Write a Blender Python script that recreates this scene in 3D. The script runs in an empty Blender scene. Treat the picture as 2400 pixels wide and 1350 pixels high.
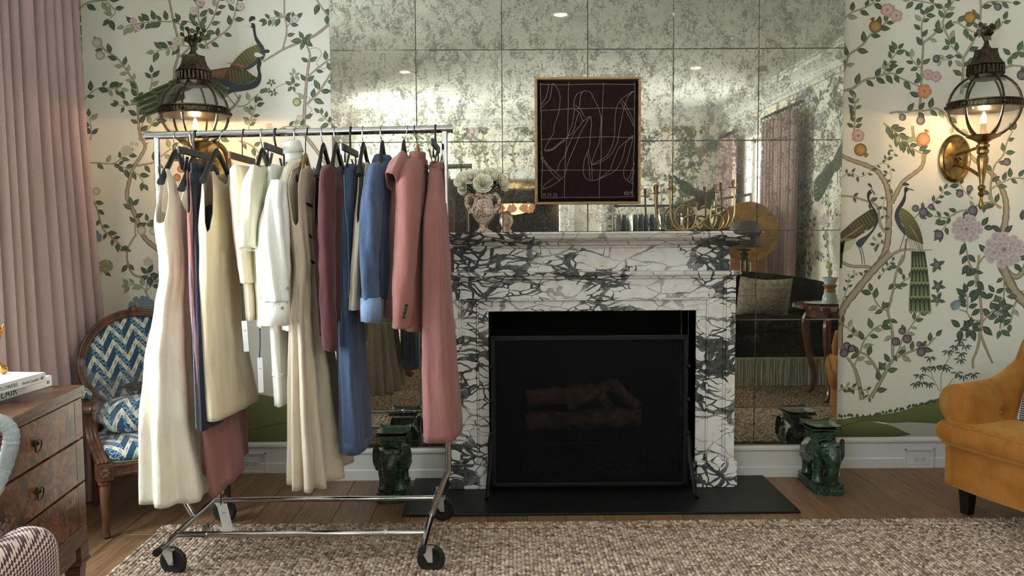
import bpy, bmesh, math, random
import numpy as np
from mathutils import Vector, Matrix, Euler
from mathutils.geometry import tessellate_polygon
from mathutils import noise as mnoise

SC = bpy.context.scene
COL = SC.collection
PI = math.pi
random.seed(7)

# ------------------------------------------------------------------ camera
F_PX = 1900.0
EYE = Vector((0.0, 0.0, 1.42))
YAW, PITCH, ROLL = 0.0067, math.atan(130.0 / 1900.0), 0.0065
_fw = Vector((math.sin(YAW) * math.cos(PITCH), math.cos(YAW) * math.cos(PITCH), -math.sin(PITCH)))
_rt = Vector((math.cos(YAW), -math.sin(YAW), 0.0))
_up = _rt.cross(_fw)
RT = _rt * math.cos(ROLL) - _up * math.sin(ROLL)
UP = _rt * math.sin(ROLL) + _up * math.cos(ROLL)
FW = _fw
cd = bpy.data.cameras.new('camera')
cam = bpy.data.objects.new('camera', cd)
COL.objects.link(cam)
cd.sensor_fit = 'HORIZONTAL'
cd.sensor_width = 36.0
cd.lens = F_PX / 2400.0 * 36.0
cd.clip_start = 0.02
cd.clip_end = 200.0
cam.matrix_world = Matrix(((RT.x, UP.x, -FW.x, EYE.x), (RT.y, UP.y, -FW.y, EYE.y), (RT.z, UP.z, -FW.z, EYE.z), (0, 0, 0, 1)))
SC.camera = cam

# ------------------------------------------------------------------ view
SC.view_settings.view_transform = 'Standard'
SC.view_settings.look = 'None'
SC.view_settings.exposure = 0.28
SC.view_settings.gamma = 1.0
SC.view_settings.use_curve_mapping = False

# ------------------------------------------------------------------ daylight
W = bpy.data.worlds.new('daylight')
SC.world = W
W.use_nodes = True
_bg = W.node_tree.nodes['Background']
_bg.inputs[0].default_value = (0.80, 0.90, 1.0, 1)
_bg.inputs[1].default_value = 2.2


def area(name, loc, direction, sx, sy, power, color):
    l = bpy.data.lights.new(name, 'AREA')
    l.shape = 'RECTANGLE'
    l.size, l.size_y = sx, sy
    l.energy = power
    l.color = color
    o = bpy.data.objects.new(name, l)
    COL.objects.link(o)
    o.location = loc
    o.rotation_euler = Vector(direction).to_track_quat('-Z', 'Y').to_euler()
    return o


# daylight through the three tall windows (the lamps stand outside the glass)
area('daylight_left_window', (-2.95, 2.65, 1.45), (1, 0.10, 0.0), 1.7, 1.5, 150, (0.93, 0.97, 1.0))
area('daylight_right_window', (3.80, -1.70, 1.70), (-1, 0.35, -0.1), 1.1, 2.2, 240, (0.93, 0.97, 1.0))
area('daylight_far_window', (-2.95, -2.4, 1.70), (1, 0.3, -0.1), 1.1, 2.2, 700, (0.93, 0.97, 1.0))


def downlight(x, y, z, power):
    l = bpy.data.lights.new('downlight', 'SPOT')
    l.energy = power
    l.spot_size = 1.9
    l.spot_blend = 0.6
    l.shadow_soft_size = 0.05
    l.color = (1.0, 0.94, 0.86)
    o = bpy.data.objects.new('downlight_lamp', l)
    COL.objects.link(o)
    o.location = (x, y, z)


# ------------------------------------------------------------------ pixel helpers (photo pixels -> points on real planes)
def ray(px, py):
    return (FW * F_PX + RT * (px - 1200.0) + UP * (675.0 - py)).normalized()


def PY(px, py, Y):
    d = ray(px, py)
    return EYE + d * ((Y - EYE.y) / d.y)


def PXX(px, py, X):
    d = ray(px, py)
    return EYE + d * ((X - EYE.x) / d.x)


def PZ(px, py, Z):
    d = ray(px, py)
    return EYE + d * ((Z - EYE.z) / d.z)


# ------------------------------------------------------------------ room numbers
YW = 4.77          # papered back wall
YM = 4.600         # face of the chimney breast
XL, XR = -2.435, 3.40
YB = -3.20
HC = 3.25
# ------------------------------------------------------------------ colours and materials
def lin(c):
    def f(u):
        u /= 255.0
        return u / 12.92 if u <= 0.04045 else ((u + 0.055) / 1.055) ** 2.4
    return (f(c[0]), f(c[1]), f(c[2]), 1.0)


class NT:
    def __init__(s, name):
        s.m = bpy.data.materials.new(name)
        s.m.use_nodes = True
        s.t = s.m.node_tree
        s.b = s.t.nodes['Principled BSDF']
        s.out = s.t.nodes['Material Output']

    def n(s, typ, props=None, **ins):
        nd = s.t.nodes.new(typ)
        for k, v in (props or {}).items():
            setattr(nd, k, v)
        for k, v in ins.items():
            s.set(nd, k, v)
        return nd

    def set(s, nd, k, v):
        key = int(k[1:]) if k[0] == 'i' and k[1:].isdigit() else k.replace('_', ' ')
        i = nd.inputs[key]
        if isinstance(v, bpy.types.NodeSocket):
            s.t.links.new(v, i)
        elif isinstance(v, bpy.types.Node):
            s.t.links.new(v.outputs[0], i)
        else:
            i.default_value = v

    def math(s, op, a, b=0.0, c=0.0):
        return s.n('ShaderNodeMath', {'operation': op}, i0=a, i1=b, i2=c).outputs[0]

    def mix(s, f, a, b):
        nd = s.n('ShaderNodeMix', {'data_type': 'RGBA'})
        s.set(nd, 'i0', f)
        s.set(nd, 'i6', a)
        s.set(nd, 'i7', b)
        return nd.outputs[2]

    def pos(s):
        return s.n('ShaderNodeNewGeometry').outputs['Position']

    def obj(s):
        return s.n('ShaderNodeTexCoord').outputs['Object']

    def mapping(s, v, scale=(1, 1, 1), rot=(0, 0, 0), loc=(0, 0, 0)):
        nd = s.n('ShaderNodeMapping')
        s.set(nd, 'Vector', v)
        nd.inputs['Scale'].default_value = scale
        nd.inputs['Rotation'].default_value = rot
        nd.inputs['Location'].default_value = loc
        return nd.outputs[0]

    def noise(s, v, scale, detail=3.0, rough=0.55, dist=0.0):
        return s.n('ShaderNodeTexNoise', None, Vector=v, Scale=scale, Detail=detail, Roughness=rough, Distortion=dist)

    def ramp(s, f, stops):
        nd = s.n('ShaderNodeValToRGB')
        s.set(nd, 'i0', f)
        e = nd.color_ramp.elements
        while len(e) > 1:
            e.remove(e[-1])
        e[0].position, e[0].color = stops[0][0], stops[0][1]
        for p, c in stops[1:]:
            k = e.new(p)
            k.color = c
        return nd.outputs[0]

    def step(s, f, a, b):
        return s.n('ShaderNodeMapRange', {'interpolation_type': 'SMOOTHSTEP'}, i0=f, i1=a, i2=b, i3=0.0, i4=1.0).outputs[0]

    def bump(s, h, strength=0.3, dist=0.01):
        nd = s.n('ShaderNodeBump')
        s.set(nd, 'Height', h)
        nd.inputs['Strength'].default_value = strength
        nd.inputs['Distance'].default_value = dist
        s.t.links.new(nd.outputs[0], s.b.inputs['Normal'])

    def base(s, c):
        s.set(s.b, 'Base Color', c)

    def pr(s, rough=0.5, metal=0.0, spec=None, sheen=None, coat=None):
        s.b.inputs['Roughness'].default_value = rough
        s.b.inputs['Metallic'].default_value = metal
        if spec is not None:
            s.b.inputs['Specular IOR Level'].default_value = spec
        if sheen is not None:
            s.b.inputs['Sheen Weight'].default_value = sheen
        if coat is not None:
            s.b.inputs['Coat Weight'].default_value = coat
            s.b.inputs['Coat Roughness'].default_value = 0.08


def plain(name, rgb, rough=0.5, metal=0.0, rgb2=None, scale=8.0, bump=0.0, bscale=60.0, stretch=(1, 1, 1), spec=None, sheen=None, coat=None, bdist=0.004):
    t = NT(name)
    t.pr(rough, metal, spec, sheen, coat)
    v = t.mapping(t.pos(), stretch)
    c2 = rgb2 or tuple(max(0, int(k * 0.9)) for k in rgb)
    nz = t.noise(v, scale, 4.0)
    t.base(t.mix(t.step(nz.outputs[0], 0.3, 0.7), lin(rgb), lin(c2)))
    if bump:
        t.bump(t.noise(v, bscale, 3.0).outputs[0], bump, bdist)
    return t.m


def emit(name, rgb, strength):
    t = NT(name)
    t.base(lin((20, 20, 20)))
    t.set(t.b, 'Emission Color', lin(rgb))
    t.b.inputs['Emission Strength'].default_value = strength
    return t.m


def cloth(name, rgb, rgb2=None, rough=0.9, weave=900.0, bump=0.25, sheen=0.15, scale=14.0, stretch=(1, 1, 0.35), wrinkle=0.35):
    t = NT(name)
    t.pr(rough, 0, 0.25, sheen)
    v = t.mapping(t.pos(), stretch)
    c2 = rgb2 or tuple(int(k * 0.9) for k in rgb)
    nz = t.noise(v, scale, 4.0)
    fine = t.noise(t.mapping(t.pos(), (1, 1, 0.25)), 420.0, 2.0)
    f = t.math('ADD', t.math('MULTIPLY', nz.outputs[0], 0.65), t.math('MULTIPLY', fine.outputs[0], 0.35))
    t.base(t.mix(t.step(f, 0.35, 0.65), lin(rgb), lin(c2)))
    wr = t.noise(t.mapping(t.pos(), (1, 1, 0.3)), 16.0, 3.0, 0.5, 0.4)
    wr2 = t.noise(t.mapping(t.pos(), (1, 1, 0.6), (0.5, 0.3, 0)), 34.0, 3.0, 0.55, 0.8)
    h = t.math('ADD', t.math('MULTIPLY', wr.outputs[0], wrinkle), t.math('ADD', t.math('MULTIPLY', fine.outputs[0], 0.05), t.math('MULTIPLY', wr2.outputs[0], wrinkle * 0.4)))
    t.bump(h, bump * 2.8, 0.034)
    return t.m


def vcol(name, rough=0.75):
    t = NT(name)
    t.pr(rough, 0, 0.2)
    a = t.n('ShaderNodeAttribute', {'attribute_name': 'Col'})
    nz = t.noise(t.pos(), 90.0, 3.0)
    t.base(t.mix(t.math('MULTIPLY', nz.outputs[0], 0.25), a.outputs['Color'], lin((120, 120, 105))))
    return t.m


def glassy(name, tint=(1, 1, 1, 1), rough=0.0, refl=0.10, alpha=0.0):
    t = NT(name)
    tr = t.n('ShaderNodeBsdfTransparent')
    tr.inputs[0].default_value = tint
    gl = t.n('ShaderNodeBsdfGlossy')
    gl.inputs['Roughness'].default_value = rough
    fr = t.n('ShaderNodeLayerWeight')
    fr.inputs[0].default_value = 0.25
    f = t.math('ADD', t.math('MULTIPLY', t.math('POWER', fr.outputs['Facing'], 2.5), 0.55), refl * 0.4)
    mx = t.n('ShaderNodeMixShader')
    t.set(mx, 'i0', f)
    t.t.links.new(tr.outputs[0], mx.inputs[1])
    t.t.links.new(gl.outputs[0], mx.inputs[2])
    t.t.links.new(mx.outputs[0], t.out.inputs[0])
    return t.m


# ------------------------------------------------------------------ mesh collecting
WM = {}


class MB:
    def __init__(s):
        s.v, s.f, s.mi, s.c = [], [], [], []
        s.use_c = False

    def add(s, vs, fs, m=0, cols=None):
        o = len(s.v)
        s.v += [tuple(p) for p in vs]
        s.f += [tuple(o + i for i in f) for f in fs]
        s.mi += [m] * len(fs)
        if cols is not None:
            s.use_c = True
            s.c += list(cols)
        else:
            s.c += [(1, 1, 1, 1)] * len(vs)
        return s

    def box(s, c, size, rot=None, m=0, taper=1.0):
        hx, hy, hz = size[0] / 2, size[1] / 2, size[2] / 2
        vs = []
        for dz, k in ((-hz, taper), (hz, 1.0)):
            for dx, dy in ((-hx, -hy), (hx, -hy), (hx, hy), (-hx, hy)):
                p = Vector((dx * k, dy * k, dz))
                if rot is not None:
                    p = rot @ p
                vs.append(Vector(c) + p)
        return s.add(vs, [(3, 2, 1, 0), (4, 5, 6, 7), (0, 1, 5, 4), (1, 2, 6, 5), (2, 3, 7, 6), (3, 0, 4, 7)], m)

    def b2(s, lo, hi, m=0):
        return s.box([(lo[i] + hi[i]) / 2 for i in range(3)], [abs(hi[i] - lo[i]) for i in range(3)], None, m)

    def grid(s, fn, nu, nv, cu=False, cv=False, m=0, flip=False):
        vs = []
        for i in range(nu + (0 if cu else 1)):
            for j in range(nv + (0 if cv else 1)):
                vs.append(fn(i / nu, j / nv))
        nj = nv + (0 if cv else 1)
        ni = nu + (0 if cu else 1)
        fs = []
        for i in range(nu):
            for j in range(nv):
                a, b = i, (i + 1) % ni
                c, d = j, (j + 1) % nj
                q = (a * nj + c, b * nj + c, b * nj + d, a * nj + d)
                fs.append(q[::-1] if flip else q)
        return s.add(vs, fs, m)

    def tube(s, pts, r, seg=10, caps=True, closed=False, m=0, ry=None, twist=None):
        pts = [Vector(p) for p in pts]
        n = len(pts)
        rs = r if isinstance(r, (list, tuple)) else [r] * n
        rys = ry if isinstance(ry, (list, tuple)) else ([ry] * n if ry else rs)
        vs, prev = [], None
        for i in range(n):
            if closed:
                t = pts[(i + 1) % n] - pts[i - 1]
            else:
                t = pts[min(i + 1, n - 1)] - pts[max(i - 1, 0)]
            t = t.normalized() if t.length > 1e-9 else Vector((0, 0, 1))
            if prev is None:
                ref = Vector((0, 1, 0)) if abs(t.y) < 0.9 else Vector((1, 0, 0))
                if twist is not None:
                    ref = Vector(twist)
                a = (ref - t * ref.dot(t)).normalized()
            else:
                a = (prev - t * prev.dot(t))
                a = a.normalized() if a.length > 1e-6 else t.orthogonal().normalized()
            prev = a
            b = t.cross(a)
            for k in range(seg):
                q = 2 * PI * k / seg
                vs.append(pts[i] + a * math.cos(q) * rs[i] + b * math.sin(q) * rys[i])
        fs = []
        for i in range(n if closed else n - 1):
            j = (i + 1) % n
            for k in range(seg):
                l = (k + 1) % seg
                fs.append((i * seg + k, j * seg + k, j * seg + l, i * seg + l)[::-1])
        if caps and not closed:
            fs.append(tuple(range(seg)))
            fs.append(tuple((n - 1) * seg + k for k in range(seg))[::-1])
        return s.add(vs, fs, m)

    def lathe(s, prof, c=(0, 0, 0), seg=24, rot=None, m=0, caps=True, sx=1.0, sy=1.0):
        vs = []
        for r, z in prof:
            for k in range(seg):
                q = 2 * PI * k / seg
                p = Vector((r * math.cos(q) * sx, r * math.sin(q) * sy, z))
                if rot is not None:
                    p = rot @ p
                vs.append(Vector(c) + p)
        fs = []
        for i in range(len(prof) - 1):
            for k in range(seg):
                l = (k + 1) % seg
                fs.append((i * seg + k, i * seg + l, (i + 1) * seg + l, (i + 1) * seg + k))
        if caps:
            fs.append(tuple(range(seg))[::-1])
            fs.append(tuple((len(prof) - 1) * seg + k for k in range(seg)))
        return s.add(vs, fs, m)

    def ball(s, c, r, seg=16, rings=10, m=0, rot=None):
        r = r if isinstance(r, (tuple, list)) else (r, r, r)
        prof = [(max(1e-4, math.sin(PI * i / rings)), -math.cos(PI * i / rings)) for i in range(rings + 1)]
        vs = []
        for a, z in prof:
            for k in range(seg):
                q = 2 * PI * k / seg
                p = Vector((a * math.cos(q) * r[0], a * math.sin(q) * r[1], z * r[2]))
                if rot is not None:
                    p = rot @ p
                vs.append(Vector(c) + p)
        fs = []
        for i in range(rings):
            for k in range(seg):
                l = (k + 1) % seg
                fs.append((i * seg + k, i * seg + l, (i + 1) * seg + l, (i + 1) * seg + k))
        return s.add(vs, fs, m)

    def prism(s, poly, d, fn, m=0):
        """poly: 2-D outline; fn(u, v, w) -> point; extruded w = 0..d"""
        n = len(poly)
        vs = [fn(u, v, 0.0) for u, v in poly] + [fn(u, v, d) for u, v in poly]
        fs = [(i, (i + 1) % n, n + (i + 1) % n, n + i) for i in range(n)]
        tri = tessellate_polygon([[Vector((u, v, 0)) for u, v in poly]])
        fs += [tuple(t) for t in tri] + [tuple(n + k for k in t)[::-1] for t in tri]
        return s.add(vs, fs, m)

    def extrude_profile(s, prof, x0, x1, fn, m=0):
        """prof: list of (a, b) outline swept from x0 to x1; fn(x, a, b)"""
        n = len(prof)
        vs = [fn(x0, a, b) for a, b in prof] + [fn(x1, a, b) for a, b in prof]
        fs = [(i, i + 1, n + i + 1, n + i) for i in range(n - 1)]
        return s.add(vs, fs, m)

    def build(s, name, mats, parent=None, smooth=35, bevel=0.0, solid=0.0, subsurf=0, world=True, bseg=2, recalc=False):
        me = bpy.data.meshes.new(name)
        vs = s.v
        if parent is not None and world:
            inv = WM.get(parent.name, Matrix.Identity(4)).inverted()
            vs = [inv @ Vector(p) for p in vs]
        me.from_pydata([tuple(p) for p in vs], [], s.f)
        mats = mats if isinstance(mats, (list, tuple)) else [mats]
        for m in mats:
            me.materials.append(m)
        me.polygons.foreach_set('material_index', s.mi)
        if s.use_c:
            a = me.color_attributes.new('Col', 'FLOAT_COLOR', 'POINT')
            a.data.foreach_set('color', np.array(s.c, dtype=np.float32).ravel())
        if smooth:
            me.polygons.foreach_set('use_smooth', [True] * len(me.polygons))
            if smooth < 180:
                me.set_sharp_from_angle(angle=math.radians(smooth))
        me.update()
        if recalc:
            bm = bmesh.new()
            bm.from_mesh(me)
            bmesh.ops.recalc_face_normals(bm, faces=bm.faces)
            bm.to_mesh(me)
            bm.free()
        o = bpy.data.objects.new(name, me)
        COL.objects.link(o)
        if parent is not None:
            o.parent = parent
            WM[o.name] = WM.get(parent.name, Matrix.Identity(4))
        else:
            WM[o.name] = Matrix.Identity(4)
        if bevel:
            b = o.modifiers.new('bevel', 'BEVEL')
            b.width = bevel
            b.segments = bseg
            b.limit_method = 'ANGLE'
            b.angle_limit = math.radians(40)
        if solid:
            d = o.modifiers.new('solid', 'SOLIDIFY')
            d.thickness = solid
            d.offset = 0.0
        if subsurf:
            d = o.modifiers.new('sub', 'SUBSURF')
            d.levels = subsurf
            d.render_levels = subsurf
        return o


def tag(o, label, cat, group=None):
    o['label'] = label
    o['category'] = cat
    if group:
        o['group'] = group
    return o


def thing(name, label, cat, loc=(0, 0, 0), rotz=0.0, group=None):
    o = bpy.data.objects.new(name, None)
    COL.objects.link(o)
    o.empty_display_size = 0.1
    o.location = loc
    o.rotation_euler = (0, 0, rotz)
    WM[o.name] = Matrix.Translation(Vector(loc)) @ Matrix.Rotation(rotz, 4, 'Z')
    return tag(o, label, cat, group)


def struct(o):
    o['kind'] = 'structure'
    return o


def copy_thing(root, loc, rotz=None, label=None):
    r = root.copy()
    COL.objects.link(r)
    r.location = loc
    if rotz is not None:
        r.rotation_euler = (0, 0, rotz)
    if label:
        r['label'] = label
    for ch in list(root.children):
        c = ch.copy()
        COL.objects.link(c)
        c.parent = r
        for g in list(ch.children):
            d = g.copy()
            COL.objects.link(d)
            d.parent = c
    return r


def crom(pts, n=8, closed=False):
    """Catmull-Rom through points of any dimension"""
    pts = [tuple(p) for p in pts]
    if len(pts) < 3 and not closed:
        return [tuple(a + (b - a) * i / n for a, b in zip(pts[0], pts[1])) for i in range(n + 1)]
    out = []
    m = len(pts)
    rng = range(m if closed else m - 1)
    for i in rng:
        p0 = pts[i - 1] if (i > 0 or closed) else pts[0]
        p1, p2 = pts[i], pts[(i + 1) % m]
        p3 = pts[(i + 2) % m] if (i + 2 < m or closed) else pts[-1]
        for k in range(n):
            t = k / n
            out.append(tuple(0.5 * (2 * b + (c - a) * t + (2 * a - 5 * b + 4 * c - d) * t * t + (3 * b - a - 3 * c + d) * t ** 3)
                             for a, b, c, d in zip(p0, p1, p2, p3)))
    if not closed:
        out.append(pts[-1])
    return out


def interp(tab, x):
    """tab: sorted list of (x, y)"""
    if x <= tab[0][0]:
        return tab[0][1]
    for (a, ya), (b, yb) in zip(tab, tab[1:]):
        if x <= b:
            return ya + (yb - ya) * (x - a) / (b - a) if b > a else yb
    return tab[-1][1]


# shared materials
M = {}
M['white_paint'] = plain('white_paint', (214, 212, 208), 0.45, rgb2=(206, 204, 200), scale=3)
M['ceiling_paint'] = plain('ceiling_paint', (225, 224, 216), 0.9, scale=2)
M['chrome'] = plain('chrome', (205, 205, 205), 0.12, 1.0, rgb2=(190, 190, 192), scale=40)
M['black_plastic'] = plain('black_plastic', (22, 21, 20), 0.5, rgb2=(28, 27, 25))
M['black_rubber'] = plain('black_rubber', (16, 16, 17), 0.55)
M['black_iron'] = plain('black_iron', (20, 20, 22), 0.5, 0.4)
M['zinc'] = plain('zinc_plate', (190, 188, 180), 0.45, 0.4)
M['brass'] = plain('aged_brass', (168, 136, 84), 0.28, 1.0, rgb2=(120, 96, 58), scale=30)
M['bright_brass'] = plain('bright_brass', (190, 168, 120), 0.22, 1.0, rgb2=(152, 130, 88), scale=20)
M['bronze'] = plain('dark_bronze', (92, 82, 62), 0.38, 0.85, rgb2=(56, 50, 40), scale=45)
M['clear_glass'] = glassy('clear_glass', (0.97, 0.97, 0.96, 1), 0.0, 0.22)
M['pane_glass'] = glassy('pane_glass', (0.97, 1, 1, 1), 0.0, 0.06)
M['light_wood'] = plain('light_wood', (176, 140, 92), 0.4, rgb2=(150, 112, 70), scale=6, stretch=(1, 1, 8))
# ================================================================== SETTING
def wall_paper_mat():
    t = NT('painted_paper')
    t.pr(0.55, 0, 0.35)
    p = t.pos()
    big = t.noise(p, 1.4, 3.0)
    fine = t.noise(t.mapping(p, (1, 1, 1)), 260.0, 2.0)
    c = t.mix(t.step(big.outputs[0], 0.3, 0.7), lin((226, 223, 212)), lin((220, 216, 202)))
    t.base(c)
    t.bump(fine.outputs[0], 0.06, 0.002)
    return t.m


M['paper'] = wall_paper_mat()


def holed_wall(name, axis, at, thick, a0, a1, z0, z1, holes, mat):
    """wall slab in the plane axis=at, spanning a0..a1; holes: (a, b, zlo, zhi)"""
    mb = MB()

    def put(u0, u1, w0, w1):
        if u1 - u0 < 1e-4 or w1 - w0 < 1e-4:
            return
        if axis == 'X':
            mb.b2((at, u0, w0), (at + thick, u1, w1))
        else:
            mb.b2((u0, at, w0), (u1, at + thick, w1))
    cuts = sorted(holes)
    cur = a0
    for (a, b, zl, zh) in cuts:
        put(cur, a, z0, z1)
        put(a, b, z0, zl)
        put(a, b, zh, z1)
        cur = b
    put(cur, a1, z0, z1)
    return struct(mb.build(name, mat, smooth=0))


BX0 = PY(774, 200, YM).x
BX1 = PY(1976, 300, YM).x
YLEG = 4.40
XC = PY(1390, 1100, 4.38).x
OPHW = 0.569
OPZ = PY(1400, 729, YLEG).z

wl = holed_wall('wall_left', 'X', XL, -0.2, YB - 0.2, YW + 0.2, 0, HC, [(-3.0, -1.9, 0.55, 2.75), (1.85, 3.65, 0.45, 2.85)], M['paper'])
wr = holed_wall('wall_right', 'X', XR, 0.2, YB - 0.2, YW + 0.2, 0, HC, [(-2.25, -1.15, 0.55, 2.70)], M['paper'])
wb = holed_wall('wall_back', 'Y', YW, 0.2, XL, XR, 0, HC, [(XC - OPHW, XC + OPHW, -0.01, OPZ)], M['paper'])
DX0, DX1, DZ = -1.11, 0.82, 2.24
wf = holed_wall('wall_front', 'Y', YB, -0.2, XL, XR, 0, HC, [(DX0, DX1, -0.01, DZ)], M['paper'])
ch = holed_wall('wall_chimney', 'Y', YM + 0.012, YW - YM - 0.012, BX0, BX1, 0, HC, [(XC - OPHW, XC + OPHW, -0.01, OPZ)], M['white_paint'])

mb = MB()
mb.b2((XL - 0.2, YB - 0.2, HC), (XR + 0.2, YW + 0.2, HC + 0.15))
ceil = struct(mb.build('ceiling', M['ceiling_paint'], smooth=0))


# ---- oak floor, board by board
def oak():
    t = NT('oak_boards')
    t.pr(0.38, 0, 0.35)
    inf = t.n('ShaderNodeObjectInfo')
    v = t.n('ShaderNodeVectorMath', {'operation': 'ADD'}, i0=t.obj(), i1=inf.outputs['Random'])
    v2 = t.mapping(v, (9, 0.9, 1))
    g = t.noise(v2, 6.0, 5.0, 0.6, 0.7)
    c = t.mix(t.step(g.outputs[0], 0.3, 0.72), lin((140, 107, 78)), lin((106, 78, 56)))
    hv = t.n('ShaderNodeHueSaturation')
    t.set(hv, 'Color', c)
    t.set(hv, 'Value', t.math('ADD', 0.82, t.math('MULTIPLY', inf.outputs['Random'], 0.36)))
    t.base(hv.outputs[0])
    t.bump(g.outputs[0], 0.12, 0.003)
    return t.m


M['oak'] = oak()
mb = MB()
mb.b2((XL - 0.2, -8.7, -0.12), (XR + 0.2, YW + 0.4, -0.022))
floor = struct(mb.build('floor', plain('subfloor', (50, 38, 28), 0.9), smooth=0))
NB = 30
bw = (XR - XL) / NB
full = (YW - YB) / 4.0


def plank_mesh(L):
    m_ = MB()
    m_.b2((-bw / 2 + 0.0012, 0.0012, -0.0215), (bw / 2 - 0.0012, L - 0.0012, 0.0))
    o_ = m_.build('plank', M['oak'], floor, smooth=0, bevel=0.0015, bseg=1)
    return o_


pf, ph = plank_mesh(full), plank_mesh(full / 2)
first = {id(pf): True, id(ph): True}
for i in range(NB):
    seq = [full] * 4 if i % 2 == 0 else [full / 2, full, full, full, full / 2]
    y = YB
    for L in seq:
        src = pf if L == full else ph
        if first[id(src)]:
            o = src
            first[id(src)] = False
        else:
            o = src.copy()
            COL.objects.link(o)
        o.location = (XL + (i + 0.5) * bw, y, 0)
        y += L

# ---- skirting boards
BP = [(0.0, 0.0), (0.022, 0.0), (0.022, 0.056), (0.015, 0.063), (0.015, 0.148), (0.020, 0.152), (0.025, 0.160), (0.025, 0.172), (0.012, 0.182), (0.0, 0.184)]


def baseboard(name, p0, p1, nrm):
    p0, p1, nrm = Vector(p0), Vector(p1), Vector(nrm)
    m_ = MB()
    m_.extrude_profile(BP, 0.0, 1.0, lambda x, a, b: p0 + (p1 - p0) * x + nrm * a + Vector((0, 0, b)))
    n = len(BP)
    m_.f += [tuple(range(n)), tuple(range(n, 2 * n))[::-1]]
    m_.mi += [0, 0]
    return struct(m_.build(name, M['white_paint'], smooth=30, recalc=True))


baseboard('baseboard_back_1', (XL, YW, 0), (BX0, YW, 0), (0, -1, 0))
baseboard('baseboard_back_2', (BX1, YW, 0), (XR, YW, 0), (0, -1, 0))
LEGHW = 0.793
baseboard('baseboard_chimney_1', (BX0 - 0.02, YM + 0.012, 0), (XC - LEGHW + 0.01, YM + 0.012, 0), (0, -1, 0))
baseboard('baseboard_chimney_2', (XC + LEGHW - 0.01, YM + 0.012, 0), (BX1 + 0.02, YM + 0.012, 0), (0, -1, 0))
baseboard('baseboard_left', (XL, YW, 0), (XL, YB, 0), (1, 0, 0))
baseboard('baseboard_right', (XR, YW, 0), (XR, YB, 0), (-1, 0, 0))
baseboard('baseboard_front_1', (XL, YB, 0), (DX0 - 0.14, YB, 0), (0, 1, 0))
baseboard('baseboard_front_2', (1.55, YB, 0), (XR, YB, 0), (0, 1, 0))

# ---- cornice
CP = [(0.0, -0.24), (0.03, -0.235), (0.03, -0.20), (0.055, -0.185), (0.06, -0.12), (0.10, -0.075), (0.16, -0.05), (0.165, -0.02), (0.20, -0.012), (0.20, 0.0)]
k = 0
for (p0, p1, nn) in [((XL, YW, HC), (XL, YB, HC), (1, 0, 0)), ((XR, YW, HC), (XR, YB, HC), (-1, 0, 0)), ((XL, YB, HC), (XR, YB, HC), (0, 1, 0)),
                     ((XL, YW, HC), (BX0, YW, HC), (0, -1, 0)), ((BX1, YW, HC), (XR, YW, HC), (0, -1, 0))]:
    k += 1
    p0, p1, nn = Vector(p0), Vector(p1), Vector(nn)
    m_ = MB()
    m_.extrude_profile(CP, 0.0, 1.0, lambda x, a, b: p0 + (p1 - p0) * x + nn * a + Vector((0, 0, b)))
    struct(m_.build('trim_%d' % k, M['ceiling_paint'], smooth=30, recalc=True))


# ---- windows
def window(name, X, y0, y1, z0, z1, sgn):
    """sgn: +1 on the left wall (room lies towards +X), -1 on the right wall"""
    m_ = MB()
    xo = X - sgn * 0.12
    fw = 0.06
    m_.b2((xo - 0.03, y0, z0), (xo + 0.03, y0 + fw, z1))
    m_.b2((xo - 0.03, y1 - fw, z0), (xo + 0.03, y1, z1))
    m_.b2((xo - 0.03, y0, z0), (xo + 0.03, y1, z0 + fw))
    m_.b2((xo - 0.03, y0, z1 - fw), (xo + 0.03, y1, z1))
    fr = struct(m_.build(name, M['white_paint'], smooth=0, bevel=0.004))
    nx = 2
    for i in range(1, nx):
        y = y0 + (y1 - y0) * i / nx
        b = MB()
        b.b2((xo - 0.02, y - 0.018, z0 + fw), (xo + 0.02, y + 0.018, z1 - fw))
        b.build('glazing_bar', M['white_paint'], fr, smooth=0)
    for j in range(1, 4):
        z = z0 + (z1 - z0) * j / 4
        b = MB()
        b.b2((xo - 0.015, y0 + fw, z - 0.012), (xo + 0.015, y1 - fw, z + 0.012))
        b.build('glazing_bar', M['white_paint'], fr, smooth=0)
    for i in range(nx):
        ya, yb = y0 + (y1 - y0) * i / nx, y0 + (y1 - y0) * (i + 1) / nx
        b = MB()
        b.b2((xo - 0.003, ya + 0.02, z0 + fw), (xo + 0.003, yb - 0.02, z1 - fw))
        b.build('pane', M['pane_glass'], fr, smooth=0)
    s_ = MB()
    s_.b2((X - sgn * 0.10, y0 - 0.04, z0 - 0.03), (X + sgn * 0.05, y1 + 0.04, z0))
    s_.build('sill', M['white_paint'], fr, smooth=0, bevel=0.006)
    c_ = MB()
    for (a0, a1, w0, w1) in ((y0 - 0.09, y0, z0 - 0.03, z1 + 0.09), (y1, y1 + 0.09, z0 - 0.03, z1 + 0.09), (y0, y1, z1, z1 + 0.09)):
        c_.b2((X + sgn * 0.001, a0, w0), (X + sgn * 0.02, a1, w1))
    c_.build('casing', M['white_paint'], fr, smooth=0, bevel=0.004)


window('window_1', XL, 1.85, 3.65, 0.45, 2.85, 1)
window('window_2', XR, -2.25, -1.15, 0.55, 2.70, -1)
window('window_3', XL, -3.0, -1.9, 0.55, 2.75, 1)

# ---- curtains
M['curtain'] = cloth('mauve_curtain_cloth', (176, 150, 147), (156, 130, 129), 0.85, scale=5, sheen=0.3, stretch=(1, 1, 0.2), wrinkle=0.15)


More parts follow.
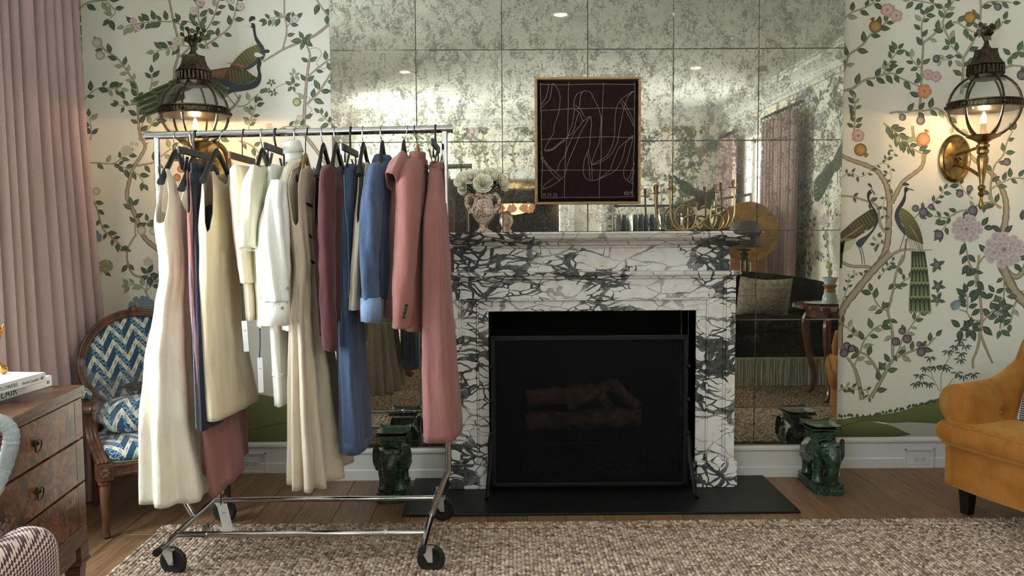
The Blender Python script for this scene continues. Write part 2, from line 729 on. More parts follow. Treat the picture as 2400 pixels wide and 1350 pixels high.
def curtain(label, X, sgn, y0, y1, ztop, folds, flare=0.0, gather=None, amp=0.05, group=None):
    """pleated drape hanging from a rod, y0..y1 along the wall"""
    root = thing('curtain', label, 'curtain', (X + sgn * 0.16, (y0 + y1) / 2, 0.0), 0, group)
    rnd = random.Random(int(y0 * 100) + folds)
    ph_ = [rnd.uniform(-0.9, 0.9) for _ in range(folds + 2)]
    wd = [rnd.uniform(0.6, 1.4) for _ in range(folds + 1)]
    cum = [0]
    for w in wd[:folds]:
        cum.append(cum[-1] + w)
    tot = cum[-1]
    cum = [c / tot for c in cum]

    def fn(u, v):
        z = 0.012 + (ztop - 0.012) * (1 - v)
        # u -> fold phase
        i = max(0, min(folds - 1, sum(1 for c in cum if c <= u) - 1))
        loc = (u - cum[i]) / max(1e-6, cum[i + 1] - cum[i])
        q = 2 * PI * loc
        a = amp * (0.75 + 0.3 * ph_[i]) * (0.85 + 0.25 * v)
        x = X + sgn * (0.16 + a * math.cos(q) + 0.006 * math.sin(3 * v + 5 * u))
        fl = 1.0
        if gather:
            fl = interp(gather, v)
        y = y0 + (y1 - y0) * fl * u + flare * v * u + 0.012 * math.sin(2 * q) * (1 - 0.4 * v)
        return Vector((x, y, z))
    m_ = MB()
    m_.grid(fn, folds * 14, 26)
    m_.build('drape', M['curtain'], root, smooth=180, solid=0.004)
    h_ = MB()
    yy = y0
    m2 = MB()
    m2.tube([(X + sgn * 0.16, y0 - 0.1, ztop + 0.05), (X + sgn * 0.16, y1 + 0.12, ztop + 0.05)], 0.017, 10)
    m2.build('rod', M['black_iron'], root)
    for i in range(folds):
        r_ = MB()
        yy = y0 + (y1 - y0) * (cum[i] + cum[i + 1]) / 2
        r_.tube([(X + sgn * 0.16 + 0.026 * math.cos(q), yy, ztop + 0.043 + 0.026 * math.sin(q)) for q in [2 * PI * k_ / 12 for k_ in range(12)]], 0.004, 6, closed=True)
        r_.build('ring', M['black_iron'], root)
    return root


curtain('dusty mauve floor-length curtain beside the blue oval-backed armchair', XL, 1, 3.42, 4.36, 3.0, 11, gather=[(0, 0.97), (0.35, 1.0), (0.72, 1.09), (0.78, 1.12), (1, 1.06)], amp=0.062)
curtain('mauve curtain reflected on the near side of the bright window, above the dark sofa', XR, -1, -1.05, 0.12, 2.78, 11, group='curtains reflected in the mirror')
curtain('narrow mauve curtain reflected in the far corner, left of the bright window', XR, -1, -3.10, -2.35, 2.78, 8, group='curtains reflected in the mirror')
curtain('mauve curtain reflected above the rack rail at the left of the mirror', XL, 1, -1.85, -1.25, 2.78, 7, group='curtains reflected in the mirror')

# ---- recessed ceiling lights
M['lamp_glow'] = emit('warm_lamp_lens', (255, 238, 205), 14.0)


def ceiling_light(x, y, z, label):
    t_ = thing('ceiling_light', label, 'light', (x, y, z), 0, 'recessed ceiling lights')
    m_ = MB()
    m_.lathe([(0.055, -0.002), (0.075, -0.008), (0.08, -0.004), (0.08, 0.0)], (x, y, z), 20, caps=False)
    m_.build('trim_ring', M['white_paint'], t_)
    m_ = MB()
    m_.lathe([(0.056, -0.0025), (0.0001, -0.0025)], (x, y, z), 20, caps=False)
    m_.build('lens', M['lamp_glow'], t_)
    downlight(x, y, z - 0.03, 26)


ceiling_light(0.47, 2.23, HC, 'round recessed ceiling light reflected topmost in the mirror, above the picture')
ceiling_light(-1.14, -0.17, HC, 'round recessed ceiling light reflected left of the picture, above the rack rail')
ceiling_light(2.14, -0.02, HC, 'round recessed ceiling light reflected right of the picture')

# ---- doorway and panelled lobby seen in the mirror
M['dark_wood'] = plain('dark_panel_wood', (52, 26, 20), 0.4, rgb2=(30, 15, 12), scale=5, stretch=(4, 4, 0.5))
k += 1
m_ = MB()
for (x0, x1, z0, z1) in ((DX0 - 0.13, DX0, 0, DZ + 0.13), (DX1, DX1 + 0.13, 0, DZ + 0.13), (DX0, DX1, DZ, DZ + 0.13)):
    m_.b2((x0, YB, z0), (x1, YB + 0.03, z1))
struct(m_.build('trim_%d' % k, M['white_paint'], smooth=0, bevel=0.005))
YP = -8.4
m_ = MB()
m_.b2((DX0 - 0.1, YP, 0), (DX0, YB - 0.2, DZ))
struct(m_.build('wall_lobby_left', M['dark_wood'], smooth=0))
m_ = MB()
m_.b2((DX1, YP, 0), (DX1 + 0.1, YB - 0.2, DZ))
struct(m_.build('wall_lobby_right', M['dark_wood'], smooth=0))
m_ = MB()
m_.b2((DX0 - 0.1, YP, DZ), (DX1 + 0.1, YB - 0.2, DZ + 0.1))
struct(m_.build('ceiling_lobby', M['white_paint'], smooth=0))
m_ = MB()
m_.b2((DX0 - 0.1, YP - 0.1, 0), (DX1 + 0.1, YP, DZ))
we = struct(m_.build('wall_lobby_end', M['white_paint'], smooth=0))
for i in range(4):
    m_ = MB()
    x0 = DX0 + (DX1 - DX0) * i / 4
    x1 = DX0 + (DX1 - DX0) * (i + 1) / 4
    m_.b2((x0 + 0.005, YP, 0.0), (x1 - 0.005, YP + 0.04, 2.1))
    for (z0, z1) in ((0.2, 0.9), (1.05, 1.95)):
        for (a, b, c, d) in ((x0 + 0.09, x1 - 0.09, z0, z0 + 0.03), (x0 + 0.09, x1 - 0.09, z1 - 0.03, z1), (x0 + 0.09, x0 + 0.12, z0, z1), (x1 - 0.12, x1 - 0.09, z0, z1)):
            m_.b2((a, YP + 0.04, c), (b, YP + 0.06, d))
    struct(m_.build('door_%d' % (i + 1), M['dark_wood'], smooth=0))

# antiqued glass pier beside the doorway
k += 1
m_ = MB()
for x0 in (DX1 + 0.13, 1.44):
    m_.b2((x0 + 0.0, YB, 0), (x0 + 0.09, YB + 0.04, DZ + 0.13))
struct(m_.build('trim_%d' % k, M['white_paint'], smooth=0, bevel=0.005))


def vent(x0, x1, z0, z1, label):
    t_ = thing('vent_grille', label, 'vent', ((x0 + x1) / 2, YB, z0), 0)
    m_ = MB()
    for (a, b, c, d) in ((x0, x1, z0, z0 + 0.02), (x0, x1, z1 - 0.02, z1), (x0, x0 + 0.02, z0, z1), (x1 - 0.02, x1, z0, z1)):
        m_.b2((a, YB, c), (b, YB + 0.015, d))
    m_.build('frame', M['ceiling_paint'], t_, smooth=0)
    m_ = MB()
    n = 9
    for i in range(n):
        z = z0 + 0.02 + (z1 - z0 - 0.04) * (i + 0.5) / n
        m_.box(((x0 + x1) / 2, YB + 0.008, z), (x1 - x0 - 0.04, 0.010, 0.007))
    o_ = m_.build('slats', plain('vent_slats', (120, 118, 105), 0.6), t_, smooth=0)
    o_['kind'] = 'stuff'


vent(3.02, 3.36, 2.62, 2.80, 'pale air vent grille reflected below the cornice beside the narrow curtain')
vent(-2.22, -1.98, 2.58, 2.76, 'small air vent grille reflected behind the hangers at the left')


# ---- wall sockets on the skirting
def socket(px, py, label):
    c = PY(px, py, YW - 0.016)
    t_ = thing('wall_socket', label, 'socket', c, 0)
    w, h = 0.125, 0.085
    m_ = MB()
    for (a, b, d, e) in ((-w - .03, w + .03 - 0.13, h - 0.012, h), ):
        pass
    # raised surround
    for (a, b, d, e) in ((-0.088, 0.088, 0.052, 0.064), (-0.088, 0.088, -0.056, -0.046), (-0.088, -0.078, -0.056, 0.064), (0.078, 0.088, -0.056, 0.064)):
        m_.b2((c.x + a, c.y - 0.010, c.z + d), (c.x + b, c.y, c.z + e))
    m_.build('surround', M['white_paint'], t_, smooth=0, bevel=0.002)
    m_ = MB()
    m_.b2((c.x - 0.060, c.y - 0.008, c.z - 0.037), (c.x + 0.060, c.y, c.z + 0.037))
    m_.build('plate', M['white_paint'], t_, smooth=0, bevel=0.004)
    dk = plain('socket_slot', (60, 58, 55), 0.6)
    for s_ in (-1, 1):
        m_ = MB()
        cx = c.x + s_ * 0.021
        m_.b2((cx - 0.017, c.y - 0.010, c.z - 0.013), (cx + 0.017, c.y - 0.006, c.z + 0.013))
        o_ = m_.build('outlet', M['white_paint'], t_, smooth=0, bevel=0.003)
        m_ = MB()
        for dz in (-0.006, 0.006):
            m_.b2((cx - 0.006, c.y - 0.0112, c.z + dz - 0.0012), (cx + 0.003, c.y - 0.0095, c.z + dz + 0.0012))
        m_.box((cx + 0.009, c.y - 0.0105, c.z), (0.004, 0.002, 0.004))
        m_.build('slot', dk, o_, smooth=0)


socket(590, 1085, 'white wall socket in the skirting beside the hanging dusty pink dress hem')
socket(2154, 1075, 'white wall socket in the skirting between elephant stool and mustard chair')
# ================================================================== PAINTED WALLPAPER (flat print on the walls)
M['print'] = vcol('wallpaper_print', 0.6)


def mixc(a, b, t):
    return tuple(x + (y - x) * t for x, y in zip(a, b))


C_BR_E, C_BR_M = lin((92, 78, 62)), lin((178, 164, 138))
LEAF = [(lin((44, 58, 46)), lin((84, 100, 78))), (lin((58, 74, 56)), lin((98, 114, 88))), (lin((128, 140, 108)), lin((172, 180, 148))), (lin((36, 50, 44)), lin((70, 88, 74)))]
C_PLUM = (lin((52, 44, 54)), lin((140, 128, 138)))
C_POM = (lin((118, 84, 40)), lin((196, 158, 92)))
C_POM2 = (lin((176, 96, 58)), lin((232, 168, 120)))
C_PINK = (lin((158, 108, 112)), lin((222, 190, 186)))
C_PEON = (lin((120, 92, 110)), lin((232, 218, 216)))
C_PALE = (lin((170, 156, 138)), lin((224, 214, 196)))
C_BLUE = (lin((88, 104, 122)), lin((150, 166, 178)))
C_OLIV = (lin((120, 116, 88)), lin((186, 180, 150)))


class Paint:
    """draws flat shapes on a wall; fn(x, y, lift) -> point on the wall"""

    def __init__(s, fn, seed=1):
        s.fn = fn
        s.br, s.lf, s.fl, s.bd = MB(), MB(), MB(), MB()
        s.r = random.Random(seed)

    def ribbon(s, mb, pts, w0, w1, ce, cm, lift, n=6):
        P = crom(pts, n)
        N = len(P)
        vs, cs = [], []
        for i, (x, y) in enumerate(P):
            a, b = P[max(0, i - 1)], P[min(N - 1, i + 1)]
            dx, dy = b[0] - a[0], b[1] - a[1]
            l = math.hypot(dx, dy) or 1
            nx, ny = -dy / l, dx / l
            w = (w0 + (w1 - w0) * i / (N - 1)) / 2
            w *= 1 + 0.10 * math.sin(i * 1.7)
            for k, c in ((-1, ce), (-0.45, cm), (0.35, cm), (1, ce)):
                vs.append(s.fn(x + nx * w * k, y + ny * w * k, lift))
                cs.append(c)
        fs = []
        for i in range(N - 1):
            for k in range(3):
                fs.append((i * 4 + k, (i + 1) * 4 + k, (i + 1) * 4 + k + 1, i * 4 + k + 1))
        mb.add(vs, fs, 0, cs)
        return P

    def branch(s, pts, w0, w1=None, leaves=0.0, kind=None, L=30, both=True, end=True):
        w1 = w0 * 0.6 if w1 is None else w1
        P = s.ribbon(s.br, pts, w0, w1, C_BR_E, C_BR_M, 0.0006 + s.r.random() * 0.0004)
        if leaves:
            acc, side = leaves * 0.4, 1
            for a, b in zip(P, P[1:]):
                d = math.hypot(b[0] - a[0], b[1] - a[1])
                acc += d
                if acc >= leaves:
                    acc -= leaves
                    ang = math.atan2(b[1] - a[1], b[0] - a[0])
                    for sd in ((side, -side) if both and s.r.random() < 0.35 else (side,)):
                        s.leaf(b[0], b[1], ang + sd * s.r.uniform(0.6, 1.15), L * s.r.uniform(0.75, 1.15), kind)
                    side = -side
            if end:
                a, b = P[-2], P[-1]
                s.leaf(b[0], b[1], math.atan2(b[1] - a[1], b[0] - a[0]), L * 0.9, kind)
        return P

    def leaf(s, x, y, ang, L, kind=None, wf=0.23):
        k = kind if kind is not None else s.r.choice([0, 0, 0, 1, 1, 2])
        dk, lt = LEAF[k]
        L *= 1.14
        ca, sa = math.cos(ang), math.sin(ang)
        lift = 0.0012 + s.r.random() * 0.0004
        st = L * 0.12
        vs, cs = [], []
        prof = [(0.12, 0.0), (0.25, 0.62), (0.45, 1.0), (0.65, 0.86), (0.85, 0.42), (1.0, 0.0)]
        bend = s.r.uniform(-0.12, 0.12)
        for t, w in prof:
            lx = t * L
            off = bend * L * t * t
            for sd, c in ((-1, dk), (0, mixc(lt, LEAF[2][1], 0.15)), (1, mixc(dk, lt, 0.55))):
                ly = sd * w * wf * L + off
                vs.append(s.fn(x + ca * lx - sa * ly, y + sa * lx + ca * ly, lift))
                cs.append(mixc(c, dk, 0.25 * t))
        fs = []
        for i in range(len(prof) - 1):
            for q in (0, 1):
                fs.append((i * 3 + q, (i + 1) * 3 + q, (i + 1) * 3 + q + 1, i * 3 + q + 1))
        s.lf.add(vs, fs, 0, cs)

    def spray(s, x, y, n, L, a0=None, kind=None, spread=2 * PI):
        a0 = s.r.uniform(0, 6.28) if a0 is None else a0
        for i in range(n):
            s.leaf(x, y, a0 + spread * (i / n - 0.5 * (spread < 6)) + s.r.uniform(-0.15, 0.15), L * s.r.uniform(0.8, 1.1), kind)

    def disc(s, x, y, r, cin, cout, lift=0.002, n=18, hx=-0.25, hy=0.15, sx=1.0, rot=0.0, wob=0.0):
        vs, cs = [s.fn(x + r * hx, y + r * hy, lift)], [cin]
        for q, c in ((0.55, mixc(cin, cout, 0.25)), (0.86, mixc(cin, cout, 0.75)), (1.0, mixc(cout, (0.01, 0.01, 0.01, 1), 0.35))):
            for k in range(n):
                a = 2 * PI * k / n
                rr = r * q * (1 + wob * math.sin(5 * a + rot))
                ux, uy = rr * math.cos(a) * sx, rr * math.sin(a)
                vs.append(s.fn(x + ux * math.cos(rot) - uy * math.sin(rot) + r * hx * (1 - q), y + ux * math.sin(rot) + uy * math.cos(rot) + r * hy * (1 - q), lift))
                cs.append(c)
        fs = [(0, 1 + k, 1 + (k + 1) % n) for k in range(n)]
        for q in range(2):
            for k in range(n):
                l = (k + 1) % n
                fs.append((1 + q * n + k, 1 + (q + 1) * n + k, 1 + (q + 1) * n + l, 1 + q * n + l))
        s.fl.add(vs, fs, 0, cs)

    def plum(s, x, y, r):
        s.disc(x, y, r, C_PLUM[1], C_PLUM[0], wob=0.02)

    def pom(s, x, y, r, ang, cs=C_POM):
        for d in (-0.5, -0.17, 0.17, 0.5):
            s.petal(x + math.cos(ang) * r * 0.9, y + math.sin(ang) * r * 0.9, ang + d, r * 0.62, r * 0.16, cs[1], cs[0], 0.0019)
        s.disc(x, y, r, cs[1], cs[0], hx=0.2, hy=0.1)

    def petal(s, x, y, ang, L, w, cin, cout, lift, pw=2.0):
        ca, sa = math.cos(ang), math.sin(ang)
        prof = [(0, 0.25), (0.4, 0.9), (0.7, 1.0), (0.92, 0.7), (1.0, 0.25)]
        vs, cs = [], []
        for t, k in prof:
            for sd in (-1, 0, 1):
                lx, ly = t * L, sd * k * w
                vs.append(s.fn(x + ca * lx - sa * ly, y + sa * lx + ca * ly, lift))
                cs.append(mixc(cin, cout, (t ** pw) * (0.9 if sd else 0.6)))
        fs = []
        for i in range(4):
            for q in (0, 1):
                fs.append((i * 3 + q, (i + 1) * 3 + q, (i + 1) * 3 + q + 1, i * 3 + q + 1))
        s.fl.add(vs, fs, 0, cs)

    def flower(s, x, y, r, cs=C_PINK, n=5):
        a0 = s.r.uniform(0, 6)
        for k in range(n):
            a = a0 + 2 * PI * k / n
            s.petal(x, y, a, r, r * 0.5, cs[1], cs[0], 0.0018 + 0.00004 * k)
        s.disc(x, y, r * 0.26, cs[1], cs[0], 0.0022)
        s.disc(x, y, r * 0.10, cs[0], mixc(cs[0], (0, 0, 0, 1), 0.5), 0.0024)

    def peony(s, x, y, r, cs=C_PEON):
        lift = 0.0017
        for ring, n, rr in ((1.0, 11, 0.42), (0.74, 9, 0.38), (0.5, 7, 0.32), (0.26, 5, 0.26)):
            for k in range(n):
                a = 2 * PI * k / n + ring * 3 + s.r.uniform(-0.12, 0.12)
                lift += 0.000012
                bx, by = x + math.cos(a) * r * (ring - rr), y + math.sin(a) * r * (ring - rr) * 0.82
                # each petal: dark base, pale frilled rim
                s.petal(bx, by, a + s.r.uniform(-0.25, 0.25), r * rr * s.r.uniform(0.9, 1.15), r * rr * 0.55, cs[0], cs[1], lift, 0.45)

    def poly(s, pts, fc, lift, sm=True, n=5):
        P = crom(pts, n, True) if sm else pts
        tri = tessellate_polygon([[Vector((p[0], p[1], 0)) for p in P]])
        s.bd.add([s.fn(p[0], p[1], lift) for p in P], [tuple(t) for t in tri], 0, [fc(p[0], p[1]) if callable(fc) else fc for p in P])

    def stroke(s, pts, w0, w1, c, lift, c2=None):
        s.ribbon(s.bd, pts, w0, w1, c, c2 or c, lift)

    def scales(s, x0, y0, ux, uy, nu, vx, vy, nv, r, c, lift, taper=0.0):
        for i in range(nu):
            for j in range(nv):
                a = (j - (nv - 1) / 2) * (1 - taper * i / nu) + (0.5 if i % 2 else 0)
                x, y = x0 + ux * i + vx * a, y0 + uy * i + vy * a
                th = math.atan2(uy, ux)
                s.stroke([(x + r * math.cos(th + q), y + r * math.sin(th + q)) for q in (-1.2, 0, 1.2)], r * 0.22, r * 0.22, c, lift)

    def finish(s, parent):
        for nm, m_ in (('painted_branches', s.br), ('painted_leaves', s.lf), ('painted_blossoms', s.fl), ('painted_birds', s.bd)):
            if m_.v:
                o = m_.build(nm, M['print'], parent, smooth=0, world=False)
                if nm != 'painted_birds':
                    o['kind'] = 'stuff'


def Tr(ox, oy, sc):
    return lambda pts: [(ox + x / sc, oy + y / sc) for x, y in pts]


def wall_fn(px, py, lift):
    return PY(px, py, YW - lift)


pt = Paint(wall_fn, 3)
A, B, Cc = Tr(1960, 0, 4.0909), Tr(1960, 300, 4.0909), Tr(1960, 600, 4.0909)
D, E, F_ = Tr(180, 0, 4.0909), Tr(460, 0, 4.0909), Tr(180, 300, 2.936)


def q1(T, x, y):
    return T([(x, y)])[0]


# -------- right of the mirror, upper
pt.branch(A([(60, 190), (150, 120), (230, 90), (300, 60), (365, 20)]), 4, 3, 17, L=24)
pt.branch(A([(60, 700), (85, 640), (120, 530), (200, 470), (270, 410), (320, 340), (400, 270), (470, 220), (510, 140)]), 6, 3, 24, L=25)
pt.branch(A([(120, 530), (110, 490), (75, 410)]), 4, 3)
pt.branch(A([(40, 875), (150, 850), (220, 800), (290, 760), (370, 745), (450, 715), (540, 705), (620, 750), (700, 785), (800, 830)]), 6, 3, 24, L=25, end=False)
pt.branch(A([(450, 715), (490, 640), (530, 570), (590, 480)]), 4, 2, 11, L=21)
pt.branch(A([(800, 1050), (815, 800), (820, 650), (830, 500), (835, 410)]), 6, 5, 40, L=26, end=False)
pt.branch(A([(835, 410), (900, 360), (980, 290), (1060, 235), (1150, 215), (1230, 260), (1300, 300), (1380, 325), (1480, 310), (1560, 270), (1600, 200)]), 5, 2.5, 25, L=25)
pt.branch(A([(835, 410), (820, 350), (820, 230), (850, 150)]), 4, 3, 18, L=23)
pt.branch(A([(820, 660), (760, 610), (710, 550)]), 3, 2, 12, L=20)
pt.branch(A([(1200, 900), (1215, 700), (1215, 560), (1160, 500), (1100, 440)]), 7, 3, 22, L=22)
pt.branch(A([(1150, 415), (1100, 400), (1050, 310), (1020, 230), (1040, 130), (1010, 50), (960, 40), (820, 15), (720, 0)]), 5, 3, 26, L=24)
pt.branch(A([(1215, 560), (1260, 490), (1330, 360), (1380, 200), (1390, 80), (1460, 20), (1580, 15), (1680, 25)]), 6, 2.5, 27, L=22)
pt.branch(A([(1160, 520), (1100, 560), (1000, 580)]), 3, 2, 11, L=19)
pt.branch(A([(1040, 130), (1090, 60), (1130, 0)]), 4, 3, 14, L=22)
pt.branch(A([(1390, 80), (1380, -10)]), 5, 4)
pt.branch(A([(1480, 715), (1550, 690), (1680, 630), (1830, 645)]), 5, 4, 28, L=22)
pt.branch(A([(1680, 630), (1690, 520), (1820, 490)]), 4, 2, 13, L=28)
pt.branch(A([(510, 1085), (600, 1070), (660, 1075), (750, 1060), (850, 1060), (960, 1040), (1040, 1090), (1090, 1190), (1180, 1240)]), 5, 3, 25, L=24)
pt.branch(A([(160, 1345), (175, 1200), (180, 1050), (175, 970)]), 4, 2.5, 15, L=18)
pt.branch(A([(450, 1180), (560, 1260), (640, 1345)]), 4, 3, 12, L=22)
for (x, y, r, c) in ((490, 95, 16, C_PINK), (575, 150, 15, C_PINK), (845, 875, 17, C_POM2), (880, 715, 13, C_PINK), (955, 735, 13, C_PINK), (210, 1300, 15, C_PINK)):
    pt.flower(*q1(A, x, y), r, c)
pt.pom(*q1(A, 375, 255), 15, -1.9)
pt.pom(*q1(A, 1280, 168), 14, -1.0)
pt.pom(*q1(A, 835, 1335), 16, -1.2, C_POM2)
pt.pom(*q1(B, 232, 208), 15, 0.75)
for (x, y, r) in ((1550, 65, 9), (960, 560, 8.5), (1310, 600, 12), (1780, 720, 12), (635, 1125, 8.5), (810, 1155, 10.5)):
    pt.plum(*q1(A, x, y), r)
# -------- right, middle
pt.branch(B([(40, 260), (150, 310), (280, 355), (390, 410), (445, 480), (485, 560), (510, 700)]), 9, 15)
pt.branch(B([(515, 640), (505, 850), (500, 1000), (480, 1150), (430, 1270), (350, 1370)]), 14, 17)
pt.branch(B([(530, 720), (560, 660), (640, 520), (740, 440), (820, 370), (845, 270), (840, 220), (790, 150), (745, 90), (730, -20)]), 12, 6)
pt.branch(B([(50, 650), (160, 660), (260, 690), (370, 730), (405, 790), (410, 880), (440, 960), (490, 1010)]), 4, 7, 40, L=18, end=False)
pt.branch(B([(490, 1240), (600, 1180), (680, 1165), (800, 1170), (920, 1170)]), 8, 2)
pt.branch(B([(670, 1060), (660, 1180), (640, 1270), (580, 1345)]), 4, 5)
pt.branch(B([(40, 1280), (150, 1325), (300, 1330), (350, 1350)]), 7, 8)
pt.branch(B([(1250, 220), (1340, 320), (1450, 400), (1540, 500), (1610, 640), (1630, 760), (1620, 900), (1590, 1050)]), 8, 18)
pt.branch(B([(1580, 770), (1500, 700), (1480, 600), (1490, 480), (1520, 360), (1600, 260), (1640, 130), (1690, 30)]), 6, 3, 26, L=22)
pt.branch(B([(1490, 580), (1600, 520), (1700, 480), (1830, 490)]), 4, 3, 18, L=24)
pt.branch(B([(1560, 760), (1490, 715), (1390, 730), (1280, 780), (1180, 800), (1080, 855), (1020, 860), (940, 845)]), 5, 3, 22, L=22)
pt.branch(B([(1080, 855), (1050, 930), (990, 1010)]), 3, 2, 14, L=22)
pt.branch(B([(1310, 680), (1240, 620), (1200, 560), (1150, 510)]), 3, 2, 16, L=22)
pt.branch(B([(745, 865), (830, 790), (920, 730), (1000, 640), (1030, 595)]), 3, 2, 16, L=18)
pt.branch(B([(1220, 1050), (1250, 1180), (1290, 1345)]), 4, 4, 24, L=28, kind=3, end=False)
pt.branch(B([(1350, 1345), (1400, 1250), (1470, 1205)]), 4, 4)
pt.branch(B([(470, -20), (560, 40), (640, 120), (720, 190), (830, 250)]), 3, 4, 12, L=24, end=False)
pt.branch(B([(60, 470), (120, 430), (170, 440), (230, 470), (310, 430), (360, 370), (440, 340), (510, 360), (520, 420), (490, 440)]), 1.6, 1.2, 14, L=12)
pt.branch(B([(530, 430), (520, 520), (500, 600), (460, 700), (450, 800), (480, 900)]), 1.4, 1.2, 22, L=14)
pt.branch(B([(470, 330), (500, 280), (560, 240), (540, 200)]), 1.5, 1, 10, L=14)
pt.branch(B([(470, 1130), (420, 1100), (380, 1120), (400, 1050)]), 1.4, 1, 9, L=14)
pt.branch(B([(500, 1340), (540, 1250), (510, 1180)]), 1.4, 1.2)
pt.peony(*q1(B, 1250, 970), 37)
pt.peony(*q1(B, 1610, 1165), 48)
for (x, y, r) in ((760, 770, 8.5), (835, 805, 11), (910, 755, 7), (1185, 630, 9), (1280, 580, 8), (1310, 790, 11.5), (985, 1025, 11), (1637, 325, 9.5)):
    pt.plum(*q1(B, x, y), r)
for (x, y, a) in ((1390, 950, -1.0), (1400, 960, -0.1), (1450, 1200, -2.4), (1740, 1200, -0.6), (1730, 1240, 0.1), (1700, 1290, 0.9), (1590, 1000, -2.6), (1600, 1010, -0.6), (1780, 900, -1.5), (1240, 1090, 1.9)):
    pt.leaf(*q1(B, x, y), a, 26, 3)
pt.flower(*q1(B, 215, 75), 13, C_PINK)
# -------- right, lower
pt.branch(Cc([(520, -30), (400, 90), (300, 200), (180, 350), (80, 480), (40, 600), (25, 900)]), 18, 17)
pt.branch(Cc([(640, -10), (600, 80), (570, 180), (550, 300), (520, 440), (495, 530), (520, 640), (540, 760), (540, 970)]), 5, 7, 42, L=22, end=False)
pt.branch(Cc([(495, 530), (420, 490), (370, 420), (345, 350)]), 4, 3, 15, L=24)
pt.branch(Cc([(560, 320), (620, 260), (705, 205)]), 3, 2.5, 16, L=18, end=False)
pt.branch(Cc([(330, 1360), (420, 1210), (500, 1060), (560, 980), (680, 930), (780, 890), (870, 860), (950, 780)]), 10, 3, 26, L=24)
pt.branch(Cc([(550, 980), (600, 900), (640, 780), (700, 700), (760, 610), (800, 565)]), 4, 3, 18, L=19)
pt.branch(Cc([(250, 1380), (200, 1150), (160, 1050), (100, 970)]), 11, 5)
pt.branch(Cc([(430, 1170), (380, 1070), (310, 970), (250, 930), (170, 915)]), 7, 4, 22, L=24)
pt.branch(Cc([(170, 1060), (220, 940), (260, 830), (300, 770), (360, 700), (430, 660)]), 4, 3, 17, L=25)
pt.branch(Cc([(290, 790), (200, 770), (120, 700), (10, 610)]), 3, 3, 17, L=22)
pt.branch(Cc([(20, 1300), (100, 1260), (200, 1280), (290, 1290), (310, 1345)]), 2.5, 2, 12, L=15)
pt.branch(Cc([(60, 430), (110, 300), (120, 220), (200, 160), (280, 165)]), 2, 1.2, 12, L=12)
pt.branch(Cc([(410, 150), (440, 180), (490, 100), (530, 50)]), 1.6, 1.2, 9, L=13)
pt.branch(Cc([(1370, -10), (1355, 180), (1380, 400), (1395, 600), (1375, 770)]), 5, 8, 46, L=28, kind=3, end=False)
pt.branch(Cc([(1380, 760), (1350, 900), (1310, 1000), (1315, 1080)]), 7, 5)
pt.branch(Cc([(1385, 760), (1440, 900), (1500, 1030)]), 7, 5)
pt.branch(Cc([(1250, 20), (1330, 180), (1340, 300)]), 4, 4, 20, L=26, kind=3, end=False)
pt.branch(Cc([(1380, 620), (1300, 610), (1250, 540), (1180, 515)]), 4, 3)
pt.branch(Cc([(1250, 540), (1260, 450), (1250, 370)]), 3, 3, 12, L=28, kind=3)
pt.branch(Cc([(1400, 640), (1480, 540), (1570, 500)]), 4, 3, 20, L=25)
pt.branch(Cc([(1590, 90), (1700, 320), (1850, 490)]), 22, 24)
pt.branch(Cc([(1640, 150), (1740, 200), (1830, 80)]), 12, 14)
pt.branch(Cc([(1600, 130), (1610, 300), (1600, 450), (1570, 700)]), 4, 4, 24, L=24)
pt.branch(Cc([(1790, 330), (1710, 470), (1670, 640)]), 4, 5, 26, L=24)
pt.spray(*q1(Cc, 1290, 690), 7, 27, kind=3)
pt.spray(*q1(Cc, 1200, 690), 3, 30, kind=3)
pt.spray(*q1(Cc, 1590, 520), 6, 28, kind=3)
pt.spray(*q1(Cc, 1520, 360), 4, 24, kind=3)
pt.petal(*q1(Cc, 1170, 510), -2.4, 22, 9, C_BLUE[1], C_BLUE[0], 0.0018)
pt.petal(*q1(Cc, 1170, 510), -1.8, 22, 9, C_BLUE[1], C_BLUE[0], 0.0019)
pt.petal(*q1(Cc, 1170, 500), -2.9, 16, 8, C_BLUE[1], C_BLUE[0], 0.0020)
for (x, y, r) in ((965, 85, 9), (975, 290, 8), (970, 420, 7), (630, 720, 8.5), (570, 820, 10.5), (680, 795, 11), (795, 845, 7), (815, 920, 11), (100, 860, 9), (148, 885, 9), (75, 930, 10.5)):
    pt.plum(*q1(Cc, x, y), r)
for (x, y) in ((965, 85), (975, 290), (970, 420)):
    pt.spray(*q1(Cc, x, y), 5, 17)
# bamboo
for pts in ([(995, 1300), (920, 1150), (895, 970)], [(1005, 1290), (1010, 1130), (1080, 980), (1150, 880), (1180, 800)], [(1050, 1270), (1120, 1180), (1190, 1105)], [(920, 1180), (860, 1140), (800, 1170)]):
    pt.branch(Cc(pts), 2, 1.4)
for (x, y) in ((800, 1130), (760, 1210), (820, 1200), (890, 1210), (900, 960), (860, 1060), (950, 1050), (1020, 1040), (1060, 1060), (1070, 900), (1140, 850), (1190, 800), (1240, 850), (1200, 920), (1190, 980), (1160, 1110), (1220, 1140), (1315, 1120)):
    for k in range(5):
        pt.leaf(*q1(Cc, x, y), 1.5 + (k - 2) * 0.62 + pt.r.uniform(-0.2, 0.2), 15, 3, 0.11)


# painted ground
C_G0, C_G1, C_GD = lin((118, 122, 66)), lin((92, 98, 50)), lin((58, 64, 38))


def ground(poly, c0, c1, lift):
    ys = [p[1] for p in poly]
    a, b = min(ys), max(ys)
    pt.poly(poly, lambda x, y: mixc(c0, c1, (y - a) / (b - a)), lift)


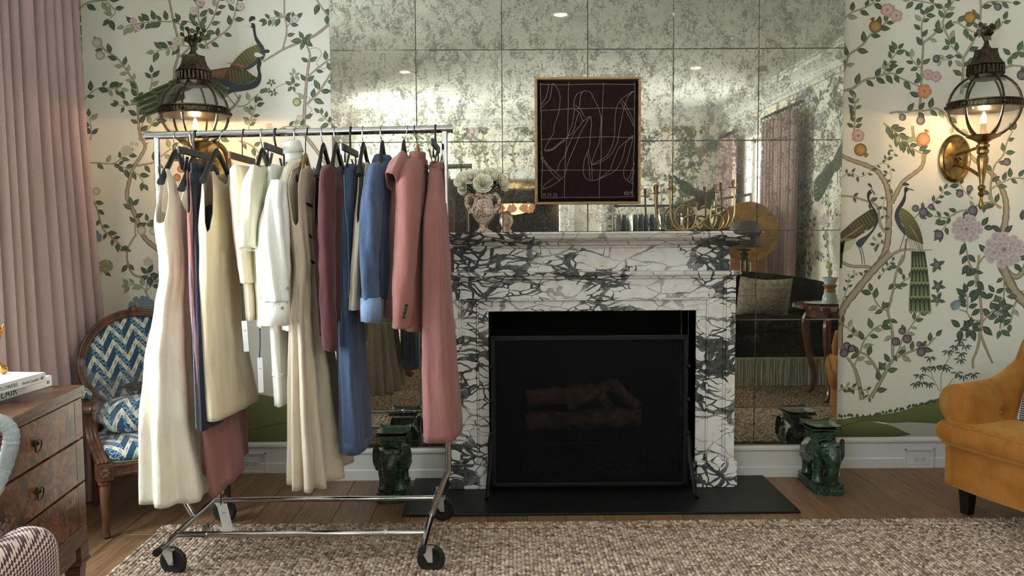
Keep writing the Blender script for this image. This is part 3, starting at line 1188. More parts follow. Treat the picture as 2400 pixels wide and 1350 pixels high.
ground([(1958, 988), (2000, 978), (2060, 972), (2110, 964), (2150, 950), (2200, 934), (2250, 930), (2300, 940), (2300, 1000), (2180, 992), (2080, 988), (2000, 990)], C_G0, C_G1, 0.0005)
ground([(2070, 995), (2180, 985), (2300, 985), (2300, 1028), (2180, 1028), (2110, 1026)], lin((178, 178, 164)), lin((164, 166, 156)), 0.0004)
ground([(1958, 985), (2010, 985), (2080, 995), (2120, 1012), (2134, 1018), (2100, 1024), (2020, 1028), (1958, 1028)], C_G0, C_GD, 0.0008)
pt.stroke([(1962, 1002), (2030, 985), (2090, 990), (2180, 984)], 3, 3, C_GD, 0.0010, C_G1)
for i in range(46):
    x = 1970 + i * 6
    y = 980 - (0 if i < 12 else (i - 12) * 1.45) + random.uniform(-2, 2)
    pt.leaf(x, y, -PI / 2 + random.uniform(-0.8, 0.8), 9, 3, 0.3)
# -------- left of the mirror
pt.branch(D([(40, 75), (60, 50), (140, 15), (250, 5), (300, 0)]), 4, 3, 20, L=26)
pt.branch(D([(280, 20), (340, 70), (370, 120), (320, 175)]), 3, 2, 14, L=25)
pt.branch(D([(885, -10), (910, 120), (940, 260), (970, 380), (970, 540), (940, 660), (935, 790)]), 5, 7)
pt.branch(D([(910, 210), (760, 205), (600, 225), (470, 250)]), 3, 2.5, 13, L=23)
pt.branch(D([(920, 210), (1000, 240), (1080, 320), (1160, 440)]), 3, 3, 22, L=22, end=False)
pt.branch(D([(970, 550), (1060, 480), (1130, 390), (1227, 330)]), 5, 5)
pt.branch(D([(1080, 445), (970, 435), (870, 465), (760, 490)]), 3, 2, 13, L=24)
pt.branch(D([(1260, 470), (1200, 300), (1170, 200), (1165, 100), (1150, 40)]), 4, 2.5, 21, L=22)
pt.branch(D([(1170, 245), (1080, 210), (1000, 200)]), 3, 2, 16, L=22)
pt.branch(D([(610, 1350), (590, 1150), (580, 900), (570, 820), (480, 680), (400, 570), (330, 520), (270, 480), (220, 420)]), 6, 3, 21, L=22)
pt.branch(D([(610, 1310), (690, 1230), (740, 1160), (800, 1110)]), 4, 2, 20, L=23)
pt.branch(D([(605, 1270), (650, 1120)]), 3, 3)
pt.branch(D([(700, 870), (720, 780), (718, 710)]), 3, 2, 17, L=22)
pt.branch(D([(540, 1000), (470, 1015), (400, 1010)]), 3, 2, 12, L=20)
pt.branch(D([(70, 960), (110, 910), (210, 845), (300, 845), (410, 855)]), 3, 2, 14, L=23)
pt.branch(D([(130, 1345), (140, 1260), (120, 1130)]), 3, 2, 17, L=22)
for (x, y, r) in ((195, 405, 12), (225, 530, 11)):
    pt.disc(*q1(D, x, y), r, C_PALE[1], C_PALE[0])
for (x, y, r, c) in ((540, 205, 9, C_PEON), (580, 265, 9, C_PEON), (970, 395, 11, C_PALE), (930, 455, 9, C_PALE), (1120, 105, 10, C_PALE), (1185, 25, 11, C_PEON), (413, 857, 6, C_PALE)):
    pt.flower(*q1(D, x, y), r, c)
pt.branch(E([(640, 590), (740, 530), (840, 470), (960, 420), (1080, 370), (1180, 310), (1290, 215)]), 4, 7)
pt.spray(*q1(E, 1030, 385), 5, 26)
pt.branch(E([(830, 465), (860, 350), (865, 250), (845, 130), (845, -10)]), 4, 3.5, 45, L=22, end=False)
pt.branch(E([(862, 270), (910, 210), (950, 180)]), 3, 2, 16, L=22)
pt.branch(E([(845, 165), (760, 165), (680, 185)]), 2.5, 2, 11, L=20)
pt.branch(E([(-20, 395), (70, 320), (160, 180), (220, -10)]), 4, 3, 20, L=22)
pt.branch(E([(80, 440), (200, 360), (310, 270), (360, 170), (400, -5)]), 4, 3, 20, L=22)
pt.branch(E([(1030, 1260), (1040, 1000), (1060, 750), (1080, 600), (1090, 520), (1060, 440)]), 8, 4, 44, L=24)
pt.branch(E([(1060, 1000), (1170, 890), (1230, 800), (1300, 690)]), 5, 5, 26, L=25, end=False)
pt.branch(E([(1075, 730), (1180, 640), (1300, 555)]), 4, 4, 32, L=22, end=False)
pt.branch(E([(1150, -10), (1230, 110), (1285, 175)]), 4, 4, 16, L=25)
pt.branch(E([(500, 1260), (520, 1150), (560, 1050), (570, 1000)]), 3, 2, 13, L=20)
pt.branch(E([(280, 1090), (380, 1000), (425, 910)]), 6, 6)
pt.branch(E([(390, 1020), (470, 1010), (550, 940), (600, 900)]), 3, 2, 18, L=23)
pt.branch(E([(780, 1250), (860, 1215), (1010, 1215)]), 3, 3, 14, L=22)
pt.branch(E([(1310, 1210), (1250, 1150), (1190, 1090)]), 3, 2, 13, L=20)
pt.branch(E([(1080, 1090), (1110, 1050), (1060, 1000), (1090, 940), (1000, 920), (970, 900), (930, 870)]), 1.5, 1.3)
pt.branch(E([(870, 800), (800, 820), (740, 860)]), 1.6, 1.3)
pt.branch(E([(1080, 470), (1160, 460), (1200, 520), (1150, 610), (1230, 660), (1260, 600)]), 1.4, 1.2)
for (x, y, L) in ((925, 820, 17), (940, 720, 15), (720, 790, 11), (742, 890, 10), (690, 870, 9)):
    pt.spray(*q1(E, x, y), 5, L, kind=1 if y > 760 else 2)
pt.disc(*q1(E, 965, 978), 10, lin((214, 206, 150)), lin((70, 84, 70)), wob=0.0)
for (x, y, r, c) in ((950, 180, 9, C_PEON), (330, 5, 10, C_PEON), (425, 65, 10, C_PEON), (30, 20, 10, C_PEON), (700, 1215, 8, C_PALE), (990, 1130, 8, C_PALE)):
    pt.flower(*q1(E, x, y), r, c)
pt.branch(F_([(425, -10), (440, 60), (470, 130), (430, 210), (390, 270), (360, 370), (345, 470), (370, 530), (410, 620), (450, 730), (500, 790), (580, 850)]), 7, 12)
pt.branch(F_([(470, 130), (487, 100)]), 5, 3)
pt.branch(F_([(90, 240), (150, 240), (250, 245), (320, 200), (345, 180)]), 3, 2.5, 20, L=20)
pt.branch(F_([(250, 245), (370, 290), (430, 330), (460, 380)]), 2.5, 2, 18, L=21)
pt.branch(F_([(410, 260), (520, 240), (560, 210), (650, 140)]), 5, 3, 24, L=22)
pt.branch(F_([(100, 470), (140, 560), (180, 690), (260, 770), (350, 860)]), 3, 4, 19, L=20, end=False)
pt.branch(F_([(410, 730), (360, 810), (345, 880), (360, 960), (400, 1015), (480, 1030), (580, 1070)]), 4, 6, 45, L=20, end=False)
pt.branch(F_([(480, 1130), (490, 960)]), 2.5, 2.5)
pt.branch(F_([(490, 1110), (540, 1060), (600, 1020)]), 2.5, 2, 14, L=24, kind=3)
pt.branch(F_([(480, 1120), (420, 1080), (365, 1080)]), 3, 2.5, 12, L=20, kind=2)
pt.branch(F_([(470, 1120), (510, 1200), (550, 1300)]), 4, 4)
pt.branch(F_([(100, 1025), (120, 1030), (190, 980)]), 2.5, 2, 12, L=18)
pt.branch(F_([(400, 730), (400, 640), (380, 540)]), 3, 3, 14, L=24)
pt.branch(F_([(450, 700), (500, 640), (560, 630)]), 2, 2, 14, L=20)
pt.spray(*q1(F_, 490, 1010), 5, 24, kind=3)
pt.peony(*q1(F_, 445, 1238), 33, C_BLUE)
pt.peony(*q1(F_, 125, 748), 17, C_BLUE)
pt.peony(*q1(F_, 200, 950), 18, C_OLIV)
pt.peony(*q1(F_, 490, 920), 12, C_PALE)
pt.peony(*q1(F_, 345, 155), 15, C_PALE)
for (x, y, r) in ((445, 705, 11), (530, 710, 10), (135, 435, 9), (70, 480, 7), (90, 550, 7), (378, 108, 4), (410, 112, 4)):
    pt.disc(*q1(F_, x, y), r, C_PALE[1], C_PALE[0])
# fruits and twigs seen between the hangers
pt.branch([(400, 390), (420, 350), (460, 330), (520, 320)], 3, 2, 16, L=22)
for (x, y) in ((424, 396), (415, 416)):
    pt.disc(x, y, 9, lin((196, 150, 118)), lin((150, 96, 70)))
pt.branch([(700, 300), (740, 350), (790, 420)], 8, 9)
pt.branch([(560, 330), (600, 350), (640, 420)], 4, 3, 18, L=20)
# grassy knoll low behind the rack
ground([(540, 1035), (545, 960), (580, 925), (640, 930), (700, 950), (760, 960), (790, 985), (790, 1038), (660, 1040)], lin((128, 134, 84)), lin((96, 102, 56)), 0.0006)
pt.stroke([(560, 1015), (620, 1000), (690, 990), (780, 1000)], 3, 3, C_GD, 0.0010, C_G1)
ground([(525, 1035), (530, 960), (545, 935), (560, 950), (575, 990), (560, 1030)], lin((70, 76, 62)), lin((44, 50, 42)), 0.0009)
for k in range(9):
    pt.disc(548 + 8 * math.sin(k * 2.1), 945 + k * 8, 8, lin((96, 102, 82)), lin((44, 50, 42)), 0.0013)

# -------- peacocks
C_NK, C_NK2 = lin((32, 38, 44)), lin((64, 70, 84))
C_BG, C_BG2 = lin((62, 72, 48)), lin((104, 112, 70))
C_SC = lin((158, 156, 104))
C_WG, C_WGL = lin((96, 72, 54)), lin((186, 158, 116))
C_TF, C_TL, C_TR = lin((44, 56, 44)), lin((92, 108, 70)), lin((146, 158, 110))
C_WT = lin((226, 220, 208))


def grad(x0, y0, x1, y1, c0, c1):
    d2 = (x1 - x0) ** 2 + (y1 - y0) ** 2
    return lambda x, y: mixc(c0, c1, max(0, min(1, ((x - x0) * (x1 - x0) + (y - y0) * (y1 - y0)) / d2)))


# left one of the pair by the lamp
b = B([(330, 780), (250, 830), (180, 880), (100, 950), (20, 1030), (10, 1110), (100, 1090), (180, 1060), (240, 1020), (310, 980), (380, 920), (400, 850), (370, 790)])
pt.poly(b, grad(*q1(B, 380, 800), *q1(B, 40, 1050), C_BG, C_WG), 0.0020)
pt.poly(B([(330, 590), (300, 620), (300, 680), (335, 750), (360, 800), (380, 860), (360, 950), (300, 1020), (230, 1060), (190, 1100), (205, 1135), (240, 1140), (310, 1050), (370, 970), (402, 900), (400, 850), (380, 790), (345, 740), (318, 680), (325, 640), (350, 615)]), grad(*q1(B, 320, 620), *q1(B, 300, 1050), C_NK, C_NK2), 0.0023)
pt.poly(B([(325, 592), (350, 590), (385, 620), (405, 655), (375, 640), (345, 622)]), C_WT, 0.0024)
pt.stroke(B([(330, 590), (345, 600), (370, 640)]), 3, 2, C_NK, 0.0025)
pt.poly(B([(348, 585), (300, 540), (315, 525), (335, 545)]), C_TF, 0.0022, False)
pt.scales(*q1(B, 345, 850), -6.5, 4.0, 8, 3.0, 4.8, 6, 3.4, C_SC, 0.0022, 0.2)
for k in range(9):
    pt.stroke(B([(260 - 12 * k, 930 + 10 * k), (150 - 12 * k, 1000 + 9 * k), (60, 1060 + 5 * k)]), 1.4, 1.0, C_WGL, 0.00225)
for k in range(9):
    pt.stroke(B([(190 - 18 * k, 1060), (150 - 16 * k, 1130), (120 - 12 * k, 1170 + 6 * k)]), 2.2, 1.0, C_OLIV[1], 0.0021)
for k in range(6):
    pt.stroke(B([(80 - 9 * k, 1080), (60 - 7 * k, 1200), (50 - 8 * k, 1345)]), 3, 2.5, C_TF if k % 2 else C_TL, 0.0021)
for dx in (0, 22):
    pt.stroke(B([(215 + dx, 1130), (240 + dx, 1220), (250 + dx, 1310)]), 1.8, 1.5, C_BR_E, 0.0021)
pt.poly(B([(262, 990), (300, 970), (290, 1000)]), C_WT, 0.0024, False)
# right one of the pair
pt.poly(B([(600, 770), (570, 830), (575, 900), (610, 970), (660, 1020), (700, 1060), (760, 1120), (815, 1190), (835, 1120), (815, 1010), (780, 920), (720, 830), (650, 775)]), grad(*q1(B, 620, 800), *q1(B, 800, 1130), C_BG2, C_WG), 0.0020)
pt.poly(B([(690, 560), (655, 575), (650, 640), (625, 700), (575, 780), (560, 850), (580, 920), (620, 980), (655, 1022), (662, 980), (625, 910), (600, 850), (605, 790), (640, 745), (665, 690), (672, 620), (700, 592)]), grad(*q1(B, 660, 600), *q1(B, 600, 950), C_NK, C_NK2), 0.0023)
pt.poly(B([(675, 560), (715, 562), (765, 605), (720, 600), (690, 592)]), C_WT, 0.0024)
pt.stroke(B([(660, 570), (700, 585), (740, 598)]), 3, 2, C_NK, 0.0025)
pt.poly(B([(650, 555), (630, 535), (660, 520), (705, 540), (690, 552)]), C_TF, 0.0022, False)
pt.scales(*q1(B, 612, 810), 4.4, 5.6, 8, 4.8, -3.6, 6, 3.4, C_SC, 0.0022, -0.1)
for k in range(9):
    pt.stroke(B([(700 + 8 * k, 930 + 14 * k), (760 + 5 * k, 1010 + 12 * k), (800 + 2 * k, 1090 + 8 * k)]), 1.4, 1.0, C_WGL, 0.00225)
for k in range(12):
    x = 700 + 12 * k
    pt.stroke(B([(x - 5, 1060 + 5 * k), (x + 5, 1130 + 3 * k), (x + 12, 1190 + 2 * k)]), 2.4, 0.9, C_WT if k % 2 else C_OLIV[1], 0.0024)
for pts in ([(655, 1020), (630, 1100), (605, 1175)], [(690, 1040), (670, 1110), (660, 1170)]):
    pt.stroke(B(pts), 1.8, 1.5, C_BR_E, 0.0021)
pt.poly(B([(610, 900), (640, 930), (650, 955)]), C_WT, 0.0024, False)
xr = [(2136, 2168), (2135, 2174), (2133, 2178), (2131, 2180), (2130, 2183)]
ys = [592, 633, 667, 700, 735]
for i in range(3, -1, -1):
    (a0, a1), (b0, b1) = xr[i], xr[i + 1]
    y0, y1 = ys[i], ys[i + 1]
    n = 5
    for k in range(n):
        f0, f1 = k / n, (k + 1) / n
        xa, xb = b0 + (b1 - b0) * f0, b0 + (b1 - b0) * f1
        ta, tb = a0 + (a1 - a0) * f0, a0 + (a1 - a0) * f1
        xm = (xa + xb) / 2
        lf = 0.0021 + (3 - i) * 0.00015
        pt.poly([(ta, y0 - 3), (tb, y0 - 3), (xb, y1 - 5), (xm, y1 + 2), (xa, y1 - 5)], grad(0, y0, 0, y1, C_TF, C_TR), lf, False)
        pt.stroke([((ta + tb) / 2, y0), (xm, y1 - 9)], 3.0, 2.2, lin((30, 36, 32)), lf + 0.00005)
        pt.disc(xm, y1 - 9, 2.4, lin((40, 50, 60)), lin((60, 74, 50)), lf + 0.0001, 8)
# big peacocks on the left
pt.poly(E([(600, 400), (580, 425), (480, 470), (400, 540), (350, 600), (320, 655), (400, 675), (480, 670), (560, 610), (625, 550), (650, 500), (640, 450)]), grad(*q1(E, 600, 430), *q1(E, 350, 640), C_BG2, C_WG), 0.0020)
pt.poly(E([(520, 222), (560, 232), (568, 290), (580, 350), (620, 410), (652, 460), (660, 530), (630, 580), (612, 540), (618, 480), (590, 430), (560, 380), (545, 300), (535, 265), (500, 258)]), grad(*q1(E, 550, 260), *q1(E, 640, 540), C_NK, C_NK2), 0.0023)
pt.poly(E([(445, 264), (485, 238), (510, 222), (530, 232), (520, 258), (490, 262)]), C_WT, 0.0024)
pt.poly(E([(510, 210), (505, 185), (525, 155), (560, 160), (565, 185), (540, 195)]), C_TF, 0.0022)
pt.poly(E([(80, 690), (200, 662), (330, 645), (470, 668), (540, 720), (580, 745), (520, 790), (440, 805), (320, 790), (200, 745)]), grad(*q1(E, 560, 740), *q1(E, 150, 690), C_BG, C_WG), 0.0021)
pt.poly(E([(60, 690), (200, 745), (260, 790), (300, 850), (240, 950), (170, 880), (90, 820)]), grad(*q1(E, 200, 750), *q1(E, 180, 920), C_TF, C_TR), 0.00195)
pt.poly(E([(600, 540), (625, 600), (612, 660), (625, 730), (610, 800), (560, 845), (450, 872), (350, 885), (295, 910), (290, 870), (310, 840), (240, 800), (225, 755), (300, 780), (400, 805), (500, 800), (565, 765), (590, 710), (580, 640), (588, 570)]), grad(*q1(E, 600, 600), *q1(E, 300, 850), C_NK, C_NK2), 0.0025)
pt.poly(E([(455, 668), (520, 620), (590, 560), (605, 580), (560, 630), (500, 665)]), C_NK2, 0.0024)
pt.poly(E([(555, 520), (580, 502), (640, 530), (600, 548), (565, 540)]), C_WT, 0.0026)
pt.poly(E([(650, 505), (660, 475), (700, 480), (695, 505)]), C_TF, 0.0022)
pt.poly(E([(490, 680), (570, 655), (575, 740)]), C_WT, 0.0023, False)
pt.scales(*q1(E, 588, 470), -6.4, 4.4, 8, 3.2, 4.6, 7, 3.4, C_SC, 0.0022, 0.1)
pt.scales(*q1(E, 520, 738), -7.5, -0.6, 7, 0.6, 5.6, 5, 3.4, C_SC, 0.0022, 0.0)
for k in range(7):
    pt.stroke(E([(300 - 6 * k, 660 + 14 * k), (200 - 5 * k, 680 + 9 * k), (90 + 6 * k, 692 + 4 * k)]), 1.5, 1.0, lin((178, 120, 92)), 0.00225)
    pt.stroke(E([(470 - 20 * k, 650 - 6 * k), (420 - 20 * k, 620 - 2 * k), (380 - 14 * k, 600)]), 1.3, 1.0, lin((168, 112, 86)), 0.00225)
for k in range(5):
    x, y = 110 + 38 * k, 830 + 22 * k
    pt.poly(E([(x, y - 60), (x + 40, y - 50), (x + 34, y + 6), (x + 12, y + 16), (x - 8, y)]), grad(0, q1(E, 0, y - 60)[1], 0, q1(E, 0, y + 16)[1], C_TF, C_TR), 0.0022 + 0.0001 * k)
for pts in ([(360, 875), (400, 940), (420, 930)], [(295, 910), (340, 970), (370, 1000)]):
    pt.stroke(E(pts), 2, 1.6, C_BR_E, 0.0021)
tiers = [[(885, 800), (918, 850), (950, 880)], [(722, 878), (745, 915), (765, 965), (805, 1005)], [(548, 960), (585, 1005), (608, 1055), (645, 1098)]]
for ti, ends in enumerate(tiers):
    for k, (x, y) in enumerate(ends):
        L = 240 if ti else 300
        c, s_ = 0.93, -0.36
        w = 26
        lf = 0.0020 - ti * 0.0002 + 0.00003 * k
        pts = [(x, y - w * 0.9), (x + L * c, y + L * s_ - w), (x + L * c + 14, y + L * s_ + w), (x + 10, y + w), (x - 14, y + 10)]
        pt.poly(D(pts), grad(*q1(D, x + L, y + L * s_), *q1(D, x, y), C_TF, C_TL), lf, False)
        pt.stroke(D([(x + 12, y), (x + L * c, y + L * s_)]), 3.2, 2.2, lin((30, 38, 32)), lf + 0.00004)
        pt.disc(*q1(D, x + 8, y), 4.2, lin((110, 124, 96)), C_TF, lf + 0.0001, 10)
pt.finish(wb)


# -------- the other walls (seen in the mirror)
def wild(pt_, x0, x1, y0, y1, n, seed, avoid=None):
    """free growing branches; plane coordinates in cm, y up"""
    r = random.Random(seed)
    for i in range(n):
        x, y = x0 + (x1 - x0) * (i + r.random()) / n, y0
        ang = PI / 2 + r.uniform(-0.3, 0.3)
        pts = [(x, y)]
        while pts[-1][1] < y1 and len(pts) < 30:
            ang += r.uniform(-0.55, 0.55)
            ang = PI / 2 + (ang - PI / 2) * 0.82
            x, y = pts[-1][0] + 14 * math.cos(ang), pts[-1][1] + 14 * math.sin(ang)
            x = min(max(x, x0 + 3), x1 - 3)
            pts.append((x, y))
            if r.random() < 0.75 and len(pts) > 3:
                a2 = ang + r.choice([-1, 1]) * r.uniform(0.5, 1.2)
                q = [(x, y)]
                for k_ in range(r.randint(2, 4)):
                    a2 += r.uniform(-0.4, 0.4)
                    q.append((min(max(q[-1][0] + 9 * math.cos(a2), x0 + 2), x1 - 2), min(q[-1][1] + 9 * math.sin(a2), y1)))
                pt_.branch(q, 1.2, 0.7, 5.5, L=7)
                t_ = r.random()
                if t_ < 0.16:
                    pt_.plum(*q[-1], 2.6)
                elif t_ < 0.26:
                    pt_.pom(*q[-1], 4.0, r.uniform(0, 6))
                elif t_ < 0.36:
                    pt_.flower(*q[-1], 4.0)
                elif t_ < 0.40:
                    pt_.peony(*q[-1], 8.0, r.choice([C_PEON, C_BLUE]))
        pt_.branch(pts, 4.0, 1.2, 11, L=7)


pr_ = Paint(lambda x, y, l: Vector((XR - l, x / 100.0, y / 100.0)), 11)
wild(pr_, -105, 470, 20, 296, 13, 5)


def peacock(p, x, y, s, f):
    """simple standing peacock; s scale in cm, f = facing +1/-1"""
    T = lambda q: [(x + f * a * s, y + b * s) for a, b in q]
    p.poly(T([(0.0, 0.0), (0.35, 0.30), (0.55, 0.30), (0.60, 0.05), (0.35, -0.18), (0.05, -0.2)]), C_BG, 0.0020)
    p.poly(T([(0.45, 0.28), (0.62, 0.20), (0.78, 0.42), (0.95, 0.40), (0.98, 0.48), (0.80, 0.54), (0.66, 0.42)]), C_NK, 0.0023)
    p.poly(T([(0.10, 0.05), (0.10, -0.22), (-0.6, -0.75), (-0.95, -0.72), (-0.98, -0.35), (-0.55, -0.15)]), grad(x, y, x - f * s, y - s * 0.6, C_TF, C_TL), 0.0019)
    for k_ in range(5):
        p.stroke(T([(0.05, -0.02 - 0.04 * k_), (-0.5, -0.25 - 0.1 * k_), (-0.95, -0.38 - 0.09 * k_)]), 0.05 * s, 0.05 * s, C_TF, 0.0021)
    for q in (0.25, 0.38):
        p.stroke(T([(q, -0.15), (q + 0.05, -0.5)]), 0.03 * s, 0.03 * s, C_BR_E, 0.0018)


peacock(pr_, 72, 213, 50, 1)
pr_.finish(wr)
pl_ = Paint(lambda x, y, l: Vector((XL + l, x / 100.0, y / 100.0)), 12)
wild(pl_, -185, 184, 20, 296, 7, 8)
wild(pl_, 440, 476, 60, 296, 1, 9)
wild(pl_, 440, 476, 100, 296, 1, 29)
pl_.finish(wl)
pfw = Paint(lambda x, y, l: Vector((x / 100.0, YB + l, y / 100.0)), 13)
wild(pfw, 158, 300, 22, 296, 5, 21)
wild(pfw, -196, -128, 22, 296, 3, 22)
wild(pfw, -126, 156, 240, 298, 9, 23)
peacock(pfw, 290, 205, 42, -1)
peacock(pfw, 300, 195, 44, 1)
pfw.finish(wf)
# ================================================================== MIRROR, CHIMNEYPIECE AND WHAT STANDS ON IT
def mirror_mat():
    t = NT('antiqued_mirror')
    p = t.pos()
    big = t.noise(t.mapping(p, (1, 1, 0.8)), 2.2, 3.0, 0.6)
    mid = t.noise(t.mapping(p, (1, 1, 0.7)), 19.0, 6.0, 0.72, 0.6)
    fine = t.noise(p, 80.0, 5.0, 0.7, 0.3)
    sepz = t.n('ShaderNodeSeparateXYZ', None, Vector=p).outputs['Z']
    hi = t.step(sepz, 1.0, 1.9)                                     # upper rows: pale haze and stronger mottling painted in for the ceiling's bright reflection
    b_ = t.math('ADD', t.math('MULTIPLY', big.outputs[0], 0.35), t.math('MULTIPLY', mid.outputs[0], 0.75))
    b_ = t.math('ADD', b_, t.math('MULTIPLY', hi, 0.06))
    blot = t.step(b_, 0.58, 0.78)
    spk = t.step(t.math('ADD', t.math('ADD', t.math('MULTIPLY', mid.outputs[0], 0.55), t.math('MULTIPLY', fine.outputs[0], 0.55)), t.math('MULTIPLY', hi, 0.035)), 0.56, 0.68)
    wear = t.math('MULTIPLY', t.math('MAXIMUM', t.math('MULTIPLY', blot, 0.45), t.math('MULTIPLY', spk, 0.8)), t.math('ADD', 0.28, t.math('MULTIPLY', hi, 0.72)))
    hue = t.noise(p, 5.0, 2.0)
    dark = t.mix(t.step(hue.outputs[0], 0.42, 0.58), lin((92, 92, 90)), lin((98, 86, 70)))
    gcol = t.mix(wear, lin((186, 182, 168)), dark)
    gl = t.n('ShaderNodeBsdfGlossy')
    t.set(gl, 'Color', gcol)
    t.set(gl, 'Roughness', t.math('ADD', 0.004, t.math('MULTIPLY', wear, 0.07)))
    df = t.n('ShaderNodeBsdfDiffuse')
    t.set(df, 'Color', t.mix(wear, lin((214, 218, 208)), lin((110, 104, 88))))
    mx = t.n('ShaderNodeMixShader')
    t.set(mx, 'i0', t.math('ADD', t.math('ADD', 0.015, t.math('MULTIPLY', hi, 0.10)), t.math('MULTIPLY', wear, 0.30)))
    t.t.links.new(gl.outputs[0], mx.inputs[1])
    t.t.links.new(df.outputs[0], mx.inputs[2])
    t.t.links.new(mx.outputs[0], t.out.inputs[0])
    return t.m


M['mirror'] = mirror_mat()
mir = thing('mirror_wall', 'wall of antiqued foxed mirror panels around and above the marble fireplace', 'mirror', ((BX0 + BX1) / 2, YM, 0.17))
zr = [PY(1500, y, YM).z for y in (957, 750, 543, 331, 115)]
dz = (zr[4] - zr[0]) / 4
ZB = 0.186
zs = [ZB] + [zr[0] + dz * i for i in range(9)]
zs = [z for z in zs if z < HC - 0.05] + [HC - 0.002]
NC = 6
cw = (BX1 - BX0) / NC
MT = PY(1400, 640, 4.48).z
for i in range(NC):
    for j in range(len(zs) - 1):
        x0, x1, z0, z1 = BX0 + cw * i, BX0 + cw * (i + 1), zs[j], zs[j + 1]
        if z1 < 1.3 and XC - OPHW - 0.05 < (x0 + x1) / 2 < XC + OPHW + 0.05 and z1 < MT:
            continue
        if z1 < MT and x1 > XC - OPHW and x0 < XC + OPHW:
            # trim the panel at the jamb, behind the marble
            if x0 < XC - OPHW:
                x1 = XC - OPHW - 0.05
            else:
                x0 = XC + OPHW + 0.05
        if x1 > XC - OPHW and x0 < XC + OPHW and z0 < OPZ + 0.06:
            if z1 > MT:
                for xa, xb in ((x0, XC - OPHW - 0.05), (XC + OPHW + 0.05, x1)):
                    if xb - xa > 0.02:
                        m_ = MB()
                        m_.b2((xa + 0.0013, YM, z0 + 0.0013), (xb - 0.0013, YM + 0.0115, OPZ + 0.0587))
                        m_.build('mirror_panel', M['mirror'], mir, smooth=0)
                z0 = OPZ + 0.06
        g = 0.0013
        m_ = MB()
        m_.b2((x0 + g, YM, z0 + g), (x1 - g, YM + 0.0115, z1 - g))
        m_.build('mirror_panel', M['mirror'], mir, smooth=0, bevel=0.002, bseg=1)


def marble_mat():
    t = NT('veined_marble')
    t.pr(0.16, 0, 0.5)
    p0 = t.pos()
    wr = t.noise(p0, 3.4, 1.5, 0.5)
    wr2 = t.noise(p0, 17.0, 2.0, 0.5)
    off = t.n('ShaderNodeVectorMath', {'operation': 'MULTIPLY_ADD'}, i0=wr.outputs['Color'], i1=(0.22, 0.22, 0.22), i2=p0).outputs[0]
    off = t.n('ShaderNodeVectorMath', {'operation': 'MULTIPLY_ADD'}, i0=wr2.outputs['Color'], i1=(0.030, 0.030, 0.030), i2=off).outputs[0]
    v = t.mapping(off, (0.55, 0.8, 1.25), (0, math.radians(32), 0))
    big = t.n('ShaderNodeTexVoronoi', {'feature': 'DISTANCE_TO_EDGE'}, Vector=v, Scale=8.0)
    sml = t.n('ShaderNodeTexVoronoi', {'feature': 'DISTANCE_TO_EDGE'}, Vector=v, Scale=20.0)
    zone = t.noise(t.mapping(off, (0.8, 1, 1.2), (0, math.radians(24), 0), (3.1, 0.4, 1.7)), 2.6, 4.0, 0.6)
    wz = t.step(zone.outputs[0], 0.36, 0.58)
    wid = t.math('ADD', 0.020, t.math('MULTIPLY', wz, 0.080))
    vein1 = t.math('SUBTRACT', 1.0, t.step(t.math('DIVIDE', big.outputs['Distance'], wid), 0.72, 0.92))
    wid2 = t.math('MAXIMUM', t.math('SUBTRACT', t.math('MULTIPLY', wz, 0.150), 0.035), 0.0)
    vein2 = t.math('MULTIPLY', t.math('SUBTRACT', 1.0, t.step(t.math('DIVIDE', sml.outputs['Distance'], t.math('ADD', wid2, 0.001)), 0.72, 0.95)), t.step(wz, 0.05, 0.3))
    vein = t.math('MAXIMUM', t.math('MULTIPLY', vein1, t.math('ADD', 0.45, t.math('MULTIPLY', wz, 0.55))), vein2)
    gr = t.noise(p0, 38.0, 4.0, 0.65)
    dk = t.mix(t.step(gr.outputs[0], 0.35, 0.68), lin((58, 62, 64)), lin((94, 98, 98)))
    wh = t.mix(t.step(wr2.outputs[0], 0.4, 0.7), lin((238, 237, 236)), lin((228, 221, 215)))
    t.base(t.mix(vein, wh, dk))
    return t.m


M['marble'] = marble_mat()
M['slate'] = plain('black_slate', (20, 21, 23), 0.45, rgb2=(27, 28, 30), scale=6, spec=0.25)
M['soot'] = plain('sooty_firebrick', (8, 8, 9), 0.9, rgb2=(14, 13, 13))

# ---- hearth slab
h0, h1 = PZ(942, 1205, 0.012), PZ(1879, 1200, 0.012)
mb = MB()
hyf = (h0.y + h1.y) / 2
mb.b2((h0.x, hyf, 0.0005), (h1.x, YM - 0.012, 0.013))
tag(mb.build('hearth_slab', M['slate'], smooth=0, bevel=0.003), 'flat black slate hearth slab on the floor before the fireplace', 'hearth')

# ---- firebox
fy0, fy1 = 4.81, 5.23
mb = MB()
fx0, fx1 = XC - OPHW + 0.0, XC + OPHW
T_ = 0.04
mb.b2((fx0 - T_, fy0, 0), (fx0, fy1, OPZ + 0.2))
mb.b2((fx1, fy0, 0), (fx1 + T_, fy1, OPZ + 0.2))
mb.b2((fx0 - T_, fy1, 0), (fx1 + T_, fy1 + T_, OPZ + 0.2))
mb.b2((fx0 - T_, fy0, OPZ + 0.16), (fx1 + T_, fy1 + T_, OPZ + 0.2))
mb.b2((fx0 - T_, YM, -0.05), (fx1 + T_, fy1 + T_, 0.004))
mb.b2((fx0 - T_, YW + 0.2, OPZ), (fx1 + T_, YW + 0.24, OPZ + 0.3))
fb = struct(mb.build('trim_20', M['soot'], smooth=0))  # black lining of the fire opening: sides, back, top and floor

# ---- marble chimneypiece
mp = thing('fireplace_mantel', 'white marble fireplace surround with heavy dark grey veining and a moulded shelf', 'fireplace', (XC, 4.38, 0))
ZSH = PY(1400, 543, 4.28).z


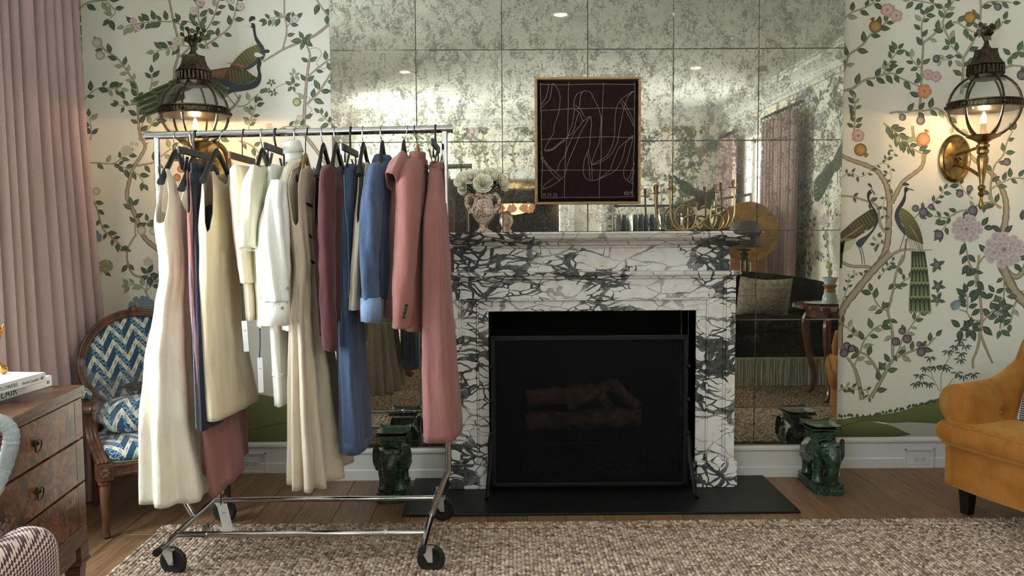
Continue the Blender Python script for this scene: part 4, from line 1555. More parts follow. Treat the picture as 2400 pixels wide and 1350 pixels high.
def zz(y, Y, x=1400):
    return PY(x, y, Y).z


ZP = zz(1082, 4.38, 1690)          # top of the plinth blocks
ZL0, ZL1 = OPZ, zz(655, 4.40)
for s_ in (-1, 1):
    b = MB()
    b.b2((XC + s_ * 0.571, 4.370, 0.0135), (XC + s_ * 0.793, YM, ZP))
    b.build('plinth', M['marble'], mp, smooth=0, bevel=0.004)
    b = MB()
    # leg built up of a recessed slip, a bead, a flat panel and a raised outer moulding
    b.b2((XC + s_ * OPHW, 4.415, ZP), (XC + s_ * 0.624, YM, ZL0 - 0.0005))
    b.b2((XC + s_ * 0.624, 4.4005, ZP), (XC + s_ * 0.634, YM, ZL0 + 0.0575))
    b.b2((XC + s_ * 0.636, 4.410, ZP), (XC + s_ * 0.717, YM, ZL0 + 0.066))
    b.b2((XC + s_ * 0.717, 4.402, ZP), (XC + s_ * 0.730, YM, ZL1))
    b.b2((XC + s_ * 0.730, 4.392, ZP), (XC + s_ * 0.780, YM, ZL1))
    b.build('leg', M['marble'], mp, smooth=0, bevel=0.003)
    b = MB()
    b.b2((XC + s_ * OPHW, 4.425, 0.004), (XC + s_ * (OPHW + 0.06), fy0 + 0.02, ZL0 + 0.02))
    b.build('jamb', M['marble'], mp, smooth=0)
b = MB()
b.b2((XC - 0.624, 4.415, ZL0), (XC + 0.624, YM + 0.1, ZL0 + 0.058))
b.b2((XC - 0.634, 4.400, ZL0 + 0.058), (XC + 0.634, YM, ZL0 + 0.068))
b.b2((XC - 0.717, 4.410, ZL0 + 0.068), (XC + 0.717, YM, ZL1))
b.build('lintel', M['marble'], mp, smooth=0, bevel=0.003)
b = MB()
b.b2((XC - OPHW, 4.425, ZL0 - 0.002), (XC + OPHW, fy0 + 0.02, ZL0 + 0.03))
b.build('head_slip', M['marble'], mp, smooth=0)


def moulding(name, prof, hw, y0):
    """prof: (outward, z); runs along the front and returns down both sides"""
    b = MB()
    vs = []
    n = len(prof)
    for o, z in prof:
        vs += [Vector((XC - hw - o, YM, z)), Vector((XC - hw - o, y0 - o, z)), Vector((XC + hw + o, y0 - o, z)), Vector((XC + hw + o, YM, z))]
    fs = []
    for i in range(n - 1):
        for k_ in range(3):
            fs.append((i * 4 + k_, i * 4 + k_ + 1, (i + 1) * 4 + k_ + 1, (i + 1) * 4 + k_))
    fs.append((0, 1, 2, 3)[::-1])
    fs.append(tuple((n - 1) * 4 + k_ for k_ in range(4)))
    b.add(vs, fs)
    return b.build(name, M['marble'], mp, smooth=25)


ZM0, ZM1 = ZL1, zz(636, 4.38)
moulding('architrave_moulding', [(0.0, ZM0), (0.010, ZM0 + 0.004), (0.014, ZM0 + 0.016), (0.030, ZM0 + 0.022), (0.036, ZM0 + 0.036), (0.036, ZM1 - 0.004), (0.0, ZM1)], 0.770, 4.410)
ZF1 = zz(582, 4.44)
b = MB()
b.b2((XC - 0.756, 4.435, ZM1 - 0.004), (XC + 0.756, YM, ZF1 + 0.03))
b.build('frieze', M['marble'], mp, smooth=0, bevel=0.003)
moulding('bed_moulding', [(0.0, ZF1), (0.012, ZF1 + 0.004), (0.020, ZF1 + 0.014), (0.045, ZF1 + 0.020), (0.060, ZF1 + 0.034), (0.075, ZF1 + 0.04)], 0.760, 4.43)
ZS0 = ZF1 + 0.038
moulding('shelf', [(0.0, ZS0), (0.02, ZS0 + 0.006), (0.045, ZS0 + 0.020), (0.055, ZS0 + 0.034), (0.058, ZSH - 0.012), (0.066, ZSH - 0.010), (0.066, ZSH)], 0.824, 4.350)

# ---- fire screen
YS = 4.30
sx0, sx1 = PY(1156, 900, YS).x, PY(1607, 900, YS).x
szt = PY(1400, 786, YS).z
scr = thing('fire_screen', 'black iron mesh fire screen on arched feet before the fireplace', 'fire screen', ((sx0 + sx1) / 2, YS, 0.013))
b = MB()
for (x0, x1, z0, z1) in ((sx0 - 0.012, sx0 + 0.012, 0.05, szt), (sx1 - 0.012, sx1 + 0.012, 0.05, szt), (sx0, sx1, szt - 0.026, szt), (sx0, sx1, 0.05, 0.07)):
    b.b2((x0, YS - 0.008, z0), (x1, YS + 0.008, z1))
b.build('frame', M['black_iron'], scr, smooth=0, bevel=0.003)


def mesh_mat():
    t = NT('fine_black_mesh')
    tr = t.n('ShaderNodeBsdfTransparent')
    df = t.n('ShaderNodeBsdfPrincipled')
    df.inputs['Base Color'].default_value = lin((9, 10, 16))
    df.inputs['Roughness'].default_value = 0.6
    df.inputs['Specular IOR Level'].default_value = 0.15
    mx = t.n('ShaderNodeMixShader')
    p = t.pos()
    s = t.n('ShaderNodeSeparateXYZ', None, Vector=p)
    a = t.math('GREATER_THAN', t.math('FRACT', t.math('MULTIPLY', s.outputs['Z'], 260.0)), 0.45)
    c = t.math('GREATER_THAN', t.math('FRACT', t.math('MULTIPLY', s.outputs['X'], 260.0)), 0.45)
    t.set(mx, 'i0', t.math('SUBTRACT', 1.0, t.math('MULTIPLY', a, c)))
    t.t.links.new(tr.outputs[0], mx.inputs[1])
    t.t.links.new(df.outputs[0], mx.inputs[2])
    t.t.links.new(mx.outputs[0], t.out.inputs[0])
    return t.m


b = MB()
b.grid(lambda u, v: Vector((sx0 + (sx1 - sx0) * u, YS, 0.06 + (szt - 0.08) * v)), 2, 2)
b.build('mesh', mesh_mat(), scr, smooth=0)
for x, s_ in ((sx0, -1), (sx1, 1)):
    b = MB()
    b.tube(crom([(x + s_ * 0.016, YS, 0.33), (x + s_ * 0.022, YS - 0.01, 0.27), (x + s_ * 0.02, YS - 0.03, 0.2), (x + s_ * 0.03, YS - 0.075, 0.10), (x + s_ * 0.035, YS - 0.09, 0.035), (x + s_ * 0.04, YS - 0.12, 0.019)], 5), 0.009, 6, ry=0.012)
    b.tube(crom([(x + s_ * 0.016, YS, 0.2), (x + s_ * 0.02, YS + 0.02, 0.12), (x + s_ * 0.02, YS + 0.05, 0.06), (x + s_ * 0.02, YS + 0.07, 0.019)], 5), 0.009, 6, ry=0.012)
    b.build('foot', M['black_iron'], scr)
    for z in (0.34, 0.52, 0.70):
        b = MB()
        b.ball((x + s_ * 0.012, YS - 0.006, z), 0.013, 10, 6)
        b.build('stud', M['black_iron'], scr)

# ---- log fire
M['log'] = plain('ceramic_log', (128, 96, 74), 0.9, rgb2=(66, 46, 36), scale=16, bump=0.8, bscale=30, bdist=0.01)


def log(label, p0, p1, r, seed):
    p0, p1 = Vector(p0), Vector(p1)
    rr = random.Random(seed)
    n = 9
    pts = [p0 + (p1 - p0) * i / n + Vector((0, 0, rr.uniform(-.006, .006))) for i in range(n + 1)]
    b = MB()
    b.tube(pts, [r * rr.uniform(0.85, 1.1) for _ in pts], 9)
    b.v = [(x + rr.uniform(-.006, .006), y + rr.uniform(-.006, .006), z + rr.uniform(-.006, .006)) for x, y, z in b.v]
    return tag(b.build('log', M['log'], smooth=50), label, 'log', 'logs in the grate')


YG = 4.73
gx = lambda px: PY(px, 950, YG).x
gz = lambda py: PY(1370, py, YG).z
gr = thing('log_grate', 'black iron grate carrying the logs inside the fireplace', 'grate', (gx(1365), YG, 0.005))
ZG = gz(1030)
b = MB()
for k_ in range(7):
    x = gx(1225 + 46 * k_)
    b.tube(crom([(x, YG - 0.12, ZG + 0.07), (x, YG - 0.10, ZG), (x, YG + 0.10, ZG), (x, YG + 0.13, ZG + 0.05)], 4), 0.008, 6)
b.tube([(gx(1215), YG - 0.1, ZG), (gx(1515), YG - 0.1, ZG)], 0.009, 6)
b.tube([(gx(1215), YG + 0.1, ZG), (gx(1515), YG + 0.1, ZG)], 0.009, 6)
for x in (gx(1220), gx(1510)):
    for y in (-0.1, 0.1):
        b.tube([(x, YG + y, ZG), (x, YG + y, 0.004)], 0.01, 6)
b.build('bars', M['black_iron'], gr)
log('long lower log lying across the front of the grate', (gx(1235), YG - 0.055, gz(985)), (gx(1500), YG - 0.05, gz(975)), 0.055, 1)
log('long dark log lying at the back of the grate', (gx(1240), YG + 0.07, gz(985)), (gx(1490), YG + 0.07, gz(985)), 0.05, 2)
log('upper left log resting flat on the two lower logs', (gx(1235), YG + 0.02, gz(935)), (gx(1390), YG + 0.05, gz(922)), 0.052, 3)
log('slanting log leaning over the upper left log', (gx(1330), YG - 0.03, gz(950)), (gx(1450), YG + 0.04, gz(898)), 0.03, 4)
log('short log pointing forward from the middle of the pile', (gx(1425), YG - 0.09, gz(948)), (gx(1395), YG + 0.08, gz(918)), 0.03, 5)
log('upper right log sloping down at the end of the pile', (gx(1440), YG + 0.02, gz(905)), (gx(1495), YG - 0.02, gz(955)), 0.034, 6)
b = MB()
rr = random.Random(4)
for k_ in range(260):
    x, y = gx(1215) + rr.random() * (gx(1515) - gx(1215)), YG - 0.16 + rr.random() * 0.28
    s_ = rr.uniform(0.008, 0.02)
    b.box((x, y, 0.012 + rr.random() * 0.055), (s_, s_, s_ * 0.8), Euler((rr.random() * 3, rr.random() * 3, rr.random() * 3)).to_matrix())
o = b.build('ember_bed', plain('ember_chips', (74, 68, 64), 0.95, rgb2=(36, 33, 32), scale=50), smooth=0)
tag(o, 'bed of grey ember chips under the grate', 'embers')
o['kind'] = 'stuff'

# ---- picture
YPC = YM - 0.002
Z = Tr(1240, 170, 4.218)
pc = PY(1377, 330, YPC)
pic = thing('framed_picture', 'dark maroon framed picture of white scribbled lines hung on the mirror', 'picture', (pc.x, YPC, pc.z))


def pp(x, y, off):
    (px, py), = Z([(x, y)])
    # the picture hangs straight: keep the photo's small roll out of it
    q = PY(px, py, YPC - 0.035)
    return Vector((q.x, YPC - off, q.z))


a_, c_ = pp(57, 48, 0), pp(1100, 1297, 0)
X0, X1, Z0, Z1 = a_.x, c_.x, c_.z, a_.z
b = MB()
fw = 0.013
for (x0, x1, z0, z1) in ((X0, X0 + fw, Z0, Z1), (X1 - fw, X1, Z0, Z1), (X0 + fw, X1 - fw, Z0, Z0 + fw), (X0 + fw, X1 - fw, Z1 - fw, Z1)):
    b.b2((x0, YPC - 0.045, z0), (x1, YPC, z1))
b.build('frame', M['light_wood'], pic, smooth=0, bevel=0.0015)
b = MB()
b.b2((X0 + fw, YPC - 0.012, Z0 + fw), (X1 - fw, YPC - 0.002, Z1 - fw))
b.build('backing', plain('float_gap', (12, 10, 9), 0.9), pic, smooth=0)
g = 0.027
b = MB()
b.b2((X0 + g, YPC - 0.035, Z0 + g), (X1 - g, YPC - 0.012, Z1 - g))
b.build('canvas', plain('maroon_canvas', (40, 28, 27), 0.95, rgb2=(33, 23, 23), scale=30, bump=0.3, bscale=500, spec=0.1), pic, smooth=0, bevel=0.002)
LN = [
    [(112, 105), (115, 300), (122, 450), (120, 640), (130, 900), (125, 1100), (125, 1240)],
    [(392, 100), (388, 300), (380, 600), (370, 700), (358, 850), (350, 1100), (352, 1240)],
    [(735, 98), (725, 350), (718, 600), (705, 900), (695, 1100), (692, 1240)],
    [(1046, 98), (1042, 400), (1040, 700), (1030, 900), (1020, 1230)],
    [(107, 118), (400, 120), (700, 115), (1045, 118)], [(107, 375), (390, 362), (600, 355), (860, 352), (1040, 365)],
    [(110, 662), (370, 650), (700, 635), (1020, 642)], [(115, 970), (400, 962), (700, 965), (1046, 965)], [(125, 1240), (400, 1235), (700, 1232), (1042, 1225)],
    [(195, 105), (180, 200), (150, 280), (112, 320)], [(232, 105), (205, 260), (160, 310), (120, 350)],
    [(240, 105), (295, 190), (305, 280), (290, 400), (250, 520), (245, 590), (210, 650), (155, 770), (240, 760), (290, 720), (360, 670)],
    [(155, 770), (230, 752), (290, 705), (360, 650), (430, 590), (460, 500), (490, 400)],
    [(498, 350), (505, 260), (530, 190), (600, 190), (640, 260), (690, 360), (710, 470), (700, 620), (690, 700), (650, 800), (615, 905)],
    [(530, 188), (470, 220), (445, 300), (445, 380), (430, 490), (390, 620), (370, 680)],
    [(455, 320), (500, 360), (550, 440)], [(535, 480), (440, 610), (400, 700), (370, 780), (350, 830), (300, 900), (275, 990)],
    [(455, 370), (500, 400), (535, 475), (600, 435), (615, 490), (605, 640), (590, 760), (555, 840), (535, 950), (550, 1030), (600, 1065), (690, 1050), (800, 960), (840, 850), (900, 730), (1020, 642)],
    [(600, 440), (540, 540), (490, 640), (440, 760), (390, 880), (360, 1000), (310, 1060), (220, 1120), (137, 1150), (170, 1095), (240, 1045)],
    [(585, 765), (615, 910), (625, 1055)], [(570, 800), (590, 900), (600, 1055)],
    [(615, 910), (700, 870), (790, 790), (840, 650), (850, 450), (870, 330), (930, 250), (1035, 183), (985, 230), (955, 300), (930, 380), (900, 540), (870, 700), (800, 820), (700, 890), (615, 914)],
    [(905, 290), (960, 380), (1035, 530)], [(920, 270), (980, 360), (1038, 490)],
    [(112, 780), (160, 880), (240, 970), (320, 1045)], [(112, 840), (180, 930), (240, 1010), (300, 1065)],
    [(700, 1050), (850, 970), (920, 850), (960, 700), (1025, 625), (1000, 750), (965, 880), (935, 960), (940, 1030), (970, 1070), (1038, 1105)],
    [(970, 1065), (1010, 990), (1040, 890)], [(1000, 1080), (1040, 980)],
    # signature
    [(938, 1195), (950, 1180), (944, 1205), (955, 1210), (968, 1180), (978, 1180), (970, 1205), (985, 1208), (992, 1185), (1000, 1178), (1008, 1190), (1003, 1200), (1018, 1170), (1015, 1210)],
]
M['white_line'] = plain('white_paint_line', (146, 131, 124), 0.8)
b = MB()
pk = Paint(lambda x, y, l: pp(x, y, 0.0355 + l * 0.4), 2)
for ln in LN:
    wv = [(x + random.uniform(-2, 2), y + random.uniform(-2, 2)) for x, y in crom(ln, 3)]
    pk.ribbon(b, wv, 4.4, 4.4, (1, 1, 1, 1), (1, 1, 1, 1), 0.001, 3)
# the date, 10.23.25, in brush strokes
DG = {'1': [[(0.5, 0), (0.5, 1)]], '0': [[(0.2, 0.1), (0.8, 0.1), (0.9, 0.9), (0.2, 0.9), (0.15, 0.1)]], '.': [[(0.4, 0.95), (0.55, 0.98), (0.5, 0.92)]],
      '2': [[(0.1, 0.2), (0.5, 0.0), (0.85, 0.25), (0.1, 1.0), (0.95, 0.95)]], '3': [[(0.1, 0.1), (0.8, 0.1), (0.45, 0.45), (0.85, 0.75), (0.1, 0.98)]],
      '5': [[(0.9, 0.0), (0.25, 0.05), (0.2, 0.45), (0.8, 0.5), (0.75, 0.9), (0.1, 1.0)]]}
x = 132
for chx in '10.23.25':
    w = 10 if chx in '1.' else 18
    for st in DG[chx]:
        pk.ribbon(b, [(x + u * w, 1196 + v * 28) for u, v in st], 3.4, 3.4, (1, 1, 1, 1), (1, 1, 1, 1), 0.001, 3)
    x += w + 4
o = b.build('painted_lines', M['white_line'], pic, smooth=0)
o['kind'] = 'stuff'

# ---- jug with roses
YJ = 4.44
J = Tr(1040, 380, 7.5)


def jp(x, y, Y=YJ):
    (px, py), = J([(x, y)])
    return PY(px, py, Y)


jc = jp(690, 1240)
jc.z = ZSH
ks = YJ / F_PX / 7.5


def jug_mat():
    t = NT('brown_transfer_china')
    t.pr(0.15, 0, 0.5, coat=0.4)
    p = t.pos()
    n1 = t.noise(p, 75.0, 5.0, 0.65, 0.4)
    n2 = t.noise(p, 26.0, 2.0)
    f = t.math('ADD', n1.outputs[0], t.math('MULTIPLY', t.math('SUBTRACT', n2.outputs[0], 0.5), 0.25))
    t.base(t.mix(t.step(f, 0.47, 0.57), lin((226, 212, 196)), t.mix(t.step(n2.outputs[0], 0.4, 0.6), lin((120, 70, 50)), lin((160, 104, 66)))))
    return t.m


M['china'] = jug_mat()
jug = thing('footed_jug', 'brown and white patterned two-handled jug holding roses on the mantel', 'jug', jc)
prof = [(1, 2), (140, 2), (142, 18), (110, 38), (70, 70), (56, 110), (66, 150), (90, 170), (150, 240), (200, 330), (212, 380), (204, 430), (180, 480), (160, 520), (152, 570), (160, 630), (172, 665), (164, 668), (150, 630), (140, 560), (150, 500), (1, 480)]
b = MB()
b.lathe([(r * ks, z * ks) for r, z in prof], jc, 28)
# pull the lip out into a spout
b.v = [(x + (0.03 * max(0, (z - jc.z - 560 * ks) / (110 * ks)) ** 2 if x < jc.x - 0.02 else 0) * -1 * (1 if abs(y - jc.y) < 0.03 else 0), y, z) for x, y, z in b.v]
b.build('body', M['china'], jug)
for s_ in (-1, 1):
    b = MB()
    b.tube(crom([jc + Vector((s_ * 150 * ks, 0, 610 * ks)), jc + Vector((s_ * 215 * ks, 0, 665 * ks)), jc + Vector((s_ * 275 * ks, 0, 600 * ks)), jc + Vector((s_ * 282 * ks, 0, 500 * ks)), jc + Vector((s_ * 250 * ks, 0, 430 * ks)), jc + Vector((s_ * 200 * ks, 0, 345 * ks))], 6), 0.0075, 8, ry=0.011)
    b.build('handle', M['china'], jug)

M['rose'] = plain('cream_rose_petal', (250, 247, 230), 0.6, rgb2=(240, 234, 208), scale=40)
M['stem'] = plain('dark_leaf_green', (44, 58, 34), 0.5, rgb2=(58, 76, 44), scale=30)


def rose(label, c, d, R, seed):
    rr = random.Random(seed)
    t_ = thing('rose', label, 'flower', c, 0, 'roses in the jug')
    q = Vector(d).to_track_quat('Z', 'Y').to_matrix()
    b = MB()
    for ring, n, r0, h, curl in ((0, 2, 0.09, 0.60, 0.0), (1, 3, 0.20, 0.62, 0.04), (2, 4, 0.34, 0.60, 0.12), (3, 5, 0.50, 0.50, 0.26), (4, 6, 0.66, 0.36, 0.42), (5, 7, 0.80, 0.18, 0.55)):
        for k_ in range(n):
            a0 = 2 * PI * k_ / n + ring * 0.9 + rr.uniform(-0.15, 0.15)
            w = 2.5 / n * 1.35 if n > 2 else 2.0
            hh = h * rr.uniform(0.92, 1.06)

            def fn(u, v):
                s_ = (u - 0.5) * 2
                a = a0 + s_ * w
                edge = 1 - 0.22 * abs(s_) ** 2.5
                z = -0.42 + (hh + 0.42) * v * edge
                r = r0 * (0.25 + 0.75 * math.sin(min(1, v * 1.15) * PI / 2)) + curl * max(0, v - 0.62) ** 1.2 * 1.8 - 0.05 * r0 * abs(s_)
                return Vector(c) + q @ Vector((r * math.cos(a) * R, r * math.sin(a) * R, z * R))
            b.grid(fn, 6, 5)
    b.build('petals', M['rose'], t_, smooth=180, solid=0.0012)
    b = MB()
    b.tube([Vector(c) + q @ Vector((0, 0, -0.35 * R)), Vector(c) + q @ Vector((0, 0, -0.8 * R)), (jc + Vector((rr.uniform(-.02, .02), rr.uniform(-.02, .02), 600 * ks))) * 0.6 + Vector(c) * 0.4, jc + Vector((rr.uniform(-.02, .02), rr.uniform(-.02, .02), 560 * ks))], 0.0028, 6)
    b.build('stem', M['stem'], t_)
    for k_ in range(2):
        b = MB()
        a = rr.uniform(0, 6.28)
        st = Vector(c) + q @ Vector((0, 0, -0.55 * R))
        dr = (Vector((math.cos(a), -abs(math.sin(a)) * 0.7, -0.25))).normalized()
        sd = dr.cross(Vector((0, 0, 1))).normalized()
        b.grid(lambda u, v: st + dr * (u * 0.042) + sd * ((v - 0.5) * 0.03 * math.sin(PI * min(1, u * 0.95 + 0.04))) + Vector((0, 0, -0.01 * u * u + 0.004 * abs(v - .5))), 5, 2)
        b.build('leaf', M['stem'], t_, smooth=180, solid=0.0008)


for lab, x, y, Y, d, r in (
        ('cream rose at the left edge of the bunch, nearest the clothes rail', 315, 300, 4.44, (-0.6, -0.6, 0.5), 0.047),
        ('cream rose between the left-edge rose and the topmost rose', 470, 260, 4.41, (-0.2, -0.8, 0.45), 0.044),
        ('topmost middle cream rose of the bunch', 640, 215, 4.47, (0.0, -0.3, 1), 0.042),
        ('cream rose facing forward low in the middle above the jug', 690, 375, 4.37, (0.05, -1, 0.25), 0.050),
        ('large cream rose at the upper right of the bunch', 900, 250, 4.45, (0.35, -0.5, 0.7), 0.052),
        ('cream rose at the right edge of the bunch, towards the picture', 1040, 370, 4.45, (0.9, -0.5, 0.2), 0.044),
        ('cream rose hanging low at the left under the edge rose', 330, 450, 4.43, (-0.7, -0.7, -0.1), 0.036),
        ('drooping cream rose resting on the lip of the jug', 650, 530, 4.38, (-0.05, -0.8, -0.55), 0.026),
        ('cream rose hidden behind the upper right of the bunch', 820, 170, 4.51, (0.15, 0.1, 1), 0.040)):
    rose(lab, jp(x, y, Y), d, r, int(x))

# ---- brass candelabrum
YC = 4.44
Cn = Tr(1500, 400, 6.75)
cb = PY(1620, 541, YC)
can = thing('candelabrum', 'twisted brass tube candelabrum of looping arms on the mantel', 'candelabrum', (cb.x, YC, ZSH))


def cp(x, y, dy=0.0):
    (px, py), = Cn([(x, y)])
    q = PY(px, py, YC + dy)
    q.z = max(q.z, ZSH + 0.0065)
    return q


ARMS = [
    (0.00, [(240, 300), (242, 480), (250, 640), (275, 790), (350, 900), (470, 945), (600, 948)]),
    (-0.03, [(480, 230), (478, 420), (478, 600), (490, 760), (545, 880), (650, 942), (800, 920), (930, 850), (1070, 740)]),
    (0.02, [(890, 560), (885, 720), (860, 850), (760, 935), (640, 910), (555, 800), (550, 680), (620, 575), (720, 548), (820, 590), (872, 690), (980, 830), (1100, 925), (1220, 948)]),
    (-0.02, [(1140, 540), (1115, 700), (1120, 850), (1200, 946), (1290, 890), (1318, 800), (1270, 715), (1180, 700), (1090, 740)]),
    (0.03, [(1475, 230), (1490, 420), (1495, 600), (1480, 740), (1410, 870), (1300, 935), (1180, 948)]),
    (0.04, [(1190, 290), (1205, 480), (1208, 700), (1195, 830), (1120, 940)]),
    (0.01, [(1120, 600), (1240, 552), (1350, 600), (1402, 720), (1370, 850), (1280, 935), (1180, 946)]),
    (0.05, [(757, 560), (758, 700), (757, 860), (740, 945)]),
    (0.035, [(880, 720), (780, 705), (690, 760), (680, 870), (730, 945)]),
]
for k_, (dy, pts) in enumerate(ARMS):
    b = MB()
    b.tube([cp(x, y, dy) for x, y in crom(pts, 7)], 0.0052, 8)
    b.build('arm', M['bright_brass'], can)
for (x, y, dy, pan) in ((240, 235, 0, 1), (480, 160, -0.03, 1), (1473, 140, 0.03, 1), (1187, 215, 0.04, 1), (890, 495, 0.02, 0), (1145, 470, -0.02, 0), (757, 505, 0.05, 0)):
    top = cp(x, y, dy)
    b = MB()
    h = 0.043 if pan else 0.03
    b.lathe([(0.0055, -h), (0.010, 0.0), (0.0088, 0.0), (0.006, -h * 0.6), (0.0005, -h * 0.6)], top, 14)
    o_ = b.build('candle_cup', M['bright_brass'], can)
    if pan:
        b = MB()
        b.lathe([(0.004, -0.003), (0.024, -0.001), (0.025, 0.002), (0.004, 0.001)], top - Vector((0, 0, h + 0.001)), 18)
        b.build('drip_pan', M['brass'], o_)
# ================================================================== GLOBE LANTERN SCONCES
def sconce(label, X, zc, seed):
    YG_ = 4.48
    R = 0.170
    root = thing('globe_sconce', label, 'wall lamp', (X, YW, zc - 0.26), 0)
    c = Vector((X, YG_, zc))
    P = lambda dx, dy, dz_: c + Vector((dx, dy, dz_))
    rx = Matrix.Rotation(PI / 2, 3, 'X')
    pz = zc - 0.262
    b = MB()
    b.lathe([(0.001, 0.0), (0.105, 0.0), (0.112, 0.006), (0.112, 0.018), (0.098, 0.030), (0.085, 0.024), (0.06, 0.03), (0.001, 0.034)], (X, YW - 0.0005, pz), 32, rx, sx=0.82, sy=1.25)
    b.build('back_plate', M['brass'], root)
    b = MB()
    b.tube([(X, YW - 0.025, pz + 0.02), (X, YG_, pz + 0.045)], 0.009, 8)
    b.tube(crom([(X, YW - 0.03, pz - 0.03), (X, YW - 0.06, pz - 0.045), (X, YW - 0.075, pz - 0.02), (X, YW - 0.055, pz - 0.005), (X, YW - 0.045, pz - 0.022), (X, YW - 0.08, pz - 0.05), (X, YW - 0.16, pz - 0.07), (X, YG_ + 0.015, pz - 0.12)], 5), 0.010, 8)
    b.build('bracket', M['brass'], root)
    b = MB()
    z0 = pz
    b.lathe([(0.001, -0.305), (0.008, -0.30), (0.014, -0.28), (0.009, -0.255), (0.007, -0.235), (0.016, -0.225), (0.018, -0.212), (0.012, -0.204), (0.019, -0.19), (0.020, -0.178), (0.011, -0.168), (0.013, -0.15), (0.021, -0.09), (0.030, -0.03), (0.027, -0.012), (0.022, 0.0), (0.030, 0.006), (0.030, 0.022), (0.022, 0.03), (0.033, 0.04), (0.034, 0.05), (0.024, 0.056), (0.030, 0.066), (0.050, 0.078), (0.085, 0.094), (0.088, 0.102), (0.001, 0.104)], (X, YG_, z0), 20)
    b.build('stem', M['brass'], root)
    b = MB()
    b.ball(c, R, 36, 22)
    b.build('globe', M['clear_glass'], root, smooth=180)
    # ribs
    for k_ in range(6):
        a = PI / 6 + k_ * PI / 3
        pts = []
        for i in range(13):
            t_ = -PI / 2 + 0.36 + (PI - 0.72) * i / 12
            pts.append(P(math.cos(a) * math.cos(t_) * (R + 0.006), math.sin(a) * math.cos(t_) * (R + 0.006), math.sin(t_) * (R + 0.006)))
        b = MB()
        b.tube(pts, 0.005, 6, ry=0.0075, twist=(-math.sin(a), math.cos(a), 0))
        b.build('rib', M['bronze'], root)
    b = MB()
    b.lathe([(R + 0.004, -0.022), (R + 0.016, -0.022), (R + 0.016, -0.016), (R + 0.008, -0.012), (R + 0.008, 0.012), (R + 0.016, 0.016), (R + 0.016, 0.022), (R + 0.004, 0.022)], c, 40)
    for k_ in range(60):
        a = 2 * PI * k_ / 60
        b.box(P(math.cos(a) * (R + 0.010), math.sin(a) * (R + 0.010), 0), (0.006, 0.008, 0.022), Matrix.Rotation(a, 3, 'Z'))
    band = b.build('band', M['bronze'], root)
    for k_ in range(6):
        a = PI / 6 + k_ * PI / 3
        b = MB()
        b.ball(P(math.cos(a) * (R + 0.016), math.sin(a) * (R + 0.016), 0), 0.011, 10, 6)
        b.build('rosette', M['bronze'], band)
    b = MB()
    zt = R * 0.95
    b.lathe([(0.085, zt - 0.02), (0.088, zt + 0.0), (0.082, zt + 0.01), (0.082, zt + 0.045), (0.090, zt + 0.050), (0.104, zt + 0.054), (0.092, zt + 0.064), (0.074, zt + 0.09), (0.062, zt + 0.13), (0.066, zt + 0.137), (0.001, zt + 0.142)], c, 6)
    for k_ in range(26):
        a = 2 * PI * k_ / 26
        b.tube([P(math.cos(a) * 0.086, math.sin(a) * 0.086, zt + 0.048), P(math.cos(a) * 0.09, math.sin(a) * 0.09, zt + 0.005)], [0.008, 0.004], 5)
    b.build('cap', M['bronze'], root, smooth=25)
    b = MB()
    rr = random.Random(seed)
    zb = zt + 0.145
    b.lathe([(0.028, zb), (0.014, zb + 0.02), (0.010, zb + 0.05), (0.001, zb + 0.055)], c, 10)
    for k_ in range(9):
        a = 2 * PI * k_ / 9 + 0.2
        sp = rr.uniform(0.025, 0.062)
        top = P(math.cos(a) * sp, math.sin(a) * sp, zb + rr.uniform(0.085, 0.135))
        b.tube(crom([P(0, 0, zb + 0.03), P(math.cos(a) * sp * 0.45, math.sin(a) * sp * 0.45, zb + 0.075), top], 4), [0.006] * 4 + [0.0045] * 5, 6)
        b.ball(top, 0.012, 8, 5)
        b.box(P(math.cos(a) * sp * 0.6, math.sin(a) * sp * 0.6, zb + 0.08), (0.026, 0.006, 0.02), Euler((rr.uniform(-1, 1), rr.uniform(-1, 1), a)).to_matrix())
    b.build('finial', M['bronze'], root)
    b = MB()
    b.lathe([(0.016, -R + 0.01), (0.014, -R + 0.07), (0.012, -R + 0.075), (0.001, -R + 0.076)], c, 12)
    ho = b.build('candle_tube', plain('ivory_tube', (226, 214, 186), 0.5), root)
    b = MB()
    b.lathe([(0.007, -0.03), (0.013, -0.012), (0.0145, 0.004), (0.011, 0.022), (0.005, 0.038), (0.0005, 0.044)], P(0, 0, -0.075), 14)
    b.build('bulb', emit('bulb_glow', (255, 206, 140), 55.0), ho)
    l = bpy.data.lights.new('sconce_bulb', 'POINT')
    l.energy = 9.0
    l.color = (1.0, 0.66, 0.34)
    l.shadow_soft_size = 0.016
    o = bpy.data.objects.new('sconce_lamp', l)
    COL.objects.link(o)
    o.location = P(0.0, 0.0, -0.035)


g1 = PY(2307, 248, 4.48)
g2 = PY(457, 263, 4.48)
sconce('globe wall lantern with brass bracket beside the pair of peacocks', g1.x, g1.z, 1)
sconce('globe wall lantern behind the clothes rail in front of the two large peacocks', g2.x, g2.z, 2)
# ================================================================== ROLLING RACK AND CLOTHES
DYR = -0.065
YR = 3.605


def PQ(px, py, Y):
    return PY(px, py, Y + DYR)


rl, rr_ = PY(345, 318, YR), PY(1058, 302, YR)
rack = thing('clothes_rack', 'rolling chrome clothes rack on four black castors, full of clothes, before the mirror wall', 'clothes rack', ((rl.x + rr_.x) / 2, YR, 0))


def rail_z(x):
    return rl.z + (rr_.z - rl.z) * (x - rl.x) / (rr_.x - rl.x)


